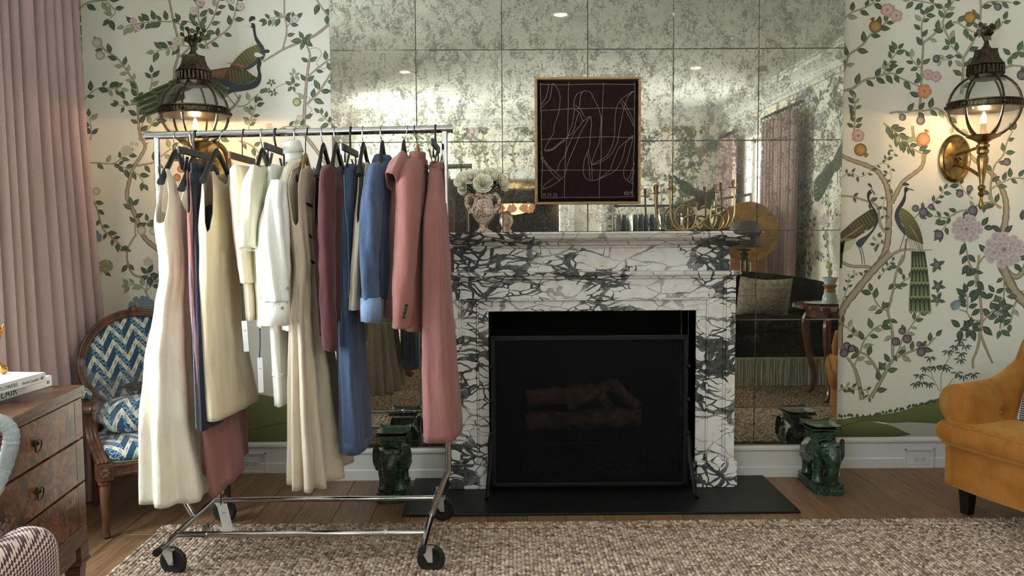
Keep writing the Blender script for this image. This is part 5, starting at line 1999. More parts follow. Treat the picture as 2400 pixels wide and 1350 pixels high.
b = MB()
b.tube([rl, rr_], 0.0165, 16)
b.build('top_rail', M['chrome'], rack)
for p, s_ in ((rl, -1), (rr_, 1)):
    b = MB()
    b.lathe([(0.001, -0.004), (0.019, -0.004), (0.019, 0.004), (0.001, 0.004)], p + Vector((s_ * 0.003, 0, 0)), 16, Matrix.Rotation(PI / 2, 3, 'Y'))
    b.build('end_cap', M['chrome'], rack)
XBL, XBR, ZBAR = -1.425, -0.350, 0.135
xul, xur = PY(367, 320, YR).x, PY(1042, 310, YR).x
for xu, xb, s_ in ((xul, XBL, 1), (xur, XBR, -1)):
    b = MB()
    b.tube(crom([(xu, YR, rail_z(xu) - 0.012), (xu, YR, 0.9), (xu, YR, 0.40), (xu + s_ * 0.002, YR, 0.345), (xu + s_ * 0.018, YR, 0.31), (xb - s_ * 0.012, YR, 0.17), (xb, YR, ZBAR + 0.01)], 6), 0.0135, 14)
    b.build('upright', M['chrome'], rack)
    b = MB()
    b.tube([(xb, 3.225, ZBAR), (xb, 3.985, ZBAR)], 0.0135, 14)
    b.build('side_bar', M['chrome'], rack)
    for y, e in ((3.22, -1), (3.99, 1)):
        b = MB()
        b.tube([(xb, y - 0.012, ZBAR), (xb, y + 0.012, ZBAR)], 0.016, 12)
        b.build('end_plug', M['black_plastic'], rack)
    for y, tw in ((3.315, 1.38), (3.93, 1.45)):
        RC = Matrix.Rotation(tw if s_ > 0 else tw + 0.1, 3, 'Z')
        C0 = Vector((xb, y, 0))
        # built with the axle along local X and the wheel trailing along local Y, then swivelled
        T0 = lambda x_, y_, z_: C0 + RC @ Vector((x_, y_, z_))
        b = MB()
        b.box(T0(0, -0.012, ZBAR - 0.020), (0.042, 0.056, 0.006), RC)
        for e in (-1, 1):
            xx = e * 0.018
            q = [(-0.034, ZBAR - 0.022), (0.020, ZBAR - 0.022), (-0.016, 0.050), (-0.036, 0.050)]
            b.add([T0(xx - 0.0015, yy_, zz_) for yy_, zz_ in q] + [T0(xx + 0.0015, yy_, zz_) for yy_, zz_ in q],
                  [(0, 1, 2, 3), (7, 6, 5, 4), (0, 4, 5, 1), (1, 5, 6, 2), (2, 6, 7, 3), (3, 7, 4, 0)])
        b.tube([(xb, y, ZBAR - 0.02), (xb, y, ZBAR + 0.035)], 0.006, 8)
        b.tube([T0(-0.024, -0.026, 0.0605), T0(0.024, -0.026, 0.0605)], 0.006, 8)
        fk = b.build('castor_fork', M['zinc'], rack, smooth=30)
        b = MB()
        b.lathe([(0.010, -0.013), (0.024, -0.010), (0.036, -0.010), (0.044, -0.013), (0.054, -0.011), (0.0595, -0.005), (0.0595, 0.005), (0.054, 0.011), (0.044, 0.013), (0.036, 0.010), (0.024, 0.010), (0.010, 0.013)], T0(0, -0.026, 0.0605), 28, RC @ Matrix.Rotation(PI / 2, 3, 'Y'))
        b.build('wheel', M['black_rubber'], fk)
for y in (PZ(800, 1250, ZBAR).y, PZ(800, 1169, ZBAR).y):
    b = MB()
    b.tube([(XBL - 0.005, y, ZBAR), (XBR + 0.005, y, ZBAR)], 0.0135, 14)
    b.build('cross_bar', M['chrome'], rack)
yfb = PZ(800, 1250, ZBAR).y
for px in (483, 905):
    x = PY(px, 1250, yfb).x
    b = MB()
    b.tube([(x + 0.0, yfb + 0.016 * math.cos(q), ZBAR + 0.016 * math.sin(q)) for q in [0.3 + 0.25 * i for i in range(20)]], 0.003, 6, ry=0.010)
    b.box((x, yfb - 0.003, ZBAR + 0.028), (0.022, 0.006, 0.026))
    b.box((x + 0.006, yfb + 0.007, ZBAR + 0.036), (0.014, 0.006, 0.026))
    b.build('spring_clip', M['chrome'], rack)

M['hanger_wood'] = plain('hanger_wood', (172, 138, 84), 0.4, rgb2=(150, 116, 66), scale=20)
M['hanger_brown'] = plain('hanger_brown_bar', (112, 82, 60), 0.5, rgb2=(96, 70, 52), scale=20)
HG = 'hangers on the chrome rack'


def hanger(kind, px, label, lean=0.0, yaw=0.0, drop=0.085, span=0.21):
    p = PY(px, 312, YR)
    x = p.x
    zr_ = rail_z(x)
    root = thing('clothes_hanger', label, 'hanger', (x, YR, zr_), yaw, HG)
    L = lambda a, y, z: Vector((a, y, z))      # local: y along the hanger
    hk = M['chrome'] if kind == 'black' else M['black_plastic']
    b = MB()
    pts = [L(0, -0.012, 0.0085)] if False else []
    for i in range(9):
        q = math.radians(-25 + 205 * i / 8)
        pts.append(L(0, 0.0225 * math.cos(q), 0.0225 * math.sin(q) - 0.003))
    pts += [L(lean * 0.4, -0.021, -0.03), L(lean * 0.8, -0.004, -0.055), L(lean, 0, -drop)]
    b.tube(pts, 0.0021 if kind == 'black' else 0.0026, 6, ry=0.0021 if kind != 'clip' else 0.005)
    b.build('hook', hk, root, world=False)
    if kind in ('black', 'wood'):
        b = MB()
        arm = crom([(-span, -drop - 0.135, 0.012), (-span * 0.82, -drop - 0.108, 0.015), (-span * 0.45, -drop - 0.055, 0.017), (-span * 0.16, -drop - 0.008, 0.019), (0, -drop + 0.004, 0.021)], 5)
        for s_ in (-1, 1):
            ps = [L(lean + 0.02 * (abs(a) / span) ** 2 * 0.6, -s_ * a, z) for a, z, r in arm]
            b.tube(ps, [r for a, z, r in arm], 10, ry=[0.007 + 0.010 * (abs(a) / span) ** 3 for a, z, r in arm], twist=(0, 0, 1))
        b.build('arms', M['black_plastic'] if kind == 'black' else M['hanger_wood'], root, world=False)
    else:
        b = MB()
        b.box((lean, 0, -drop - 0.014), (0.012, 0.34, 0.030))
        b.build('bar', M['hanger_brown'] if kind == 'woodbar' else M['black_plastic'], root, smooth=0, bevel=0.003, world=False)
        for s_ in ((-1, 1) if kind == 'clip' else ()):
            b = MB()
            y = s_ * 0.125
            for e in (-1, 1):
                b.add([Vector((lean + e * 0.004, y - 0.014, -drop - 0.095)), Vector((lean + e * 0.004, y + 0.014, -drop - 0.095)), Vector((lean + e * 0.016, y + 0.014, -drop - 0.04)), Vector((lean + e * 0.016, y - 0.014, -drop - 0.04)),
                       Vector((lean + e * 0.007, y - 0.014, -drop - 0.095)), Vector((lean + e * 0.007, y + 0.014, -drop - 0.095)), Vector((lean + e * 0.020, y + 0.014, -drop - 0.04)), Vector((lean + e * 0.020, y - 0.014, -drop - 0.04))],
                      [(0, 1, 2, 3), (7, 6, 5, 4), (0, 4, 5, 1), (1, 5, 6, 2), (2, 6, 7, 3), (3, 7, 4, 0)])
            b.tube([(lean, y, -drop - 0.03), (lean, y, -drop - 0.075)], 0.004, 6)
            b.build('clip', M['black_plastic'], root, smooth=0, recalc=True, world=False)
    return root


def zp(y, Y):
    return PQ(800, y, Y).z


def shell(mb, rows, top=None, nph=64, nv=44, fold=(), hem=None, sup=0.85, vpow=1.15):
    """rows: (photo y on the near edge, photo x on the near edge, Ynear, Yfar, thickness[, dx of the far edge]) from top to hem.
    top: {phi degrees: photo y} upper edge; phi 0 = near side, 90 = the face towards +X, 180 = far side.
    fold: (count, phase, [(v, amp)...])"""
    tab = []
    for r in rows:
        y, x, Yn, Yf, th = r[:5]
        dx = r[5] if len(r) > 5 else 0.0
        p = PQ(x, y, Yn)
        tab.append((p.z, p.x, Yn + DYR, p.x + dx, Yf + DYR, th))
    tab.sort()

    def at(z):
        if z <= tab[0][0]:
            return tab[0][1:]
        for a, c in zip(tab, tab[1:]):
            if z <= c[0]:
                t = (z - a[0]) / (c[0] - a[0])
                t = t * t * (3 - 2 * t) * 0.5 + t * 0.5
                return tuple(p + (q - p) * t for p, q in zip(a[1:], c[1:]))
        return tab[-1][1:]
    zt, zb = tab[-1][0], tab[0][0]
    Ymid = rows[0][2]
    tt = None
    if top:
        tt = sorted((a, PQ(rows[0][1], yy, Ymid).z) for a, yy in top.items())

    def fn(u, v):
        ph = 360 * u
        z1 = interp(tt, ph) if tt else zt
        z0 = zb + (interp(hem, ph) if hem else 0.0)
        z = z1 - (z1 - z0) * v ** vpow
        xn, Yn, xf, Yf, th = at(z)
        q = math.radians(ph)
        ca, sa = math.cos(q), math.sin(q)
        ca2 = math.copysign(abs(ca) ** sup, ca)
        sa2 = math.copysign(abs(sa) ** sup, sa)
        mx, my, ax, ay = (xn + xf) / 2, (Yn + Yf) / 2, (xf - xn) / 2, (Yf - Yn) / 2
        l = math.hypot(ax, ay) or 1
        nx, ny = ay / l, -ax / l
        d = 0.0
        vz = (zt - z) / (zt - zb)
        for k_, phs, am in fold:
            d += interp(am, vz) * math.sin(k_ * q + phs + 0.7 * math.sin(2 * q + phs))
        nv_ = mnoise.noise(Vector((ca * 4.2 + xn * 9, sa * 4.2, z * 2.2)))
        nw_ = mnoise.noise(Vector((ca * 7 + xn * 5, sa * 7 + z * 3, z * 8.0)))
        d += min(1.0, vz * 4 + 0.1) * (0.009 * nv_ + 0.0035 * nw_)
        t2 = th / 2 * sa2
        # folds push outwards along the local normal of the flattened ring
        ox, oy = nx * sa2 * 1.0, ny * sa2
        ex, ey = -ax / l * ca2 * 0.8, -ay / l * ca2 * 0.8
        return Vector((mx - ax * ca2 + nx * t2 + (ox + ex) * d, my - ay * ca2 + ny * t2 + (oy + ey) * d, z))
    mb.grid(fn, nph, nv, cu=True)
    return fn


CG = 'clothes hanging on the chrome rack'


def garment(name, label, cat, rows, mat, top=None, fold=(), hem=None, part='body', nph=64, nv=44, sup=0.85, solid=0.003, vpow=1.15):
    p = PY(rows[0][1], rows[0][0], YR)
    root = thing(name, label, cat, p, 0, CG)
    b = MB()
    fn = shell(b, rows, top, nph, nv, fold, hem, sup, vpow)
    b.build(part, mat, root, smooth=180, solid=solid)
    return root, fn


def sleeve(root, pts, mat, part='sleeve', seg=20, fold=(5, 0.004), solid=0.003):
    """pts: (photo x, photo y, Y, radius across X, radius along Y)"""
    b = MB()
    P = [tuple(PQ(x, y, Y)) + (ra, rb) for x, y, Y, ra, rb in pts]
    P = crom(P, 7)
    b.tube([p[:3] for p in P], [p[3] for p in P], seg, caps=False, ry=[p[4] for p in P], twist=(1, 0, 0))
    n = len(P)
    vs = []
    for i in range(n):
        c = Vector(P[i][:3])
        for k_ in range(seg):
            q = 2 * PI * k_ / seg
            w = 1 + (fold[1] / max(0.01, P[i][3])) * math.sin(fold[0] * q + i * 0.25) * min(1, i / n * 2 + 0.2)
            w += (0.0055 / max(0.01, P[i][3])) * mnoise.noise(Vector((math.cos(q) * 1.6, math.sin(q) * 1.6 + c.x * 7, c.z * 13)))
            vs.append(c + (Vector(b.v[i * seg + k_]) - c) * w)
    b.v = [tuple(v) for v in vs]
    return b.build(part, mat, root, smooth=180, solid=solid)


TANK = lambda ys, ya, yn, yb=None: {0: ya, 14: ya - 4, 24: ya - 40, 30: ys + 8, 33: ys, 46: ys, 50: ys + 12, 60: yn - 38, 75: yn - 8, 90: yn, 105: yn - 8, 120: yn - 38, 130: ys + 12, 134: ys, 147: ys, 150: ys + 8, 156: ya - 40, 166: ya - 4, 180: ya,
                                    194: ya - 4, 204: ya - 40, 210: ys + 8, 213: ys, 226: ys, 230: ys + 12, 240: (yb or yn) - 38, 255: (yb or yn) - 8, 270: yb or yn, 285: (yb or yn) - 8, 300: (yb or yn) - 38, 310: ys + 12, 314: ys, 327: ys, 330: ys + 8, 336: ya - 40, 346: ya - 4, 360: ya}
# closed shoulders: the top edge falls from the neck to the two shoulder tips
SHOU = lambda yn, ys, yf=None: {0: ys, 20: ys - 2, 60: yn + 6, 75: yn + (yf or 8), 90: yn + (yf or 8) + 3, 105: yn + (yf or 8), 120: yn + 6, 160: ys - 2, 180: ys, 200: ys - 2, 240: yn + 4, 270: yn, 300: yn + 4, 340: ys - 2, 360: ys}

M['cream_linen'] = cloth('cream_linen', (240, 232, 212), (228, 218, 194), 0.9, scale=10)
M['rose_cloth'] = cloth('dusty_rose_cloth', (152, 104, 98), (138, 92, 88), 0.85, scale=10)
M['rose_wool'] = cloth('dusty_rose_wool', (152, 100, 92), (138, 90, 82), 0.85, scale=10, wrinkle=0.2)
M['dark_denim'] = cloth('dark_denim', (36, 42, 58), (25, 30, 44), 0.85, scale=40, stretch=(1, 1, 0.08))
M['denim'] = cloth('blue_denim', (76, 92, 120), (54, 68, 94), 0.85, scale=40, stretch=(1, 1, 0.08))
M['light_denim'] = cloth('washed_denim', (120, 140, 170), (96, 118, 148), 0.85, scale=40, stretch=(1, 1, 0.08))
M['beige_cloth'] = cloth('beige_wool', (214, 198, 170), (202, 184, 154), 0.9, scale=10, wrinkle=0.2)
M['ecru_knit'] = cloth('ecru_knit', (226, 212, 188), (214, 198, 172), 0.9, scale=16)
M['cream_jersey'] = cloth('cream_jersey', (230, 225, 200), (220, 214, 186), 0.9, scale=10)
M['white_cotton'] = cloth('white_cotton', (244, 242, 236), (234, 232, 224), 0.85, scale=10)
M['ivory_cotton'] = cloth('ivory_cotton', (234, 226, 208), (222, 212, 192), 0.85, scale=10)
M['taupe_linen'] = cloth('taupe_linen', (200, 186, 164), (186, 170, 148), 0.9, scale=12, wrinkle=0.2)
M['maroon_knit'] = cloth('maroon_knit', (88, 48, 49), (72, 38, 40), 0.9, scale=16, wrinkle=0.2)
M['stone_knit'] = cloth('stone_knit', (214, 206, 188), (202, 194, 174), 0.9, scale=16, wrinkle=0.15)
M['dark_lining'] = plain('dark_lining', (40, 26, 24), 0.9)
M['tag_card'] = plain('tag_card', (226, 224, 222), 0.6)
M['cord'] = plain('black_cord', (18, 17, 16), 0.8)
M['button_horn'] = plain('horn_button', (120, 110, 92), 0.35)

# 1 long cream dress
g, _ = garment('dress', 'long cream linen sleeveless dress with flared skirt, nearest the armchair end of the rack', 'dress',
               [(394, 378, 3.50, 3.84, 0.03), (430, 382, 3.485, 3.85, 0.07), (520, 374, 3.45, 3.87, 0.12), (640, 388, 3.47, 3.85, 0.10), (720, 378, 3.45, 3.86, 0.12), (850, 366, 3.41, 3.87, 0.17), (1000, 364, 3.36, 3.87, 0.21), (1188, 372, 3.33, 3.86, 0.27, 0.06)],
               M['cream_linen'], TANK(394, 524, 500), [(8, 0.4, [(0, 0), (0.3, 0.002), (0.6, 0.012), (1, 0.026)])], nph=110, nv=60)
# 2 rose dress
g, _ = garment('dress', 'long dusty rose dress with uneven hem hanging lower than the dark denim beside it', 'dress',
               [(402, 436, 3.50, 3.84, 0.02), (520, 443, 3.47, 3.86, 0.05), (700, 450, 3.45, 3.86, 0.06), (900, 468, 3.44, 3.88, 0.07), (1040, 486, 3.45, 3.86, 0.10), (1165, 500, 3.46, 3.82, 0.11)],
               M['rose_cloth'], TANK(402, 500, 480), [(5, 1.0, [(0, 0), (0.5, 0.006), (1, 0.022)])], hem=[(0, 0.0), (40, 0.01), (80, 0.055), (130, 0.09), (180, 0.10), (250, 0.12), (320, 0.08), (360, 0)], nph=96)
# 3 denim skirt
g, _ = garment('denim_skirt', 'long dark navy denim skirt held by two clips, pale seam on its near edge', 'skirt',
               [(384, 449, 3.54, 3.83, 0.026), (420, 450, 3.52, 3.85, 0.030), (600, 458, 3.46, 3.88, 0.038), (1010, 472, 3.37, 3.94, 0.056)],
               M['dark_denim'], None, [(6, 0.3, [(0, 0), (0.5, 0.003), (1, 0.006)])])
b = MB()
b.tube([PQ(x - 8, y, Y - 0.002) for x, y, Y in ((447, 400, 3.53), (453, 600, 3.465), (461, 800, 3.42), (468, 1006, 3.372))], 0.0022, 6)
b.build('side_seam', M['light_denim'], g)
b = MB()
shell(b, [(382, 449, 3.535, 3.835, 0.031), (398, 450, 3.53, 3.84, 0.034)], None, 48, 2)
b.build('waistband', M['dark_denim'], g, smooth=180, solid=0.004)
# 4 beige dress
g, _ = garment('dress', 'knee length beige sleeveless dress with open armhole, beside the dark denim skirt', 'dress',
               [(398, 480, 3.50, 3.84, 0.022), (440, 478, 3.48, 3.86, 0.06), (545, 476, 3.46, 3.88, 0.10), (700, 476, 3.45, 3.88, 0.11), (850, 481, 3.42, 3.90, 0.12), (988, 492, 3.38, 3.94, 0.13)],
               M['beige_cloth'], {0: 448, 6: 520, 14: 545, 24: 536, 36: 500, 46: 420, 52: 399, 62: 398, 72: 416, 90: 428, 108: 416, 118: 398, 128: 399, 134: 420, 144: 500, 160: 540, 180: 545, 200: 530, 216: 440, 224: 402, 230: 398, 246: 398, 270: 404, 288: 398, 322: 398, 334: 402, 346: 425, 354: 432, 360: 448},
               [(4, 0.5, [(0, 0), (0.4, 0.003), (1, 0.010)])], nph=120)
# 5 folded knit on bar
g, _ = garment('folded_trousers', 'ecru trousers folded over a brown hanger bar, black corded tag below', 'trousers',
               [(386, 551, 3.50, 3.82, 0.05), (395, 549, 3.50, 3.83, 0.088), (520, 556, 3.49, 3.83, 0.082), (620, 566, 3.48, 3.83, 0.078), (664, 572, 3.48, 3.83, 0.074)],
               M['ecru_knit'], None, [(5, 1.2, [(0, 0), (0.3, 0.005), (1, 0.005)])], part='front_leg')
b = MB()
shell(b, [(560, 570, 3.52, 3.83, 0.05), (752, 584, 3.51, 3.83, 0.05)], None, 48, 16, [(5, 0.2, [(0, 0.003), (1, 0.005)])])
b.build('back_leg', M['ecru_knit'], g, smooth=180, solid=0.003)
# 6 cream tee
g, _ = garment('shirt', 'pale cream short sleeved tee on a black hanger beside the ecru trousers', 'shirt',
               [(384, 606, 3.60, 3.76, 0.022), (400, 601, 3.50, 3.84, 0.05), (470, 604, 3.49, 3.85, 0.07), (600, 606, 3.49, 3.85, 0.075), (768, 614, 3.49, 3.85, 0.075)],
               M['cream_jersey'], {0: 402, 40: 390, 70: 384, 90: 392, 110: 384, 140: 390, 180: 402, 220: 390, 270: 384, 320: 390, 360: 402}, [(5, 0.9, [(0, 0), (0.4, 0.006), (1, 0.010)])])
sleeve(g, [(603, 398, 3.51, 0.026, 0.045), (594, 440, 3.48, 0.036, 0.060), (587, 510, 3.45, 0.038, 0.066), (585, 584, 3.43, 0.038, 0.068)], M['cream_jersey'])
# 7 white jeans
g, _ = garment('jeans', 'white jeans with frayed hem clipped on a hanger behind the white shirt sleeve', 'trousers',
               [(384, 632, 3.55, 3.80, 0.035), (470, 629, 3.53, 3.80, 0.055), (620, 632, 3.54, 3.80, 0.055), (800, 642, 3.52, 3.78, 0.050), (954, 652, 3.50, 3.72, 0.052)],
               M['white_cotton'], None, [(5, 0.3, [(0, 0.001), (1, 0.005)])], part='leg')
b = MB()
shell(b, [(876, 646, 3.512, 3.746, 0.062), (884, 647, 3.51, 3.744, 0.062)], None, 40, 2)
b.build('frayed_edge', M['white_cotton'], g, smooth=180, solid=0.003)
# 8 white shirt
g, _ = garment('shirt', 'white long sleeved shirt with tall soft collar and buttoned turn-back cuff', 'shirt',
               [(372, 690, 3.62, 3.72, 0.06), (395, 672, 3.55, 3.80, 0.06), (440, 658, 3.48, 3.86, 0.07), (600, 664, 3.48, 3.86, 0.075), (776, 676, 3.48, 3.86, 0.085)],
               M['ivory_cotton'], None, [(5, 0.5, [(0, 0), (0.3, 0.004), (1, 0.010)])])
c = PQ(690, 372, 3.67)
b = MB()
pr2 = [(0.050, -0.012), (0.046, 0.012), (0.044, 0.03), (0.040, 0.06), (0.037, 0.078), (0.045, 0.070), (0.050, 0.045), (0.053, 0.026)]
b.lathe(pr2, c, 24, Euler((0.06, -0.12, 0)).to_matrix(), caps=False, sx=0.8, sy=1.1)
b.build('collar', M['white_cotton'], g, smooth=180, solid=0.003)
sleeve(g, [(656, 432, 3.49, 0.030, 0.05), (647, 480, 3.46, 0.042, 0.06), (643, 560, 3.43, 0.056, 0.062), (643, 640, 3.41, 0.056, 0.06), (645, 708, 3.40, 0.050, 0.052)], M['white_cotton'], fold=(6, 0.008), seg=36)
b = MB()
P = [PQ(641, 706, 3.40), PQ(641, 762, 3.40)]
b.tube(P, [0.058, 0.062], 28, caps=False, ry=[0.040, 0.042], twist=(1, 0, 0))
cf = b.build('cuff', M['white_cotton'], g, smooth=180, solid=0.004)
for (x, y) in ((661, 722), (674, 676)):
    b = MB()
    q = PQ(x, y, 3.352)
    b.lathe([(0.001, -0.002), (0.0075, -0.002), (0.0075, 0.001), (0.005, 0.002), (0.001, 0.001)], q, 12, Matrix.Rotation(PI / 2, 3, 'X'))
    b.build('button', M['button_horn'], g)
# 9 taupe dress
g, fn9 = garment('dress', 'long taupe beige dress with slit cut-outs on the bodice and a pleated skirt', 'dress',
                 [(386, 706, 3.58, 3.78, 0.04), (400, 692, 3.49, 3.84, 0.07), (440, 686, 3.46, 3.86, 0.10), (540, 694, 3.45, 3.86, 0.105), (625, 702, 3.46, 3.85, 0.095), (760, 700, 3.45, 3.87, 0.115), (950, 706, 3.41, 3.92, 0.15), (1152, 716, 3.37, 3.99, 0.19)],
                 M['taupe_linen'], {0: 530, 10: 520, 20: 440, 28: 403, 50: 388, 70: 386, 90: 394, 110: 386, 130: 388, 152: 403, 160: 440, 170: 520, 180: 530, 190: 520, 200: 440, 208: 403, 230: 388, 270: 386, 310: 388, 332: 403, 340: 440, 350: 520, 360: 530},
                 [(11, 0.2, [(0, 0), (0.32, 0.001), (0.45, 0.008), (1, 0.030)])], nph=150, nv=60)
for (y, ph, w) in ((480, 56, 14), (553, 50, 10), (613, 52, 12)):
    b = MB()
    zc_ = zp(y, 3.55)
    z_t, z_b = 1.75, 0.34

    def slit(u, v):
        a = ph + (u - 0.5) * 2 * w
        # find v on the shell with the wanted height
        lo, hi = 0.0, 1.0
        zt_ = zc_ + (v - 0.5) * 0.017 * (1 - (2 * u - 1) ** 2) - 0.012 * (u - 0.5)
        for _ in range(18):
            m_ = (lo + hi) / 2
            if fn9(a / 360, m_).z > zt_:
                lo = m_
            else:
                hi = m_
        p_ = fn9(a / 360, lo)
        return p_ + Vector((0.0024, -0.0012, 0))
    b.grid(slit, 10, 2)
    b.build('slit', M['dark_lining'], g, smooth=180)
# 10 maroon sleeveless
garment('top', 'dark maroon sleeveless top with curved armhole beside the taupe dress', 'top',
        [(384, 752, 3.53, 3.82, 0.02), (420, 746, 3.50, 3.84, 0.055), (530, 742, 3.49, 3.86, 0.06), (650, 748, 3.49, 3.86, 0.06), (790, 760, 3.49, 3.86, 0.06)],
        M['maroon_knit'], {0: 535, 14: 528, 24: 480, 32: 420, 40: 388, 60: 384, 75: 396, 90: 402, 105: 396, 120: 384, 140: 388, 148: 420, 156: 480, 166: 528, 180: 535, 200: 520, 215: 420, 225: 386, 270: 384, 315: 386, 330: 420, 345: 520, 360: 535}, [(4, 0.2, [(0, 0), (1, 0.005)])], nph=96)
# 11 maroon knit
g, _ = garment('sweater', 'maroon long sleeved knit sweater on a black hanger beside the blue jeans', 'sweater',
               [(386, 786, 3.57, 3.80, 0.025), (400, 778, 3.50, 3.84, 0.06), (440, 779, 3.47, 3.86, 0.085), (600, 782, 3.47, 3.86, 0.085), (752, 785, 3.47, 3.86, 0.08)],
               M['maroon_knit'], {0: 404, 40: 390, 66: 386, 90: 412, 114: 386, 140: 390, 180: 404, 220: 390, 270: 388, 320: 390, 360: 404}, [(4, 0.5, [(0, 0), (1, 0.006)])])
sleeve(g, [(772, 400, 3.505, 0.028, 0.045), (767, 440, 3.47, 0.034, 0.055), (766, 560, 3.44, 0.033, 0.052), (769, 700, 3.42, 0.031, 0.046), (774, 800, 3.41, 0.029, 0.040), (774, 817, 3.41, 0.027, 0.038)], M['maroon_knit'], fold=(3, 0.002))
# 12 blue jeans
g, _ = garment('jeans', 'wide leg blue jeans clipped by the waist beside the maroon sweater', 'trousers',
               [(386, 817, 3.56, 3.78, 0.045), (420, 814, 3.54, 3.79, 0.056), (520, 807, 3.50, 3.80, 0.058), (650, 806, 3.48, 3.78, 0.060), (850, 811, 3.45, 3.77, 0.078), (1068, 820, 3.44, 3.76, 0.098)],
               M['denim'], None, [(4, 0.2, [(0, 0), (0.4, 0.004), (1, 0.005)])], part='leg', sup=0.6)
b = MB()
shell(b, [(384, 818, 3.555, 3.785, 0.050), (402, 818, 3.55, 3.79, 0.056)], None, 48, 2)
b.build('waistband', M['denim'], g, smooth=180, solid=0.004)
b = MB()
shell(b, [(1040, 819, 3.437, 3.763, 0.102), (1068, 820, 3.435, 3.765, 0.105)], None, 48, 2)
b.build('hem_band', M['denim'], g, smooth=180, solid=0.003)
b = MB()
b.tube([PQ(x, y, Y) for x, y, Y in ((806, 410, 3.532), (808, 480, 3.506), (815, 540, 3.49), (818, 640, 3.466), (816, 700, 3.462))], 0.0025, 6)
b.build('pocket_seam', M['light_denim'], g)
# 13 stone tank
garment('top', 'off-white sleeveless knit tank with long narrow armhole next to the denim jacket', 'top',
        [(377, 851, 3.54, 3.80, 0.02), (410, 846, 3.49, 3.83, 0.045), (520, 838, 3.46, 3.85, 0.05), (650, 829, 3.44, 3.85, 0.06), (728, 826, 3.44, 3.85, 0.066)],
        M['stone_knit'], {0: 525, 12: 515, 20: 450, 28: 405, 40: 380, 60: 377, 90: 388, 120: 377, 140: 380, 152: 405, 160: 450, 168: 515, 180: 525, 200: 500, 215: 400, 225: 378, 270: 377, 315: 378, 330: 400, 345: 500, 360: 525}, [(3, 0.5, [(0, 0), (1, 0.004)])], nph=96)
# 14 denim jacket
g, _ = garment('denim_jacket', 'blue denim jacket with rolled collar and pale turned-up cuff', 'jacket',
               [(376, 892, 3.60, 3.74, 0.07), (392, 884, 3.52, 3.82, 0.08), (440, 886, 3.49, 3.86, 0.10), (600, 893, 3.49, 3.86, 0.095), (700, 896, 3.49, 3.86, 0.09)],
               M['denim'], None, [(4, 0.7, [(0, 0), (1, 0.006)])])
c = PQ(897, 378, 3.67)
b = MB()
b.lathe([(0.062, -0.022), (0.060, 0.0), (0.050, 0.02), (0.040, 0.028), (0.032, 0.02), (0.030, -0.005)], c, 24, Euler((0.1, 0.12, 0)).to_matrix(), caps=False, sx=0.72, sy=1.25)
b.build('collar', M['denim'], g, smooth=180, solid=0.004)
sleeve(g, [(882, 398, 3.52, 0.034, 0.05), (874, 450, 3.47, 0.040, 0.06), (868, 540, 3.44, 0.039, 0.058), (866, 630, 3.42, 0.037, 0.052), (869, 702, 3.41, 0.037, 0.050)], M['denim'], fold=(4, 0.004))
b = MB()
b.tube([PQ(869, 697, 3.41), PQ(870, 724, 3.41), PQ(870, 752, 3.41)], [0.040, 0.043, 0.041], 24, caps=False, ry=[0.052, 0.056, 0.052], twist=(1, 0, 0))
b.build('cuff', M['light_denim'], g, smooth=180, solid=0.004)
# 15 rose blouse
g, _ = garment('blouse', 'dusty rose blouse with flared cap sleeve between denim jacket and blazer', 'blouse',
               [(384, 944, 3.57, 3.78, 0.05), (400, 936, 3.52, 3.82, 0.06), (440, 928, 3.50, 3.86, 0.06), (520, 922, 3.49, 3.86, 0.055), (600, 924, 3.49, 3.86, 0.06), (748, 914, 3.49, 3.86, 0.07)],
               M['rose_cloth'], None, [(4, 0.1, [(0, 0), (1, 0.006)])])
sleeve(g, [(946, 378, 3.55, 0.03, 0.05), (932, 404, 3.49, 0.034, 0.06), (920, 432, 3.45, 0.026, 0.072)], M['rose_cloth'], part='cap_sleeve')
# 16 blazer
g, _ = garment('blazer', 'dusty rose blazer with four dark cuff buttons on a wooden hanger', 'jacket',
               [(372, 978, 3.60, 3.74, 0.07), (390, 970, 3.53, 3.81, 0.085), (440, 966, 3.48, 3.86, 0.10), (600, 966, 3.48, 3.86, 0.095), (778, 966, 3.47, 3.86, 0.095)],
               M['rose_wool'], None, [(3, 0.7, [(0, 0), (1, 0.005)])])
c = PQ(978, 376, 3.65)
b = MB()
b.lathe([(0.064, -0.028), (0.058, -0.012), (0.048, 0.012), (0.046, 0.034), (0.042, 0.036), (0.040, 0.0)], c, 24, Euler((0.05, 0.08, 0)).to_matrix(), caps=False, sx=0.72, sy=1.2)
b.build('collar', M['rose_wool'], g, smooth=180, solid=0.004)
sleeve(g, [(972, 392, 3.54, 0.036, 0.05), (958, 425, 3.48, 0.050, 0.062), (955, 500, 3.45, 0.049, 0.062), (951, 600, 3.43, 0.046, 0.058), (944, 700, 3.41, 0.041, 0.052), (940, 768, 3.41, 0.038, 0.047)], M['rose_wool'], fold=(3, 0.003))
for (x, y) in ((952, 716), (950, 725), (948, 734), (946, 743)):
    b = MB()
    b.ball(PQ(x, y, 3.362), (0.0075, 0.003, 0.0075), 10, 6)
    b.build('button', M['cord'], g)
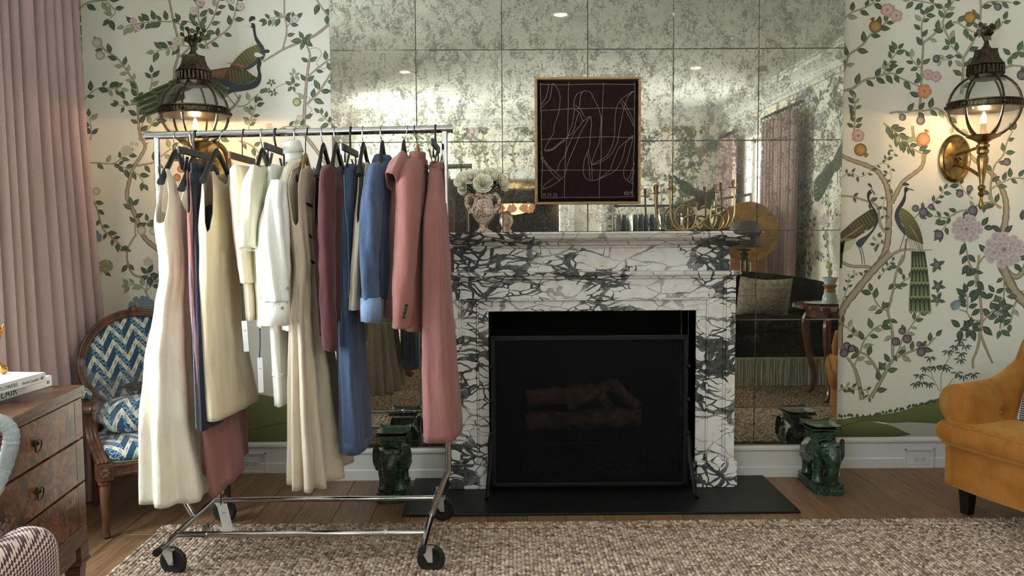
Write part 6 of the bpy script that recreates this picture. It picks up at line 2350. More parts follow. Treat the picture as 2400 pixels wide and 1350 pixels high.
# 17 rose trousers
g, _ = garment('trousers', 'wide leg dusty rose trousers clipped at the mirror end of the rack', 'trousers',
               [(382, 1018, 3.56, 3.76, 0.045), (420, 1016, 3.53, 3.74, 0.058), (520, 1014, 3.46, 3.66, 0.095), (650, 1016, 3.43, 3.635, 0.115), (850, 1022, 3.40, 3.63, 0.135), (1038, 1032, 3.38, 3.62, 0.148)],
               M['rose_cloth'], None, [(3, 2.2, [(0, 0), (0.3, 0.006), (1, 0.012)])], hem=[(0, 0), (60, 0.0), (100, 0.008), (108, 0.10), (180, 0.10), (262, 0.09), (272, 0.0), (360, 0)], part='leg', sup=0.55)
b = MB()
shell(b, [(378, 1018, 3.555, 3.765, 0.050), (394, 1018, 3.55, 3.77, 0.054)], None, 48, 2)
b.build('waistband', M['rose_cloth'], g, smooth=180, solid=0.004)

# hangers, from the armchair end to the mirror end
hanger('black', 411, 'black hanger holding the long cream dress', span=0.20)
hanger('black', 448, 'black hanger holding the dusty rose dress', 0.006, 0.05, drop=0.115, span=0.20)
hanger('clip', 459, 'black clip hanger gripping the dark denim skirt', drop=0.068, lean=-0.01)
hanger('black', 523, 'black hanger holding the beige sleeveless dress', -0.03, drop=0.085)
hanger('woodbar', 572, 'brown bar hanger with black hook under the folded ecru trousers', -0.01, drop=0.095)
hanger('black', 614, 'black hanger holding the pale cream tee', span=0.17)
hanger('clip', 646, 'black clip hanger gripping the white jeans', 0.0, drop=0.06)
hanger('black', 692, 'black hanger mostly hidden inside the white shirt', span=0.075)
hanger('wood', 722, 'pale wooden hanger with black hook holding the taupe dress', -0.014, drop=0.112, span=0.14)
hanger('black', 755, 'black hanger holding the maroon sleeveless top', 0.004, drop=0.07, span=0.17)
hanger('black', 785, 'black hanger holding the maroon sweater', 0.004, drop=0.07, span=0.17)
hanger('clip', 823, 'clip hanger with pale bar end gripping the blue jeans', -0.005, drop=0.072)
hanger('black', 851, 'black hanger holding the off-white knit tank', 0.0, drop=0.07, span=0.18)
hanger('black', 893, 'black hanger rising from the denim jacket collar', 0.004, drop=0.065, span=0.13)
hanger('black', 956, 'black hanger holding the dusty rose blouse', -0.02, drop=0.065, span=0.13)
hanger('wood', 972, 'pale wooden hanger with black hook inside the blazer collar', 0.012, drop=0.085, span=0.12)
hanger('clip', 1021, 'black clip hanger gripping the dusty rose trousers', 0.0, drop=0.06)


def price_tag(label, s0, s1, c0, c1, w, Y):
    a = PQ(*s0, Y)
    root = thing('price_tag', label, 'tag', a, 0, 'tags on the clothes')
    b = MB()
    e = PQ(*s1, Y)
    b.tube([a, a * 0.5 + e * 0.5 + Vector((0.002, 0, 0)), e], 0.0022, 6)
    b.ball(a, 0.004, 8, 5)
    b.build('string', M['cord'], root)
    p, q = PQ(*c0, Y), PQ(*c1, Y)
    d = (q - p).normalized()
    n = Vector((0.15, -1, 0)).normalized()
    s_ = d.cross(n).normalized() * w / 2
    b = MB()
    b.add([p - s_, p + s_, q + s_, q - s_] + [v + n * 0.001 for v in (p - s_, p + s_, q + s_, q - s_)], [(3, 2, 1, 0), (4, 5, 6, 7), (0, 1, 5, 4), (1, 2, 6, 5), (2, 3, 7, 6), (3, 0, 4, 7)])
    cdo = b.build('card', M['tag_card'], root, smooth=0, recalc=True)
    b = MB()
    m0, m1 = p.lerp(q, 0.30), p.lerp(q, 0.33)
    b.add([m0 - s_ * 0.5 + n * 0.0013, m0 + s_ * 0.4 + n * 0.0013, m1 + s_ * 0.4 + n * 0.0013, m1 - s_ * 0.5 + n * 0.0013], [(0, 1, 2, 3)])
    b.build('printed_line', plain('grey_print', (150, 150, 152), 0.7), cdo, smooth=0)


price_tag('slim cream tag on a black cord under the folded ecru trousers', (563, 666), (568, 752), (572, 752), (578, 824), 0.021, 3.43)
price_tag('slim cream tag on a black cord beside the frayed white jeans', (609, 772), (608, 838), (609, 838), (612, 920), 0.021, 3.42)
price_tag('large white tag hanging under the dusty rose dress near the rack base', (517, 1152), (517, 1188), (520, 1182), (536, 1246), 0.042, 3.52)
# ================================================================== LEFT CORNER: ARMCHAIR, DRESSER, BOOKS
def ikat():
    t = NT('blue_zigzag_weave')
    t.pr(0.85, 0, 0.25, 0.2)
    s = t.n('ShaderNodeSeparateXYZ', None, Vector=t.obj())
    nz = t.noise(t.obj(), 120.0, 2.0)
    wob = t.math('MULTIPLY', t.math('SUBTRACT', nz.outputs[0], 0.5), 0.008)
    u = t.math('DIVIDE', t.math('ADD', s.outputs['X'], wob), 0.112)
    v = t.math('DIVIDE', t.math('ADD', s.outputs['Z'], t.math('MULTIPLY', s.outputs['Y'], 0.8)), 0.100)
    u = t.math('ADD', u, t.math('MULTIPLY', v, 0.10))
    tri = t.math('MULTIPLY', t.math('ABSOLUTE', t.math('SUBTRACT', t.math('FRACT', u), 0.5)), 2.0)
    w = t.math('FRACT', t.math('ADD', t.math('SUBTRACT', v, t.math('MULTIPLY', tri, 1.05)), 8.0))
    blue = t.math('LESS_THAN', w, 0.60)
    # little open triangles drawn in pale thread over the blue bands, grey ones in the pale bands
    u2, v2 = t.math('MULTIPLY', u, 4.0), t.math('MULTIPLY', v, 4.0)
    tr2 = t.math('MULTIPLY', t.math('ABSOLUTE', t.math('SUBTRACT', t.math('FRACT', u2), 0.5)), 2.0)
    fv = t.math('FRACT', v2)
    l1 = t.math('LESS_THAN', t.math('ABSOLUTE', t.math('SUBTRACT', fv, tr2)), 0.11)
    l2 = t.math('LESS_THAN', fv, 0.10)
    zone = t.math('LESS_THAN', t.math('FRACT', t.math('ADD', t.math('MULTIPLY', u, 1.0), t.math('FLOOR', v))), 0.5)
    line = t.math('MULTIPLY', t.math('MULTIPLY', t.math('MAXIMUM', l1, l2), zone), blue)
    g_ = t.math('MULTIPLY', t.math('MULTIPLY', t.math('LESS_THAN', t.math('ABSOLUTE', t.math('SUBTRACT', w, 0.78)), 0.10), t.math('LESS_THAN', tr2, 0.45)), t.math('SUBTRACT', 1.0, blue))
    c = t.mix(blue, lin((206, 202, 188)), lin((40, 74, 100)))
    c = t.mix(line, c, lin((150, 178, 194)))
    c = t.mix(g_, c, lin((150, 148, 140)))
    t.base(c)
    t.bump(t.noise(t.obj(), 500.0, 2.0).outputs[0], 0.2, 0.002)
    return t.m


def wood_mat(name, c1, c2, rough=0.4, scale=5.0, stretch=(1, 1, 6), coat=0.2):
    t = NT(name)
    t.pr(rough, 0, 0.4, coat=coat)
    v = t.mapping(t.obj(), stretch)
    n = t.noise(v, scale, 5.0, 0.6, 1.2)
    t.base(t.mix(t.step(n.outputs[0], 0.32, 0.68), lin(c1), lin(c2)))
    return t.m


M['ikat'] = ikat()
M['walnut'] = wood_mat('carved_walnut', (104, 66, 44), (62, 38, 26), 0.38, 14, (1, 1, 0.3))
M['gimp'] = plain('olive_gimp', (92, 96, 66), 0.8, scale=200)

cth = math.radians(36)
fl = PZ(250, 1262, 0.0)
off = Vector((-0.28, -0.26))
cx_, sx_ = math.cos(cth), math.sin(cth)
cc = Vector((fl.x - (off.x * cx_ - off.y * sx_), fl.y - (off.x * sx_ + off.y * cx_), 0))
arm = thing('armchair', 'oval-backed carved wood armchair in blue and white zigzag fabric', 'armchair', cc, cth)
V = Vector


def part(name, b, mat, par=arm, **k):
    return b.build(name, mat, par, world=False, **k)


SEATZ = 0.36
for x, y, k_ in ((-0.28, -0.26, 1), (0.28, -0.26, 1), (-0.235, 0.24, 0), (0.235, 0.24, 0)):
    b = MB()
    if k_:
        prof = [(0.014, 0), (0.019, 0.012), (0.015, 0.03), (0.016, 0.04), (0.024, 0.24), (0.020, 0.252), (0.029, 0.262), (0.029, 0.275), (0.020, 0.283)]
        seg = 16
        vs = len(b.v)
        b.lathe(prof, (x, y, 0), seg)
        b.v = [(p[0] + (x - p[0]) * (0.14 if (i % 2 and 0.045 < p[2] < 0.235) else 0), p[1] + (y - p[1]) * (0.14 if (i % 2 and 0.045 < p[2] < 0.235) else 0), p[2]) for i, p in enumerate(b.v)]
        b.box((x, y, 0.318), (0.068, 0.068, 0.072))
        b.lathe([(0.001, 0), (0.022, 0), (0.022, 0.006), (0.012, 0.010), (0.001, 0.006)], (x, y - 0.034, 0.318), 8, Matrix.Rotation(PI / 2, 3, 'X'))
        for q in range(6):
            b.ball((x + 0.016 * math.cos(q * PI / 3), y - 0.040, 0.318 + 0.016 * math.sin(q * PI / 3)), 0.006, 6, 4)
    else:
        b.tube([(x, y + 0.05, 0), (x, y + 0.01, 0.2), (x, y, 0.36)], [0.015, 0.020, 0.026], 10)
    part('leg', b, M['walnut'], smooth=30)
b = MB()
for (p, q) in (((-0.28, -0.26), (0.28, -0.26)), ((-0.235, 0.24), (0.235, 0.24)), ((-0.28, -0.26), (-0.235, 0.24)), ((0.28, -0.26), (0.235, 0.24))):
    p, q = V((p[0], p[1], 0)), V((q[0], q[1], 0))
    d = q - p
    for z, w, h in ((0.318, 0.034, 0.058), (0.300, 0.044, 0.010), (0.340, 0.042, 0.010)):
        b.box((p + q) / 2 + V((0, 0, z)), (d.length, w, h), Matrix.Rotation(math.atan2(d.y, d.x), 3, 'Z'))
part('seat_rail', b, M['walnut'], smooth=0, bevel=0.003)


def pad(cx, cy, cz, hx, hy, hz, n=4.0, taper=0.0):
    """rounded cushion"""
    b_ = MB()

    def fn(u, v):
        a = 2 * PI * u
        f = -PI / 2 + PI * v
        e = 2.0 / n
        sg = lambda t_, p_: math.copysign(abs(t_) ** p_, t_)
        x = sg(math.cos(a), e) * sg(math.cos(f), 0.55)
        y = sg(math.sin(a), e) * sg(math.cos(f), 0.55)
        z = sg(math.sin(f), 0.8)
        return V((cx + hx * x * (1 - taper * (y + 1) / 2), cy + hy * y, cz + hz * z))
    b_.grid(fn, 40, 16, cu=True)
    return b_


part('seat', pad(0, -0.01, 0.385, 0.285, 0.265, 0.065, taper=0.14), M['ikat'], smooth=180)
b = MB()
b.tube([(0.286 * math.copysign(abs(math.cos(q)) ** 0.5, math.cos(q)) * (1 - 0.07 * (math.sin(q) + 1)), -0.01 + 0.268 * math.copysign(abs(math.sin(q)) ** 0.5, math.sin(q)), 0.352) for q in [2 * PI * i / 48 for i in range(48)]], 0.005, 6, closed=True)
part('gimp_trim', b, M['gimp'])
# oval back, leaning and slightly dished
BT = math.radians(-12)


def bk(u, z, d=0.0):
    """u across, z up from the back's centre, d towards the front"""
    y = 0.30 - math.sin(BT) * z - d + 0.10 * (u / 0.28) ** 2 * -1.0 * 0.6
    return V((u, y, 0.745 + z * math.cos(BT)))


AX, AZ = 0.285, 0.262
for nm, r, ry, d, sc in (('back_frame', 0.024, 0.030, 0.0, 1.0),):
    b = MB()
    for rr2, dd, ss in ((0.021, 0.0, 1.0), (0.009, 0.022, 0.955), (0.010, 0.014, 1.05)):
        b.tube([bk(AX * ss * math.cos(q), AZ * ss * math.sin(q), dd) for q in [2 * PI * i / 56 for i in range(56)]], rr2, 10, closed=True)
    b.tube([bk(-0.20, -0.20), V((-0.225, 0.25, 0.36))], 0.022, 8)
    b.tube([bk(0.20, -0.20), V((0.225, 0.25, 0.36))], 0.022, 8)
    b.ball(bk(0, AZ * 1.06, 0.012), (0.03, 0.014, 0.022), 10, 6)
    part(nm, b, M['walnut'])
b = MB()
for sgn in (1, -1):
    b.grid(lambda u, v: bk(AX * 0.95 * v * math.cos(2 * PI * u), AZ * 0.95 * v * math.sin(2 * PI * u), sgn * 0.032 * (1 - v ** 3) + sgn * 0.006), 48, 10, cu=True, flip=sgn < 0)
part('back_pad', b, M['ikat'], smooth=180)
b = MB()
b.tube([bk(AX * 0.935 * math.cos(q), AZ * 0.935 * math.sin(q), 0.014) for q in [2 * PI * i / 56 for i in range(56)]], 0.005, 6, closed=True)
part('gimp_trim', b, M['gimp'])
for s_ in (-1, 1):
    b = MB()
    path = crom([bk(s_ * 0.262, -0.10), V((s_ * 0.29, 0.16, 0.625)), V((s_ * 0.302, 0.02, 0.60)), V((s_ * 0.306, -0.10, 0.605))], 6)
    b.tube(path, 0.017, 8, ry=0.02)
    rx = Matrix.Rotation(PI / 2, 3, 'Y')
    b.lathe([(0.001, -0.030), (0.024, -0.030), (0.027, -0.015), (0.024, -0.006), (0.028, 0.0), (0.024, 0.006), (0.027, 0.015), (0.024, 0.030), (0.001, 0.030)], (s_ * 0.306, -0.115, 0.592), 16, rx)
    for dx in (-0.016, 0.0, 0.016):
        b.tube(crom([(s_ * 0.306 + dx, -0.105, 0.58), (s_ * 0.304 + dx, -0.085, 0.52), (s_ * 0.298 + dx, -0.11, 0.45), (s_ * 0.288 + dx, -0.19, 0.39), (s_ * 0.28 + dx, -0.255, 0.352)], 6), 0.0125, 8)
    part('arm', b, M['walnut'])
    part('arm_pad', pad(s_ * 0.296, 0.08, 0.637, 0.026, 0.085, 0.02), M['ikat'], smooth=180)

# lumbar cushion and the clear garment bag
CW = WM[arm.name]
b = pad(-0.085, -0.045, 0.532, 0.165, 0.105, 0.085, 2.6)
b.v = [tuple(CW @ V(p)) for p in b.v]
o = b.build('cushion', M['ikat'], smooth=180)
tag(o, 'plump blue and white zigzag cushion on the seat of the oval-backed armchair', 'cushion')


def plastic():
    t = NT('clear_plastic_film')
    t.n
    tr = t.n('ShaderNodeBsdfTransparent')
    tr.inputs[0].default_value = (0.93, 0.95, 0.97, 1)
    gl = t.n('ShaderNodeBsdfGlossy')
    gl.inputs['Roughness'].default_value = 0.12
    nz = t.noise(t.pos(), 26.0, 4.0, 0.65, 1.0)
    bp = t.n('ShaderNodeBump')
    t.set(bp, 'Height', nz.outputs[0])
    bp.inputs['Strength'].default_value = 0.9
    bp.inputs['Distance'].default_value = 0.03
    t.t.links.new(bp.outputs[0], gl.inputs['Normal'])
    mx = t.n('ShaderNodeMixShader')
    t.set(mx, 'i0', t.math('ADD', 0.10, t.math('MULTIPLY', t.step(nz.outputs[0], 0.5, 0.75), 0.3)))
    t.t.links.new(tr.outputs[0], mx.inputs[1])
    t.t.links.new(gl.outputs[0], mx.inputs[2])
    t.t.links.new(mx.outputs[0], t.out.inputs[0])
    return t.m


rr = random.Random(9)
b = MB()


def film(u, v):
    x = -0.30 + 0.62 * u
    # runs from the arm tops down over the cushion
    p = interp([(0, 0.225), (0.3, 0.13), (0.6, 0.0), (1, -0.165)], v)
    z = interp([(0, 0.70), (0.25, 0.665), (0.6, 0.655), (0.85, 0.62), (1, 0.545)], v)
    z += 0.014 * math.sin(17 * u + 9 * v) + 0.010 * math.sin(31 * v - 13 * u) + 0.05 * max(0, 1 - u * 6) * (1 - v)
    return CW @ V((x, p + 0.012 * math.sin(23 * u + 3 * v), z))


b.grid(film, 40, 30)
b.tube(crom([film(0.02, 0.05) + V((0, 0, 0.0)), film(0.02, 0.1) + V((-0.005, -0.01, 0.045)), film(0.03, 0.3) + V((0, 0, 0.055)), film(0.06, 0.5) + V((0, 0, 0.02))], 6), [0.02 + 0.006 * math.sin(i) for i in range(19)], 8)
o = b.build('garment_bag', plastic(), smooth=180)
tag(o, 'crumpled clear plastic garment bag draped across the oval-backed armchair', 'bag')
b = MB()
b.grid(lambda u, v: CW @ V((-0.10 + 0.36 * u, 0.19 - 0.17 * v, 0.634 + 0.008 * math.sin(9 * u) - 0.018 * v * u + 0.006 * math.sin(14 * v))), 20, 12)
o = b.build('folded_garment', plain('brown_garment', (58, 40, 38), 0.9), smooth=180, solid=0.012)
tag(o, 'dark brown folded garment inside the clear bag on the armchair', 'garment')


# ---- burl veneer dresser
def burl():
    t = NT('burl_veneer')
    t.pr(0.36, 0, 0.35, coat=0.1)
    p = t.pos()
    w = t.noise(p, 5.0, 4.0, 0.6)
    v = t.n('ShaderNodeVectorMath', {'operation': 'MULTIPLY_ADD'}, i0=w.outputs['Color'], i1=(0.35, 0.35, 0.35), i2=p).outputs[0]
    n = t.noise(v, 13.0, 6.0, 0.65, 1.4)
    n2 = t.noise(p, 3.0, 2.0)
    c = t.ramp(n.outputs[0], [(0.34, lin((30, 16, 11))), (0.46, lin((76, 40, 23))), (0.56, lin((122, 70, 40))), (0.68, lin((150, 96, 58)))])
    t.base(t.mix(t.math('MULTIPLY', t.step(n2.outputs[0], 0.4, 0.65), 0.5), c, lin((58, 34, 22))))
    return t.m


M['burl'] = burl()
M['walnut_band'] = wood_mat('walnut_banding', (108, 70, 50), (68, 42, 29), 0.4, 9, (1, 1, 6), 0.08)
dc = PZ(190, 902, 0.85)
dth = math.radians(-83.5)
dr = thing('dresser', 'burl wood chest of drawers with ring pulls and tapered legs before the mauve curtain', 'dresser', (dc.x, dc.y, 0), dth)
DL, DD = 0.92, 0.48


def dpart(name, b, mat, par=None, **k):
    return b.build(name, mat, par or dr, world=False, **k)


b = MB()
b.b2((-0.004, -DD - 0.004, 0.828), (DL + 0.004, 0.012, 0.85))
dpart('top', b, M['walnut_band'], smooth=0, bevel=0.004)
b = MB()
b.b2((0.0, -DD, 0.243), (DL, -0.012, 0.828))
dpart('carcass', b, M['burl'], smooth=0, bevel=0.002)
b = MB()
b.b2((0.004, -0.012, 0.806), (DL - 0.004, 0.003, 0.826))
dpart('frieze_band', b, M['walnut_band'], smooth=0, bevel=0.002)
for z0, z1 in ((0.652, 0.802), (0.484, 0.644), (0.318, 0.476)):
    b = MB()
    b.b2((0.006, -0.012, z0), (DL - 0.006, 0.002, z1))
    dw = dpart('drawer', b, M['burl'], smooth=0, bevel=0.003)
    for i in range(9):
        b = MB()
        xa = 0.010 + 0.0
        za = z0 + (z1 - z0) * i / 9
        zb_ = z0 + (z1 - z0) * (i + 1) / 9
        b.add([V((0.010, 0.0028, za)), V((0.075, 0.0028, za + 0.016)), V((0.075, 0.0028, zb_ + 0.015)), V((0.010, 0.0028, zb_ - 0.001))], [(0, 1, 2, 3)])
        b.add([V((0.010, 0.0022, za)), V((0.075, 0.0022, za + 0.016)), V((0.075, 0.0022, zb_ + 0.015)), V((0.010, 0.0022, zb_ - 0.001))], [(3, 2, 1, 0)]) if False else None
        if i < 8:
            dpart('veneer_strip', b, M['walnut_band'], dw, smooth=0)
    for x in (0.40, 0.78):
        zc_ = (z0 + z1) / 2
        b = MB()
        b.lathe([(0.001, 0.0), (0.013, 0.0), (0.013, 0.003), (0.008, 0.006), (0.006, 0.014), (0.001, 0.016)], (x, 0.002, zc_), 18, Matrix.Rotation(-PI / 2, 3, 'X'))
        b.tube([(x + 0.022 * math.sin(q), 0.014 - 0.003 * math.cos(q), zc_ - 0.008 - 0.022 * math.cos(q)) for q in [2 * PI * i / 24 for i in range(24)]], 0.0026, 6, closed=True)
        dpart('ring_pull', b, M['bronze'], dw)
b = MB()
b.b2((0.10, -0.03, 0.20), (DL - 0.10, -0.004, 0.262))
b.b2((0.0, -0.014, 0.243), (DL, 0.0, 0.314))
dpart('apron', b, M['walnut_band'], smooth=0, bevel=0.003)
for x in (0.035, DL - 0.035):
    for y in (-0.036, -DD + 0.036):
        b = MB()
        b.box((x, y, 0.213), (0.076, 0.076, 0.06))
        b.box((x, y, 0.176), (0.084, 0.084, 0.014))
        b.box((x, y, 0.085), (0.062, 0.062, 0.17), None, 0, 0.55)
        dpart('leg', b, M['walnut_band'], smooth=0, bevel=0.002)


# ---- books on the dresser
def text_mesh(txt, size, mat, parent, origin, ex, ey, serif=0.0):
    """flat lettering; ex, ey: directions of the baseline and of the letters' height"""
    cu = bpy.data.curves.new('lettering', 'FONT')
    cu.body = txt
    cu.size = size
    cu.extrude = 0.0002
    cu.space_character = 1.08
    to = bpy.data.objects.new('lettering', cu)
    COL.objects.link(to)
    dg = bpy.context.evaluated_depsgraph_get()
    me = bpy.data.meshes.new_from_object(to.evaluated_get(dg))
    bpy.data.objects.remove(to)
    ez = ex.cross(ey)
    inv = WM.get(parent.name, Matrix.Identity(4)).inverted()
    for v in me.vertices:
        v.co = inv @ (origin + ex * v.co.x + ey * v.co.y + ez * (v.co.z + 0.0004))
    me.materials.clear()
    me.materials.append(mat)
    o_ = bpy.data.objects.new('lettering', me)
    COL.objects.link(o_)
    o_.parent = parent
    WM[o_.name] = WM.get(parent.name, Matrix.Identity(4))
    return o_


M['book_white'] = plain('white_book_cloth', (226, 226, 222), 0.55, rgb2=(216, 216, 212))
M['pages'] = plain('book_pages', (232, 228, 216), 0.9, stretch=(1, 1, 60), scale=20)
M['ink'] = plain('grey_ink', (84, 84, 92), 0.7)


def book(label, end_px, z, th, w, d, lines, up):
    e = PZ(end_px[0], end_px[1], z)
    ex = V((0.075, 0.997, 0)).normalized()      # along the spine, towards the far end
    n = V((0.997, -0.075, 0))                   # spine faces the room
    root = thing('book', label, 'book', e, 0, 'books on the dresser')
    R3 = Matrix((ex, n, V((0, 0, 1)))).transposed()
    c = e - ex * w / 2 - n * d / 2
    b_ = MB()
    b_.box(c + V((0, 0, th - 0.0015)), (w, d, 0.003), R3)
    b_.box(c + V((0, 0, 0.0015)), (w, d, 0.003), R3)
    b_.box(c + n * (d / 2 - 0.0015) + V((0, 0, th / 2)), (w, 0.003, th), R3)
    b_.build('cover', M['book_white'], root, smooth=0, bevel=0.0012)
    b_ = MB()
    b_.box(c - n * 0.002 + V((0, 0, th / 2)), (w - 0.006, d - 0.008, th - 0.007), R3)
    b_.build('pages', M['pages'], root, smooth=0)
    for txt, px, size, frac in lines:
        p = e + n * 0.0006 + V((0, 0, th * frac))
        # slide along the spine to the photographed column
        k_ = PXX(px, end_px[1], p.x).y - e.y
        o_ = text_mesh(txt, size, M['ink'], root, p + ex * k_, ex, V((0, 0, 1)))
        if txt == 'BLAIR':
            o_['label'] = 'large grey serif title'
    # small publisher's mark
    b_ = MB()
    q = e + n * 0.0006 - ex * 0.028 + V((0, 0, th * 0.3))
    for k_, (a, h_) in enumerate(((0.0, 0.010), (0.004, 0.014), (0.008, 0.006), (0.012, 0.012))):
        b_.box(q + ex * a + V((0, 0, h_ / 2)), (0.0022, 0.0006, h_), R3 @ Matrix.Rotation(0.3, 3, 'Y'))
    b_.build('publisher_mark', M['ink'], root, smooth=0)
    return e, ex, n


e1, ex1, n1 = book('thick white book lettered BLAIR, lower of the two on the dresser', (122, 904), 0.8505, 0.040, 0.34, 0.27, [('BLAIR', 4, 0.040, 0.16)], 0)
e2, ex2, n2 = book('white book lettered WITH FLOWERS, upper of the two on the dresser', (108, 893), 0.8912, 0.033, 0.32, 0.25, [('WITH FLOWERS', -17, 0.0195, 0.30), ('Aerin Lauder', 58, 0.016, 0.30)], 0)
# gilded twig candlestick on the books
gp = PZ(8, 877, 0.9245)
M['gold'] = plain('gilded_metal', (206, 150, 86), 0.22, 1.0, rgb2=(168, 112, 60), scale=60, bump=0.3, bscale=120)
gt = thing('gilded_twig', 'small gilded twig ornament with a round foot standing on the white books', 'ornament', gp)
b = MB()
b.ball(gp + V((0, 0, 0.0165)), 0.0165, 14, 10)
b.build('foot', M['gold'], gt)
b = MB()
b.tube(crom([gp + V((-0.004, 0, 0.028)), gp + V((-0.018, -0.01, 0.06)), gp + V((-0.012, -0.01, 0.11)), gp + V((-0.004, 0, 0.15)), gp + V((-0.006, 0, 0.17))], 6), [0.0055] * 24 + [0.007], 8)
b.tube(crom([gp + V((-0.005, 0, 0.15)), gp + V((0.004, 0, 0.165)), gp + V((0.012, 0, 0.182))], 4), 0.0035, 6)
b.tube(crom([gp + V((-0.005, 0, 0.155)), gp + V((-0.012, 0, 0.17)), gp + V((-0.018, 0, 0.186))], 4), 0.0035, 6)
b.build('twig', M['gold'], gt)


# ---- houndstooth armchair in the near corner
def hounds():
    t = NT('houndstooth')
    t.pr(0.9, 0, 0.2, 0.2)
    s = t.n('ShaderNodeSeparateXYZ', None, Vector=t.obj())
    sc = 1 / 0.0085
    a = t.math('MULTIPLY', t.math('ADD', t.math('ADD', s.outputs['X'], t.math('MULTIPLY', s.outputs['Y'], 0.6)), t.math('MULTIPLY', s.outputs['Z'], 0.9)), sc)
    c = t.math('MULTIPLY', t.math('SUBTRACT', t.math('MULTIPLY', s.outputs['Z'], 0.9), t.math('ADD', t.math('MULTIPLY', s.outputs['X'], 0.5), t.math('MULTIPLY', s.outputs['Y'], 0.9))), sc)
    k_ = t.math('GREATER_THAN', t.math('MULTIPLY', t.math('SINE', t.math('MULTIPLY', a, PI)), t.math('SINE', t.math('MULTIPLY', c, PI))), 0.0)
    t.base(t.mix(k_, lin((214, 184, 178)), lin((66, 34, 36))))
    return t.m


M['hounds'] = hounds()
ha = thing('armchair', 'armchair in pink and dark red houndstooth at the near left corner', 'armchair', (-1.48, 1.66, 0), 0.0)


def hpart(name, b, mat, **k):
    return b.build(name, mat, ha, world=False, **k)


def rbox(lo, hi, r=0.05):
    b_ = MB()
    b_.b2(lo, hi)
    return b_, r


for nm, lo, hi, r in (('seat', (-0.22, -0.25, 0.16), (0.22, 0.34, 0.46), 0.05), ('arm', (0.20, -0.30, 0.16), (0.34, 0.40, 0.690), 0.065), ('arm', (-0.34, -0.30, 0.16), (-0.20, 0.40, 0.690), 0.065), ('back', (-0.34, -0.36, 0.16), (0.34, -0.22, 0.82), 0.06)):
    b = MB()
    b.b2(lo, hi)
    hpart(nm, b, M['hounds'], bevel=r, bseg=6, smooth=50)
for x in (-0.28, 0.28):
    for y in (-0.3, 0.34):
        b = MB()
        b.box((x, y, 0.08), (0.05, 0.05, 0.16), None, 0, 0.6)
        hpart('leg', b, M['black_plastic'], smooth=0)
# the ruched roll that crowns the far arm
M['ruche'] = cloth('pale_blue_ruched_cloth', (168, 176, 176), (140, 148, 150), 0.9, scale=10, wrinkle=0.3)
yy = 2.02
P = crom([PY(x, y, Y) for x, y, Y in ((-60, 1225, 1.93), (-25, 1170, 1.95), (4, 1110, yy), (22, 1055, yy), (26, 1015, yy), (8, 992, yy), (-22, 990, yy), (-60, 1010, yy))], 9)
b = MB()
rr = random.Random(3)
b.tube([tuple(p) for p in P], [0.0185 * (1 + 0.07 * math.sin(i * 2.1) + 0.04 * rr.random()) for i in range(len(P))], 14)
b.build('ruched_roll', M['ruche'], ha)
# fur throw on its seat arm
b = MB()
rr = random.Random(5)
tp = PY(0, 1345, 1.98)
for k_ in range(900):
    a = V((tp.x - 0.03 + rr.gauss(0, 0.035), 1.90 + rr.gauss(0, 0.04), 0.699 + rr.random() * 0.008))
    d = V((rr.gauss(0, 0.4), rr.gauss(0, 0.4), 0.9)).normalized() * rr.uniform(0.006, 0.013)
    s_ = V((0.0016, 0.0006, 0))
    b.add([a - s_, a + s_, a + d], [(0, 1, 2)])
b.ball((tp.x - 0.03, 1.90, 0.694), (0.075, 0.085, 0.012), 18, 8)
o = b.build('fur_throw', plain('grey_fur', (112, 110, 106), 0.95, rgb2=(84, 82, 80), scale=60), smooth=0)
tag(o, 'tuft of grey fur throw lying on the houndstooth armchair', 'throw')
# ================================================================== RIGHT SIDE: MUSTARD ARMCHAIR, ELEPHANT STOOLS; RUG
def cord_mat():
    t = NT('mustard_corduroy')
    t.pr(0.8, 0, 0.25, 0.5)
    t.b.inputs['Sheen Tint'].default_value = lin((255, 200, 110))
    s = t.n('ShaderNodeSeparateXYZ', None, Vector=t.obj())
    w = t.noise(t.obj(), 14.0, 3.0)
    a = t.math('MULTIPLY', t.math('ADD', t.math('ADD', s.outputs['X'], s.outputs['Y']), t.math('MULTIPLY', w.outputs[0], 0.004)), 2 * PI / 0.0085)
    r = t.math('MULTIPLY', t.math('ADD', t.math('SINE', a), 1.0), 0.5)
    big = t.noise(t.obj(), 7.0, 3.0, 0.6)
    c = t.mix(t.step(big.outputs[0], 0.35, 0.7), lin((164, 105, 39)), lin((138, 84, 28)))
    t.base(t.mix(t.math('MULTIPLY', t.math('SUBTRACT', 1.0, r), 0.42), c, lin((104, 60, 14))))
    t.bump(r, 0.35, 0.003)
    return t.m


M['cord_velvet'] = cord_mat()
M['piping'] = plain('mustard_piping', (158, 102, 36), 0.8)
M['dark_leg'] = plain('black_stained_wood', (16, 16, 17), 0.4)
mth = math.radians(-70)
ma = thing('armchair', 'mustard corduroy armchair with rolled tufted arm and dark tapered legs', 'armchair', (2.155, 3.985, 0), mth)
V = Vector


def mpart(name, b, mat, **k):
    return b.build(name, mat, ma, world=False, **k)


WX, DY = 1.02, 0.86
# base with bowed front
b = MB()


def basefn(u, v):
    # v: height, u: around
    pts = [(0.0, 0.10), (0.02, 0.03), (0.08, 0.0), (0.30, -0.02), (0.72, -0.02), (0.94, 0.0), (1.0, 0.03), (1.02, 0.10), (1.02, 0.66), (0.98, 0.72), (0.04, 0.72), (0.0, 0.66)]
    n = len(pts)
    f = u * n
    i = int(f) % n
    a, c = pts[i], pts[(i + 1) % n]
    t_ = f - int(f)
    return V((a[0] + (c[0] - a[0]) * t_, a[1] + (c[1] - a[1]) * t_, 0.165 + 0.20 * v))


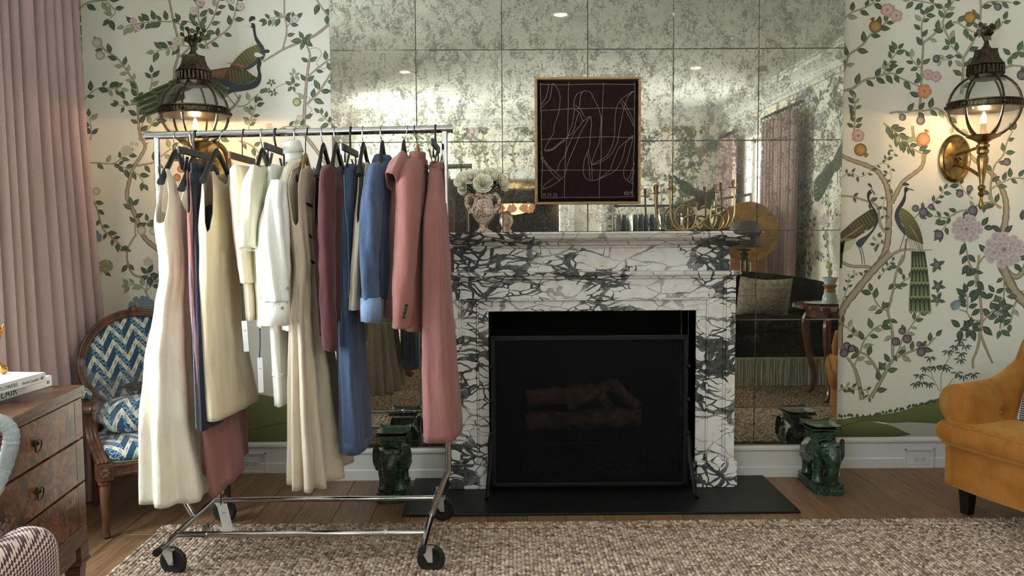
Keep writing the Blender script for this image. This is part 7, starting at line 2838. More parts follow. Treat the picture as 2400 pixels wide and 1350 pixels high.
b.grid(basefn, 72, 4, cu=True)
b.f.append(tuple(i * 5 + 0 for i in range(72)))
b.mi.append(0)
mpart('base', b, M['cord_velvet'], smooth=50)
b = MB()
b.tube([basefn(i / 72, 0.0) for i in range(72)], 0.005, 6, closed=True)
b.tube([basefn(i / 72, 0.98) for i in range(72)], 0.004, 6, closed=True)
mpart('piping', b, M['piping'])
# T cushion
b = MB()


def sq(cx, cy, cz, hx, hy, hz, e1=0.22, e2=0.2):
    b_ = MB()
    sg = lambda t_, p_: math.copysign(abs(t_) ** p_, t_)
    b_.grid(lambda u, v: V((cx + hx * sg(math.cos(2 * PI * u), e1) * sg(math.cos(PI * (v - 0.5)), e2), cy + hy * sg(math.sin(2 * PI * u), e1) * sg(math.cos(PI * (v - 0.5)), e2), cz + hz * sg(math.sin(PI * (v - 0.5)), 0.75))), 64, 16, cu=True)
    return b_


b = sq(0.51, 0.27, 0.425, 0.535, 0.325, 0.066)
mpart('seat_cushion', b, M['cord_velvet'], smooth=180)
b = MB()
for z, k_ in ((0.475, 1.0), (0.374, 1.0)):
    sg = lambda t_, p_: math.copysign(abs(t_) ** p_, t_)
    b.tube([V((0.51 + 0.503 * sg(math.cos(q), 0.22), 0.27 + 0.306 * sg(math.sin(q), 0.22), z)) for q in [2 * PI * i / 72 for i in range(72)]], 0.005, 6, closed=True)
mpart('cushion_piping', b, M['piping'])
# rolled arms
for side in (0, 1):
    mir_ = (lambda x: x) if side == 0 else (lambda x: WX - x)
    b = MB()

    def armfn(u, v, m_=mir_):
        y = 0.015 + 0.60 * v
        zc_ = 0.565 + 0.03 * v + 0.42 * max(0, v - 0.42) ** 1.6
        r = 0.098
        # outline: inside face up, over the roll, down the outside
        if u < 0.28:
            t_ = u / 0.28
            x, z = 0.205 - 0.02 * t_, 0.40 + (zc_ - 0.40) * t_
        elif u < 0.82:
            q = (u - 0.28) / 0.54 * math.radians(235)
            x, z = 0.085 + r * math.cos(q), zc_ + r * math.sin(q)
        else:
            t_ = (u - 0.82) / 0.18
            q = math.radians(235)
            x0, z0 = 0.085 + r * math.cos(q), zc_ + r * math.sin(q)
            x, z = x0 + (0.035 - x0) * t_, z0 + (0.34 - z0) * t_
        # tufting along the inside of the arm
        d = 0.0
        for by in (0.22, 0.40):
            dd = math.hypot((y - by) * 1.0, (u - 0.20) * 0.9)
            d += 0.026 * math.exp(-(dd / 0.045) ** 2) + 0.012 * math.exp(-((y - by) / 0.02) ** 2) * max(0, 1 - abs(u - 0.32) / 0.28)
        x -= d * (1 if u < 0.5 else 0)
        z -= d * 0.6 if 0.28 <= u < 0.6 else 0
        return V((m_(x), y, z))
    b.grid(armfn, 54, 56, flip=bool(side))
    # gathered front of the roll
    cen = V((mir_(0.10), -0.010, 0.55))
    ring = [armfn(i / 54, 0.0) for i in range(55)]
    vs = [cen] + ring
    n = 55
    fs = [(0, 1 + i, 2 + i) for i in range(n - 1)] + [(0, n, 1)]
    b.add(vs, fs)
    mpart('arm', b, M['cord_velvet'], smooth=60, solid=0.002)
    for by in (0.22, 0.40):
        b = MB()
        p = armfn(0.20, (by - 0.015) / 0.60)
        b.ball(p + V((0.004 if side == 0 else -0.004, 0, 0)), 0.012, 10, 6)
        mpart('button', b, M['piping'])
# back
b = MB()


def backfn(u, v):
    # shallow wing: u around the closed section, v up
    w = 0.51 * (1 - 0.10 * v ** 3)
    z = 0.36 + 0.58 * v
    y0 = 0.36 + 0.14 * v
    th = 0.17 * (1 - 0.25 * v)
    q = 2 * PI * u
    sg = lambda t_, p_: math.copysign(abs(t_) ** p_, t_)
    e = math.sin(min(1, (1 - v) * 7) * PI / 2) ** 0.6
    return V((0.51 + w * sg(math.cos(q), 0.35) * (0.9 + 0.1 * e), y0 + th / 2 + th / 2 * sg(math.sin(q), 0.5) * (0.25 + 0.75 * e), z - (1 - e) * 0.015 - 0.03 * abs(math.cos(q)) ** 3 * v ** 4))


b.grid(backfn, 64, 30, cu=True)
b.f.append(tuple(i * 31 + 30 for i in range(64)))
b.mi.append(0)
mpart('back', b, M['cord_velvet'], smooth=70)
for x, y in ((0.075, 0.125), (0.945, 0.125), (0.09, 0.66), (0.93, 0.66)):
    b = MB()
    b.box((x, y, 0.085), (0.066, 0.066, 0.17), None, 0, 0.66)
    mpart('leg', b, M['dark_leg'], smooth=0, bevel=0.003)


# striped cushion
def stripe_mat():
    t = NT('navy_stripe_linen')
    t.pr(0.9)
    s = t.n('ShaderNodeSeparateXYZ', None, Vector=t.obj())
    x = t.math('FRACT', t.math('MULTIPLY', s.outputs['X'], 9.0))
    d = t.math('FRACT', t.math('MULTIPLY', s.outputs['Z'], 90.0))
    k_ = t.math('MULTIPLY', t.math('LESS_THAN', t.math('ABSOLUTE', t.math('SUBTRACT', x, 0.5)), 0.16), t.math('GREATER_THAN', d, 0.3))
    l_ = t.math('LESS_THAN', t.math('ABSOLUTE', t.math('SUBTRACT', x, 0.25)), 0.02)
    t.base(t.mix(t.math('MAXIMUM', k_, l_), lin((206, 202, 194)), lin((30, 38, 72))))
    return t.m


MW = WM[ma.name]
cu_ = thing('cushion', 'off-white cushion with navy stripes propped on the mustard armchair', 'cushion', MW @ V((0.40, 0.28, 0.49)), mth)
b = MB()
sg = lambda t_, p_: math.copysign(abs(t_) ** p_, t_)
rot = Matrix.Rotation(-0.32, 3, 'X')
for sgn in (1, -1):
    b.grid(lambda u, v: rot @ V((-0.20 + 0.40 * u, sgn * 0.065 * (math.sin(PI * u) * math.sin(PI * v)) ** 0.5, 0.005 + 0.38 * v)), 20, 20, flip=sgn > 0)
b.build('cover', stripe_mat(), cu_, world=False, smooth=180)

# ---- green glazed elephant stools
def glaze():
    t = NT('green_majolica_glaze')
    t.pr(0.12, 0, 0.6, coat=0.6)
    n = t.noise(t.obj(), 22.0, 5.0, 0.65, 0.8)
    t.base(t.ramp(n.outputs[0], [(0.3, lin((10, 20, 14))), (0.5, lin((24, 52, 34))), (0.66, lin((44, 84, 52))), (0.8, lin((88, 104, 66)))]))
    t.bump(t.noise(t.obj(), 60.0, 4.0, 0.6, 0.6).outputs[0], 0.55, 0.01)
    return t.m


M['glaze'] = glaze()
ELG = 'green elephant stools'


def elephant(label, loc):
    root = thing('elephant_stool', label, 'stool', loc, 0, ELG)
    L = 0.33

    def ep(name, b, **k):
        return b.build(name, M['glaze'], root, world=False, **k)
    oc = lambda w, l, c: [(-w + c, -l), (w - c, -l), (w, -l + c), (w, l - c), (w - c, l), (-w + c, l), (-w, l - c), (-w, -l + c)]
    b = MB()
    for w, l, z0, z1 in ((0.080, L / 2, 0.0, 0.014), (0.074, L / 2 - 0.006, 0.014, 0.024), (0.078, L / 2 - 0.002, 0.024, 0.036), (0.071, L / 2 - 0.008, 0.036, 0.048), (0.077, L / 2 - 0.003, 0.048, 0.058)):
        b.prism(oc(w, l, 0.03), z1 - z0, lambda u, v, h, z0=z0: V((u, v, z0 + h)))
    for k_ in range(5):
        b.ball((-0.052 + 0.026 * k_, -L / 2 + 0.003, 0.030), (0.010, 0.005, 0.007), 8, 5)
    for s_ in (-1, 1):
        for k_ in range(9):
            b.ball((s_ * 0.076, -0.115 + 0.029 * k_, 0.030), (0.005, 0.010, 0.007), 8, 5)
    ep('plinth', b, smooth=30)
    for x in (-0.042, 0.042):
        for y in (-0.075, 0.09):
            b = MB()
            b.lathe([(0.034, 0.058), (0.036, 0.066), (0.029, 0.078), (0.027, 0.12), (0.033, 0.17), (0.040, 0.22)], (x, y, 0), 14)
            for k_ in range(3):
                b.ball((x - 0.016 + 0.016 * k_, y - 0.031, 0.064), 0.008, 6, 4)
            ep('leg', b)
    b = MB()
    b.grid(lambda u, v: V((math.cos(2 * PI * u) * 0.078 * math.sin(PI * (0.04 + 0.92 * v)) ** 0.55, -0.115 + 0.25 * v, 0.225 + math.sin(2 * PI * u) * 0.082 * math.sin(PI * (0.04 + 0.92 * v)) ** 0.55)), 24, 14, cu=True)
    b.tube(crom([(0, 0.135, 0.25), (0.012, 0.152, 0.20), (0.016, 0.150, 0.13), (0.006, 0.148, 0.10)], 5), [0.012 - 0.0004 * i for i in range(16)], 8)
    ep('body', b)
    b = MB()
    b.grid(lambda u, v: V((math.cos(-0.35 + (PI + 0.7) * u) * 0.086, -0.07 + 0.15 * v, 0.225 + math.sin(-0.35 + (PI + 0.7) * u) * 0.090)), 24, 8)
    for s_ in (-1, 1):
        for k_ in range(6):
            b.ball((s_ * 0.083, -0.06 + 0.026 * k_, 0.186), (0.007, 0.010, 0.014), 8, 5)
        b.lathe([(0.001, 0.0), (0.026, 0.0), (0.024, 0.008), (0.012, 0.010), (0.001, 0.006)], (s_ * 0.086, 0.0, 0.24), 14, Matrix.Rotation(s_ * PI / 2, 3, 'Y'))
        b.lathe([(0.001, 0.0), (0.036, 0.0), (0.036, 0.004), (0.030, 0.006)], (s_ * 0.084, 0.0, 0.24), 16, Matrix.Rotation(s_ * PI / 2, 3, 'Y'))
    ep('saddle_cloth', b, solid=0.006)
    b = MB()
    b.ball((0, -0.115, 0.255), (0.060, 0.055, 0.066), 18, 12)
    b.ball((-0.026, -0.128, 0.298), (0.028, 0.026, 0.024), 12, 8)
    b.ball((0.026, -0.128, 0.298), (0.028, 0.026, 0.024), 12, 8)
    tp_ = crom([(0, -0.15, 0.275), (0, -0.172, 0.235), (0, -0.172, 0.18), (0, -0.163, 0.12), (0, -0.158, 0.075), (0, -0.152, 0.059)], 5)
    n = len(tp_)
    b.tube(tp_, [0.042 - 0.022 * (i / (n - 1)) + 0.0015 * (i % 2) for i in range(n)], 14)
    for s_ in (-1, 1):
        b.tube(crom([(s_ * 0.028, -0.15, 0.225), (s_ * 0.034, -0.172, 0.205), (s_ * 0.032, -0.188, 0.205)], 4), [0.010 - 0.0008 * i for i in range(9)], 8)
        b.ball((s_ * 0.036, -0.155, 0.262), 0.009, 8, 6)
    ep('head', b)
    for s_ in (-1, 1):
        b = MB()
        for e in (0, 1):
            b.grid(lambda u, v: V((s_ * (0.052 + 0.040 * v + 0.006 * math.sin(3 * u) + 0.006 * e), -0.112 + 0.030 * v + 0.05 * v * math.cos(PI * (u - 0.5)) * 0.2 + 0.004 * e, 0.262 + (0.5 - u) * (0.060 + 0.075 * math.sin(PI * min(1, v * 0.9)) ** 0.7))), 12, 8, flip=bool(e))
        ep('ear', b, smooth=180, recalc=True)
    b = MB()
    b.box((0, 0.01, 0.325), (0.10, 0.14, 0.03))
    b.box((0, 0.01, 0.35), (0.12, 0.15, 0.022))
    for k_ in range(6):
        for s_ in (-1, 1):
            b.ball((-0.05 + 0.02 * k_, 0.01 + s_ * 0.077, 0.35), (0.008, 0.005, 0.009), 6, 4)
    for s_ in (-1, 1):
        for k_ in range(7):
            b.ball((s_ * 0.061, -0.05 + 0.02 * k_, 0.35), (0.005, 0.008, 0.009), 6, 4)
    ep('saddle_block', b, smooth=30)
    b = MB()

    def tray(u, v, top):
        x, y = -1 + 2 * u, -1 + 2 * v
        edge = max(abs(x), abs(y)) ** 6
        return V((x * 0.084, 0.01 + y * 0.098, 0.370 + (0.014 if top else 0.0) + edge * 0.016 + (x * y) ** 4 * 0.01))
    b.grid(lambda u, v: tray(u, v, True), 16, 16)
    b.grid(lambda u, v: tray(u, v, False), 16, 16, flip=True)
    for k_ in range(1):
        b.prism([(-0.084, -0.098), (0.084, -0.098), (0.084, 0.098), (-0.084, 0.098)], 0.006, lambda u, v, h: V((u, v + 0.01, 0.379 + h)))
    ep('tray', b, smooth=40)
    root.scale = (1.0, 1.0, 0.89)
    return root


e = PZ(1950, 1163, 0)
elephant('green glazed ceramic elephant stool standing between the marble leg and the mustard armchair', (e.x, e.y + 0.165, 0))
e = PZ(914, 1182, 0)
elephant('green glazed ceramic elephant stool standing behind the clothes rack bars', (e.x, e.y + 0.165, 0))

# ---- braided jute rug
RX0, RX1 = PZ(252, 1345, 0.012).x, 3.05
RY1 = PZ(1400, 1222, 0.012).y
rug = thing('jute_rug', 'large chunky braided natural jute rug covering the floor before the hearth', 'rug', ((RX0 + RX1) / 2, 2.5, 0))


def jute():
    t = NT('jute_strand')
    t.pr(0.95, 0, 0.15)
    a = t.n('ShaderNodeAttribute', {'attribute_name': 'Col'})
    n = t.noise(t.mapping(t.pos(), (1, 1, 1)), 420.0, 3.0, 0.6)
    t.base(t.mix(t.math('MULTIPLY', t.step(n.outputs[0], 0.35, 0.7), 0.5), a.outputs['Color'], lin((104, 84, 66))))
    t.bump(n.outputs[0], 0.4, 0.003)
    return t.m


def jute_far():
    t = NT('jute_backing')
    t.pr(0.95, 0, 0.15)
    p = t.pos()
    s = t.n('ShaderNodeSeparateXYZ', None, Vector=p)
    v = t.n('ShaderNodeTexVoronoi', None, Vector=t.mapping(p, (1.6, 1, 1), (0, 0, 0.6)), Scale=42.0)
    t.base(t.mix(t.step(v.outputs['Distance'], 0.2, 0.75), t.mix(t.n('ShaderNodeSeparateColor', None, i0=v.outputs['Color']).outputs[0], lin((186, 166, 140)), lin((140, 116, 92))), lin((84, 66, 50))))
    t.bump(t.math('SUBTRACT', 1.0, v.outputs['Distance']), 0.9, 0.012)
    return t.m


b = MB()
b.b2((RX0, -2.6, 0.0005), (RX1, RY1, 0.008))
b.build('backing', jute_far(), rug, smooth=0)
rng = np.random.default_rng(5)
# one strand bead: a stretched six-sided spindle
ringp = [(-1.0, 0.15), (-0.55, 0.85), (0.0, 1.0), (0.55, 0.85), (1.0, 0.15)]
bv, bf = [], []
for u, r in ringp:
    for k_ in range(6):
        q = PI * 2 * k_ / 6
        bv.append((u, r * math.cos(q), r * math.sin(q)))
for i in range(4):
    for k_ in range(6):
        l = (k_ + 1) % 6
        bf.append((i * 6 + k_, i * 6 + l, (i + 1) * 6 + l, (i + 1) * 6 + k_))
bv, bf = np.array(bv), np.array(bf)
inst = []
BW = 0.082                     # border band
yb0 = RY1 - BW
pitch = 0.035
Y0 = 2.85
# field: plaits running away from the hearth
nx = int((RX1 - RX0 - BW) / pitch)
for i in range(nx):
    xc = RX0 + BW + (i + 0.5) * pitch
    n = int((yb0 - 0.012 - Y0) / 0.0158)
    ph_ = rng.random() * 0.015
    for j in range(n):
        y = Y0 + j * 0.0158 + ph_
        if y > yb0 - 0.012:
            continue
        for s_ in (-1, 1):
            inst.append((xc + s_ * 0.0086, y + (0.0079 if s_ > 0 else 0), s_ * 0.72 + PI / 2, 1))
# border along the hearth and along the left edge
for r_ in range(4):
    yc = yb0 + 0.013 + r_ * 0.0195
    for j in range(int((RX1 - RX0) / 0.0158)):
        inst.append((RX0 + j * 0.0158, yc, (0.72 if r_ % 2 else -0.72), 0))
    xc = RX0 + 0.012 + r_ * 0.0195
    for j in range(int((yb0 - Y0) / 0.0158)):
        inst.append((xc, Y0 + j * 0.0158, (0.72 if r_ % 2 else -0.72) + PI / 2, 0))
inst = np.array(inst)
N = len(inst)
ln_ = rng.uniform(0.0135, 0.0172, N)
wd_ = rng.uniform(0.0062, 0.0084, N)
hz_ = rng.uniform(0.0048, 0.0068, N)
an = inst[:, 2] + rng.normal(0, 0.16, N)
ca, sa = np.cos(an), np.sin(an)
lx = bv[None, :, 0] * ln_[:, None]
ly = bv[None, :, 1] * wd_[:, None]
lz = bv[None, :, 2] * hz_[:, None] + 0.004 * (1 - np.abs(bv[None, :, 0])) + 0.0085 + rng.uniform(-0.001, 0.002, N)[:, None]
X_ = inst[:, 0][:, None] + lx * ca[:, None] - ly * sa[:, None] + rng.normal(0, 0.0012, N)[:, None]
Y_ = inst[:, 1][:, None] + lx * sa[:, None] + ly * ca[:, None]
verts = np.stack([X_, Y_, lz], -1).reshape(-1, 3) - np.array(rug.location)[None, :]
faces = (bf[None] + (np.arange(N) * len(bv))[:, None, None]).reshape(-1, 4)
pal = np.array([lin((202, 182, 162))[:3], lin((180, 156, 136))[:3], lin((150, 126, 108))[:3], lin((216, 202, 186))[:3], lin((124, 104, 92))[:3], lin((166, 148, 138))[:3]])
colr = pal[rng.choice(6, N, p=[0.26, 0.24, 0.18, 0.12, 0.10, 0.10])] * rng.uniform(0.85, 1.12, (N, 1))
me = bpy.data.meshes.new('braided_strands')
me.vertices.add(len(verts))
me.vertices.foreach_set('co', verts.astype(np.float32).ravel())
me.loops.add(faces.size)
me.loops.foreach_set('vertex_index', faces.astype(np.int32).ravel())
me.polygons.add(len(faces))
me.polygons.foreach_set('loop_start', np.arange(0, faces.size, 4, dtype=np.int32))
me.update(calc_edges=True)
me.polygons.foreach_set('use_smooth', np.ones(len(faces), dtype=bool))
at_ = me.color_attributes.new('Col', 'FLOAT_COLOR', 'POINT')
at_.data.foreach_set('color', np.concatenate([np.repeat(colr, len(bv), 0), np.ones((N * len(bv), 1))], 1).astype(np.float32).ravel())
me.materials.append(jute())
o = bpy.data.objects.new('braided_strands', me)
COL.objects.link(o)
o.parent = rug
o['kind'] = 'stuff'
# ================================================================== THE REST OF THE ROOM, SEEN IN THE MIRROR
V = Vector
M['brown_velvet'] = plain('dark_brown_velvet', (24, 16, 15), 0.85, rgb2=(18, 12, 11), scale=6, spec=0.1)
M['fringe'] = plain('grey_green_bullion_fringe', (212, 214, 198), 0.9, rgb2=(170, 174, 158), scale=60, stretch=(1, 1, 0.05))
SX0, SX1, SYF, SYB = 1.98, 3.22, 1.94, 1.10
so = thing('sofa', 'dark brown velvet sofa with deep grey-green fringe, reflected at the right of the mirror', 'sofa', ((SX0 + SX1) / 2, (SYF + SYB) / 2, 0))
b = MB()
b.b2((SX0, SYB, 0.27), (SX1, SYF - 0.02, 0.52))
b.build('base', M['brown_velvet'], so, smooth=40, bevel=0.04, bseg=4)
b = MB()
b.b2((SX0 + 0.03, SYB + 0.16, 0.50), (SX1 - 0.03, SYF, 0.62))
b.build('seat_cushion', M['brown_velvet'], so, smooth=40, bevel=0.05, bseg=4)
b = MB()


def sbk(u, v):
    x = SX0 + (SX1 - SX0) * u
    top = interp([(0, 0.66), (0.06, 0.86), (0.14, 0.98), (0.25, 1.03), (0.5, 1.00), (0.8, 0.95), (1, 0.90)], u)
    q = v * 2 * PI
    th = 0.085
    z = 0.30 + (top - 0.30) * (0.5 - 0.5 * math.cos(q / 2 if False else q))
    return V((x, SYB + 0.09 + th * math.sin(q) - 0.05 * (z - 0.5), z))


b.grid(sbk, 40, 24, cv=True)
b.build('back', M['brown_velvet'], so, smooth=180)
b = MB()
b.b2((SX0 + 0.01, SYF - 0.035, 0.255), (SX1 - 0.01, SYF - 0.015, 0.275))
b.build('fringe_braid', M['fringe'], so, smooth=0)
b = MB()
rr = random.Random(2)
n = 230
for i in range(n):
    x = SX0 + 0.01 + (SX1 - SX0 - 0.02) * i / n
    b.tube([(x, SYF - 0.02 + rr.uniform(-.004, .004), 0.26), (x + rr.uniform(-.004, .004), SYF - 0.022 + rr.uniform(-.006, .006), 0.015)], 0.0036, 4)
o = b.build('fringe_strands', M['fringe'], so)
o['kind'] = 'stuff'
# patterned cushion on it
b = MB()
ct = Matrix.Rotation(-0.35, 3, 'X') @ Matrix.Rotation(0.12, 3, 'Z')
for sgn in (1, -1):
    b.grid(lambda u, v: V((2.43, 1.52, 0.625)) + ct @ V((-0.24 + 0.48 * u, sgn * 0.085 * (math.sin(PI * u) * math.sin(PI * v)) ** 0.5, 0.36 * v + 0.03 * (2 * u - 1) ** 2 * (2 * v - 1))), 20, 20, flip=sgn > 0)
tag(b.build('cushion', plain('tapestry_cloth', (196, 188, 166), 0.9, rgb2=(140, 134, 120), scale=32), smooth=180), 'grey and tan patterned cushion on the dark brown sofa', 'cushion')

# scalloped table, tray and carafe
TX, TY, TZ = 2.84, 2.42, 0.80
tb = thing('side_table', 'round scalloped wooden table on cabriole legs in front of the dark sofa', 'table', (TX, TY, 0))
M['mahogany'] = plain('mahogany', (110, 62, 38), 0.3, rgb2=(72, 38, 24), scale=8, stretch=(5, 1, 1), coat=0.3)
M['honey_and_lit_wood'] = plain('honey_and_lit_wood', (178, 108, 48), 0.3, rgb2=(140, 80, 34), scale=8, coat=0.3)
b = MB()
b.prism([((0.40 + 0.014 * math.cos(24 * q)) * math.cos(q), (0.40 + 0.014 * math.cos(24 * q)) * math.sin(q)) for q in [2 * PI * i / 144 for i in range(144)]], 0.028, lambda u, v, h: V((TX + u, TY + v, TZ - 0.028 + h)))
b.build('table_top', M['mahogany'], tb, smooth=40)
b = MB()
b.lathe([(0.30, TZ - 0.10), (0.31, TZ - 0.03), (0.001, TZ - 0.028)], (TX, TY, 0), 28)
b.build('apron', M['mahogany'], tb)
for k_ in range(4):
    a = PI / 4 + k_ * PI / 2
    ca, sa = math.cos(a), math.sin(a)
    b = MB()
    b.tube(crom([(TX + ca * r, TY + sa * r, z) for r, z in ((0.27, TZ - 0.06), (0.33, TZ - 0.16), (0.31, 0.42), (0.25, 0.18), (0.27, 0.05), (0.33, 0.012))], 6), [0.030, 0.032, 0.034, 0.036, 0.036, 0.035] + [0.034 - 0.0007 * i for i in range(25)], 8)
    b.build('leg', M['mahogany'] if k_ != 3 else M['honey_and_lit_wood'], tb)  # paler tone on one leg stands in for golden light falling on it
b = MB()
b.lathe([(0.001, 0.003), (0.15, 0.003), (0.18, 0.016), (0.185, 0.016), (0.155, 0.0), (0.001, 0.0)], (TX - 0.16, TY + 0.02, TZ), 28, sy=0.75)
tag(b.build('tray', plain('silver_tray', (190, 194, 194), 0.2, 0.9)), 'oval silver tray on the scalloped table', 'tray')
cf_ = thing('coffee_carafe', 'hourglass glass coffee carafe with a wooden collar standing on the tray', 'carafe', (TX - 0.13, TY + 0.02, TZ + 0.0035))
b = MB()
b.lathe([(0.001, 0.0), (0.055, 0.0), (0.062, 0.02), (0.055, 0.07), (0.028, 0.125), (0.030, 0.14), (0.065, 0.225)], (TX - 0.13, TY + 0.02, TZ + 0.0035), 22, caps=False)
gf = plain('cloudy_glass', (196, 204, 206), 0.1)
b.build('flask', gf, cf_, solid=0.003)
b = MB()
b.lathe([(0.045, 0.10), (0.034, 0.125), (0.036, 0.14), (0.055, 0.165), (0.058, 0.16), (0.042, 0.132), (0.05, 0.10)], (TX - 0.13, TY + 0.02, TZ + 0.0035), 18, caps=False)
b.build('collar', M['honey_and_lit_wood'], cf_)

# standing lamp with grey shade
LX, LY = 2.45, 0.86
lp = thing('floor_lamp', 'fluted bronze standing lamp with a grey metal drum shade behind the dark sofa', 'lamp', (LX, LY, 0))
b = MB()
b.lathe([(0.001, 0), (0.15, 0), (0.15, 0.02), (0.04, 0.04), (0.03, 0.07)], (LX, LY, 0), 24)
b.build('base', M['bronze'], lp)
b = MB()
for s_ in (-1, 1):
    b.tube([(LX + s_ * 0.024, LY, 0.06), (LX + s_ * 0.024, LY, 1.12)], 0.013, 8)
b.lathe([(0.05, 1.12), (0.03, 1.14), (0.045, 1.18), (0.02, 1.21), (0.06, 1.22), (0.07, 1.235), (0.01, 1.24), (0.01, 1.52)], (LX, LY, 0), 14)
b.build('column', M['bronze'], lp)
b = MB()
b.lathe([(0.172, 1.255), (0.150, 1.40), (0.135, 1.52)], (LX, LY, 0), 32, caps=False)
b.lathe([(0.174, 1.252), (0.174, 1.262)], (LX, LY, 0), 32, caps=False)
b.build('shade', plain('grey_tole', (92, 94, 96), 0.5, 0.3), lp, solid=0.003)

# gilded round screen
GX, GY, GZ_ = 2.60, 0.50, 1.41
gs = thing('gilded_screen', 'large round gilded disc screen on a stand by the bright window', 'screen', (GX, GY, 0))
b = MB()
b.lathe([(0.001, -0.012), (0.315, -0.010), (0.325, 0.0), (0.315, 0.010), (0.001, 0.012)], (GX, GY, GZ_), 48, Matrix.Rotation(PI / 2, 3, 'X'))
b.build('disc', plain('mottled_gilding', (196, 146, 66), 0.35, 0.55, rgb2=(140, 98, 44), scale=9), gs)
b = MB()
b.tube([(GX, GY, 0.02), (GX, GY, GZ_ - 0.34)], 0.016, 10)
b.lathe([(0.001, 0), (0.17, 0), (0.17, 0.02), (0.02, 0.05)], (GX, GY, 0), 24)
b.build('stand', M['brass'], gs)


# ---- two more racks of clothes
def garment_far(name, label, cat, x, y, zt, zb, w, th, mat, along, group):
    """plain hanging garment, its width across the rail"""
    root = thing(name, label, cat, (x, y, zt), 0 if along == 'X' else PI / 2, group)
    b_ = MB()
    rr_f = random.Random(int((x * 31 + y * 17) * 100))
    ph_ = rr_f.uniform(0, 6)

    def fn(u, v):
        q = 2 * PI * u
        h = -(zt - zb) * v
        sh = interp([(0, 0.10), (0.05, 0.5), (0.12, 0.9), (0.5, 0.92), (1, 1.0)], v)
        t_ = interp([(0, 0.6), (0.05, 0.9), (1, 1.0)], v)
        return V((th / 2 * t_ * math.sin(q) + 0.008 * v * math.sin(5 * q + ph_), -w / 2 * sh * math.cos(q), h - 0.035 * abs(math.cos(q)) * (1 - v)))
    b_.grid(fn, 28, 12, cu=True)
    b_.build('body', mat, root, world=False, smooth=180)
    b_ = MB()
    b_.tube(crom([(0, 0, -0.03), (0, 0, 0.05), (0, 0.02, 0.075), (0, 0, 0.098), (0, -0.02, 0.085)], 4), 0.0025, 5)
    b_.build('hook', M['chrome'], root, world=False)
    return root


def far_rack(label, p0, p1, zr_, along):
    c = (V(p0) + V(p1)) / 2
    root = thing('clothes_rack', label, 'clothes rack', (c.x, c.y, 0))
    b_ = MB()
    b_.tube([(p0[0], p0[1], zr_), (p1[0], p1[1], zr_)], 0.016, 10)
    b_.build('top_rail', M['black_iron'], root)
    for p in (p0, p1):
        b_ = MB()
        b_.tube([(p[0], p[1], zr_), (p[0], p[1], 0.12)], 0.014, 10)
        b_.build('upright', M['chrome'], root)
        b_ = MB()
        d = V((0.24, 0, 0)) if along == 'Y' else V((0, 0.24, 0))
        b_.tube([V((p[0], p[1], 0.12)) - d, V((p[0], p[1], 0.12)) + d], 0.014, 10)
        b_.build('side_bar', M['chrome'], root)
        for s_ in (-1, 1):
            b_ = MB()
            q = V((p[0], p[1], 0)) + d * s_ * 0.9
            b_.lathe([(0.006, -0.012), (0.05, -0.011), (0.054, 0.0), (0.05, 0.011), (0.006, 0.012)], (q.x, q.y, 0.0545), 18, Matrix.Rotation(PI / 2, 3, 'Y'))
            b_.tube([(q.x, q.y, 0.12), (q.x, q.y, 0.054)], 0.008, 6)
            b_.build('castor', M['black_rubber'], root)
    return root


far_rack('black railed rack of dark clothes reflected between picture and candelabrum', (1.58, -2.78), (2.78, -2.78), 1.80, 'X')
kinds = [('dark_jacket', 'black jacket', 'jacket', plain('black_cloth', (26, 26, 30), 0.9), 0.75), ('dress', 'navy dress', 'dress', plain('navy_cloth', (34, 40, 56), 0.9), 0.55),
         ('shirt', 'white shirt', 'shirt', M['white_cotton'], 0.9), ('dark_coat', 'charcoal coat', 'coat', plain('charcoal_cloth', (44, 44, 46), 0.9), 0.5), ('jeans', 'slate blue jeans', 'trousers', plain('slate_denim', (70, 84, 104), 0.9), 0.62)]
seq = [0, 0, 2, 3, 1, 4, 0, 2, 4, 3, 0, 2, 1, 0]
ordn = ['first', 'second', 'third', 'fourth', 'fifth', 'sixth', 'seventh', 'eighth', 'ninth', 'tenth', 'eleventh', 'twelfth', 'thirteenth', 'fourteenth']
for i, k_ in enumerate(seq):
    nm, lb, ct_, mt, zb_ = kinds[k_]
    garment_far(nm, '%s hanging %s from the picture side on the dark reflected rack' % (lb, ordn[i]), ct_, 1.66 + i * 0.082, -2.78, 1.70, zb_, 0.42, 0.072, mt, 'X', 'dark clothes on the reflected rack')
far_rack('rack of tan and black clothes reflected beside the bright window', (2.74, -1.55), (2.74, 0.10), 1.83, 'Y')
kinds2 = [('coat', 'camel coat', 'coat', plain('camel_cloth', (166, 124, 72), 0.9), 0.6), ('dark_jacket', 'black jacket', 'jacket', kinds[0][3], 0.8), ('blouse', 'cream blouse', 'blouse', M['cream_linen'], 0.95), ('dress', 'plum dress', 'dress', plain('plum_cloth', (84, 44, 52), 0.9), 0.5)]
for i, k_ in enumerate([0, 2, 0, 1, 3, 1, 1, 2, 3, 1, 1, 0]):
    nm, lb, ct_, mt, zb_ = kinds2[k_]
    garment_far(nm, '%s, %s from the gilded disc on the rack by the window' % (lb, ordn[i]), ct_, 2.74, 0.0 - i * 0.128, 1.73, zb_, 0.42, 0.07, mt, 'Y', 'clothes on the rack by the window')

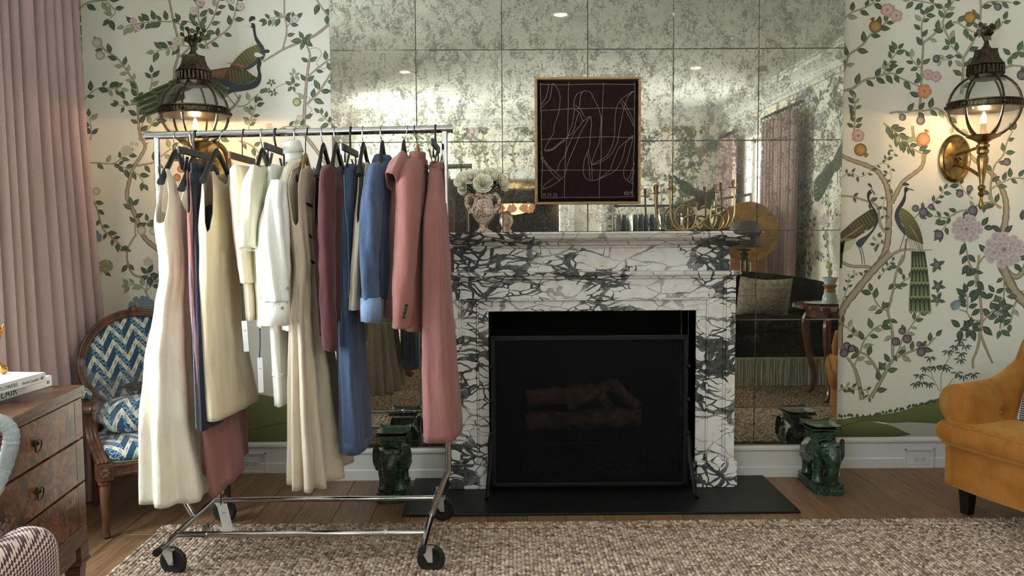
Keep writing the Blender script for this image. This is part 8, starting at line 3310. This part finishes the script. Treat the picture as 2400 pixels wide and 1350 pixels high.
# ---- lobby chandelier
cz, cyy, cxx = 1.90, -5.6, 0.16
chd = thing('chandelier', 'glowing flower-shaped chandelier reflected above the face in the mirror', 'chandelier', (cxx, cyy, cz))
b = MB()
b.tube([(cxx, cyy, DZ), (cxx, cyy, cz + 0.02)], 0.012, 8)
b.build('rod', M['brass'], chd)
b = MB()
b.lathe([(0.001, -0.16), (0.16, -0.13), (0.27, -0.04), (0.30, 0.03), (0.26, 0.035)], (cxx, cyy, cz), 28, caps=False)
b.build('bowl', emit('glowing_bowl', (255, 214, 140), 5.0), chd)
for k_ in range(8):
    a = 2 * PI * k_ / 8 + 0.2
    b = MB()
    q = Matrix.Rotation(a, 3, 'Z') @ Matrix.Rotation(0.9, 3, 'Y')
    b.lathe([(0.02, 0.0), (0.05, -0.03), (0.075, -0.09), (0.095, -0.12)], V((cxx, cyy, cz)) + Matrix.Rotation(a, 3, 'Z') @ V((0.36, 0, 0.02)), 12, q.inverted().transposed(), caps=False)
    b.build('flower_shade', emit('pink_glass', (230, 160, 130), 1.0), chd, solid=0.004)
l = bpy.data.lights.new('chandelier_light', 'POINT')
l.energy = 14
l.color = (1.0, 0.78, 0.5)
l.shadow_soft_size = 0.03
o = bpy.data.objects.new('chandelier_lamp', l)
COL.objects.link(o)
o.location = (cxx, cyy, cz - 0.05)


# ---- people
def skinned(name, parent, chain, radii, edges, mats, pick, sub=2):
    """one continuous body grown from a skeleton; materials chosen by face position"""
    me = bpy.data.meshes.new(name)
    me.from_pydata([tuple(c) for c in chain], edges, [])
    o_ = bpy.data.objects.new(name, me)
    COL.objects.link(o_)
    sk = o_.modifiers.new('skin', 'SKIN')
    sk.use_smooth_shade = True
    for i, r in enumerate(radii):
        me.skin_vertices[0].data[i].radius = r if isinstance(r, tuple) else (r, r)
    me.skin_vertices[0].data[0].use_root = True
    sb = o_.modifiers.new('sub', 'SUBSURF')
    sb.levels = sub
    sb.render_levels = sub
    dg = bpy.context.evaluated_depsgraph_get()
    nm = bpy.data.meshes.new_from_object(o_.evaluated_get(dg))
    bpy.data.objects.remove(o_)
    nm.name = name
    nm.materials.clear()
    for m in mats:
        nm.materials.append(m)
    for p in nm.polygons:
        p.material_index = pick(p.center)
        p.use_smooth = True
    ob = bpy.data.objects.new(name, nm)
    COL.objects.link(ob)
    ob.parent = parent
    WM[ob.name] = WM.get(parent.name, Matrix.Identity(4))
    return ob


M['skin'] = plain('skin', (214, 172, 150), 0.5, rgb2=(204, 158, 136), scale=12)
M['hair'] = plain('light_brown_hair', (128, 98, 66), 0.6, rgb2=(92, 68, 46), scale=40, stretch=(1, 1, 0.2))
M['lips'] = plain('lips', (172, 96, 90), 0.45)
M['eye_dark'] = plain('eye_iris', (50, 40, 34), 0.2)
M['brow'] = plain('eyebrow', (104, 78, 56), 0.8)
M['black_cloth'] = kinds[0][3]
M['red_leather'] = plain('red_leather', (150, 18, 24), 0.3, coat=0.3)


def person(label, loc, rotz, hgt, top_mat, leg_mat, shoe_mat, phone):
    root = thing('person', label, 'person', loc, rotz)
    s = hgt / 1.70
    P = [(0, 0, 0.93), (0, 0.0, 1.08), (0, 0.005, 1.24), (0, -0.005, 1.38), (0, 0.0, 1.45), (0, 0.012, 1.52)]
    R = [(0.145, 0.105), (0.12, 0.09), (0.145, 0.10), (0.115, 0.085), (0.055, 0.055), (0.05, 0.05)]
    Ed = [(0, 1), (1, 2), (2, 3), (3, 4), (4, 5)]
    for s_ in (-1, 1):
        k0 = len(P)
        P += [(s_ * 0.09, 0, 0.84), (s_ * 0.10, 0.005, 0.50), (s_ * 0.105, -0.015, 0.12), (s_ * 0.11, -0.01, 0.06), (s_ * 0.12, 0.11, 0.035)]
        R += [0.095, 0.062, 0.045, 0.042, (0.04, 0.028)]
        Ed += [(0, k0), (k0, k0 + 1), (k0 + 1, k0 + 2), (k0 + 2, k0 + 3), (k0 + 3, k0 + 4)]
        k0 = len(P)
        if phone:
            P += [(s_ * 0.165, -0.01, 1.385), (s_ * 0.225, 0.03, 1.13), (s_ * 0.10, 0.24, 1.29), (s_ * 0.07, 0.29, 1.335)]
        else:
            P += [(s_ * 0.165, -0.01, 1.385), (s_ * 0.225, -0.02, 1.12), (s_ * 0.235, 0.03, 0.88), (s_ * 0.235, 0.05, 0.80)]
        R += [0.058, 0.044, 0.031, 0.026]
        Ed += [(3, k0), (k0, k0 + 1), (k0 + 1, k0 + 2), (k0 + 2, k0 + 3)]
    P = [tuple(c * s for c in p) for p in P]

    def pick(c):
        c = c / s
        if c.z < 0.075:
            return 2
        if c.z > 1.47 or (phone and c.y > 0.265) or (not phone and abs(c.x) > 0.17 and c.z < 0.85):
            return 3
        return 1 if c.z < 0.98 and abs(c.x) < 0.19 else 0
    skinned('body', root, P, R, Ed, [top_mat, leg_mat, shoe_mat, M['skin']], pick)

    def pp_(name, b_, mat, par=root, **k):
        return b_.build(name, mat, par, world=False, smooth=k.pop('smooth', 180), **k)
    hc = V((0, 0.03, 1.595)) * s
    b_ = MB()

    def head(u, v):
        a = 2 * PI * u
        f = -PI / 2 + PI * v
        x, y, z = math.cos(a) * math.cos(f), math.sin(a) * math.cos(f), math.sin(f)
        wx = 0.074 * (1 - 0.26 * max(0, -z) ** 1.4)
        wy = 0.094 * (1 - 0.10 * max(0, -z))
        p = V((x * wx, y * wy, z * 0.118))
        if y > 0:
            g_ = math.exp(-(x / 0.20) ** 2)
            p.y += 0.022 * g_ * math.exp(-((z + 0.16) / 0.13) ** 2)        # nose
            p.y += 0.010 * g_ * math.exp(-((z + 0.10 - 0.16) / 0.14) ** 2)
            p.y += 0.007 * math.exp(-(x / 0.3) ** 2) * math.exp(-((z + 0.48) / 0.10) ** 2)
            p.y += 0.010 * math.exp(-(x / 0.3) ** 2) * math.exp(-((z + 0.85) / 0.16) ** 2)
            for e in (-1, 1):
                p.y -= 0.008 * math.exp(-((x - e * 0.38) / 0.16) ** 2 - ((z - 0.02) / 0.11) ** 2)
        return hc + p * s
    b_.grid(head, 48, 40, cu=True)
    hd = pp_('head', b_, M['skin'])
    for e in (-1, 1):
        b_ = MB()
        b_.ball(hc + V((e * 0.030, 0.082, 0.003)) * s, (0.0125 * s, 0.006 * s, 0.0055 * s), 12, 8)
        pp_('eye', b_, M['white_cotton'], hd)
        b_ = MB()
        b_.ball(hc + V((e * 0.030, 0.0865, 0.002)) * s, 0.0048 * s, 10, 6)
        pp_('iris', b_, M['eye_dark'], hd)
        b_ = MB()
        b_.tube([hc + V((e * 0.014, 0.094, 0.020)) * s, hc + V((e * 0.030, 0.092, 0.026)) * s, hc + V((e * 0.048, 0.080, 0.021)) * s], 0.0034 * s, 6)
        pp_('eyebrow', b_, M['brow'], hd)
        b_ = MB()
        b_.ball(hc + V((e * 0.074, 0.0, -0.008)) * s, (0.010 * s, 0.018 * s, 0.030 * s), 10, 8)
        pp_('ear', b_, M['skin'], hd)
    b_ = MB()
    b_.ball(hc + V((0, 0.094, -0.058)) * s, (0.022 * s, 0.007 * s, 0.0075 * s), 12, 8)
    pp_('mouth', b_, M['lips'], hd)
    b_ = MB()

    def hair(u, v):
        a = 2 * PI * u
        lim = 0.50 if math.sin(a) > 0 else -0.75
        lim = -0.75 + (0.52 + 0.75) * max(0, math.sin(a) + 0.12) ** 0.4 if math.sin(a) > -0.12 else -0.75
        f = math.asin(max(-1, min(1, lim + (1 - lim) * v)))
        x, y, z = math.cos(a) * math.cos(f), math.sin(a) * math.cos(f), math.sin(f)
        return hc + V((x * 0.0775, y * 0.097 - 0.008, z * 0.122 + 0.002)) * s
    b_.grid(hair, 40, 14, cu=True)
    b_.ball(hc + V((0, -0.105, 0.0)) * s, (0.034 * s, 0.03 * s, 0.036 * s), 12, 8)
    pp_('hair', b_, M['hair'], solid=0.004)
    if phone:
        b_ = MB()
        b_.lathe([(0.070, 1.425 * s), (0.062, 1.46 * s), (0.060, 1.475 * s), (0.056, 1.46 * s)], (0, 0.006, 0), 18, caps=False)
        pp_('collar', b_, top_mat, solid=0.003)
    # hands: palm, four fingers and a thumb each
    for e in (-1, 1):
        b_ = MB()
        if phone:
            w = V((e * 0.07, 0.29, 1.335)) * s
            c = V((e * 0.062, 0.325, 1.375)) * s
            b_.tube([w, c, c + V((0, 0.008, 0.03))], [0.024, 0.032, 0.028], 8, ry=[0.016, 0.015, 0.013])
            for k_ in range(4):
                o0 = c + V((e * 0.014, 0.01, 0.0 + 0.017 * k_))
                b_.tube([o0, o0 + V((e * 0.012, 0.024, 0.004)), o0 + V((-e * 0.012, 0.036, 0.004)), o0 + V((-e * (0.032 - 0.003 * k_), 0.034, 0.003))], [0.008, 0.0078, 0.007, 0.006], 6)
            b_.tube([c + V((-e * 0.008, -0.002, 0.01)), c + V((-e * 0.022, -0.004, 0.028)), c + V((-e * 0.034, -0.002, 0.044))], [0.010, 0.009, 0.007], 6)
        else:
            w = V((e * 0.235, 0.05, 0.80)) * s
            b_.tube([w, w + V((0, 0.008, -0.05)), w + V((0, 0.012, -0.085))], [0.018, 0.016, 0.014], 8, ry=[0.024, 0.036, 0.036])
            for k_ in range(4):
                o0 = w + V((0, -0.018 + 0.019 * k_, -0.082))
                L_ = (0.055, 0.068, 0.072, 0.062)[k_]
                b_.tube([o0, o0 + V((-e * 0.004, 0.003, -L_ * 0.5)), o0 + V((-e * 0.018, 0.004, -L_))], [0.0088, 0.008, 0.0065], 6)
            b_.tube([w + V((0, 0.026, -0.03)), w + V((-e * 0.010, 0.05, -0.058)), w + V((-e * 0.012, 0.054, -0.084))], [0.011, 0.0095, 0.008], 6)
        pp_('hand', b_, M['skin'])
    return root


pz_ = 1.66
person('woman with hair tied back in a white shirt, reflected above the mantel, taking the photo', (0.005, -0.40, 0), 0.0, pz_, M['white_cotton'], M['black_cloth'], M['black_plastic'], True)
ph_ = thing('phone', 'dark phone held up in both hands by the woman in white', 'phone', (0.005, -0.045, 1.385))
b = MB()
b.b2((-0.072, -0.052, 1.345), (0.082, -0.044, 1.418))
b.build('body', M['black_plastic'], ph_, smooth=0, bevel=0.003)
sp = PZ(950, 874, 0.0)
person('person in black trousers and red shoes reflected beside the dusty rose trousers', (-0.94, 1.12, 0), -0.9, 1.70, M['black_cloth'], M['black_cloth'], M['red_leather'], False)
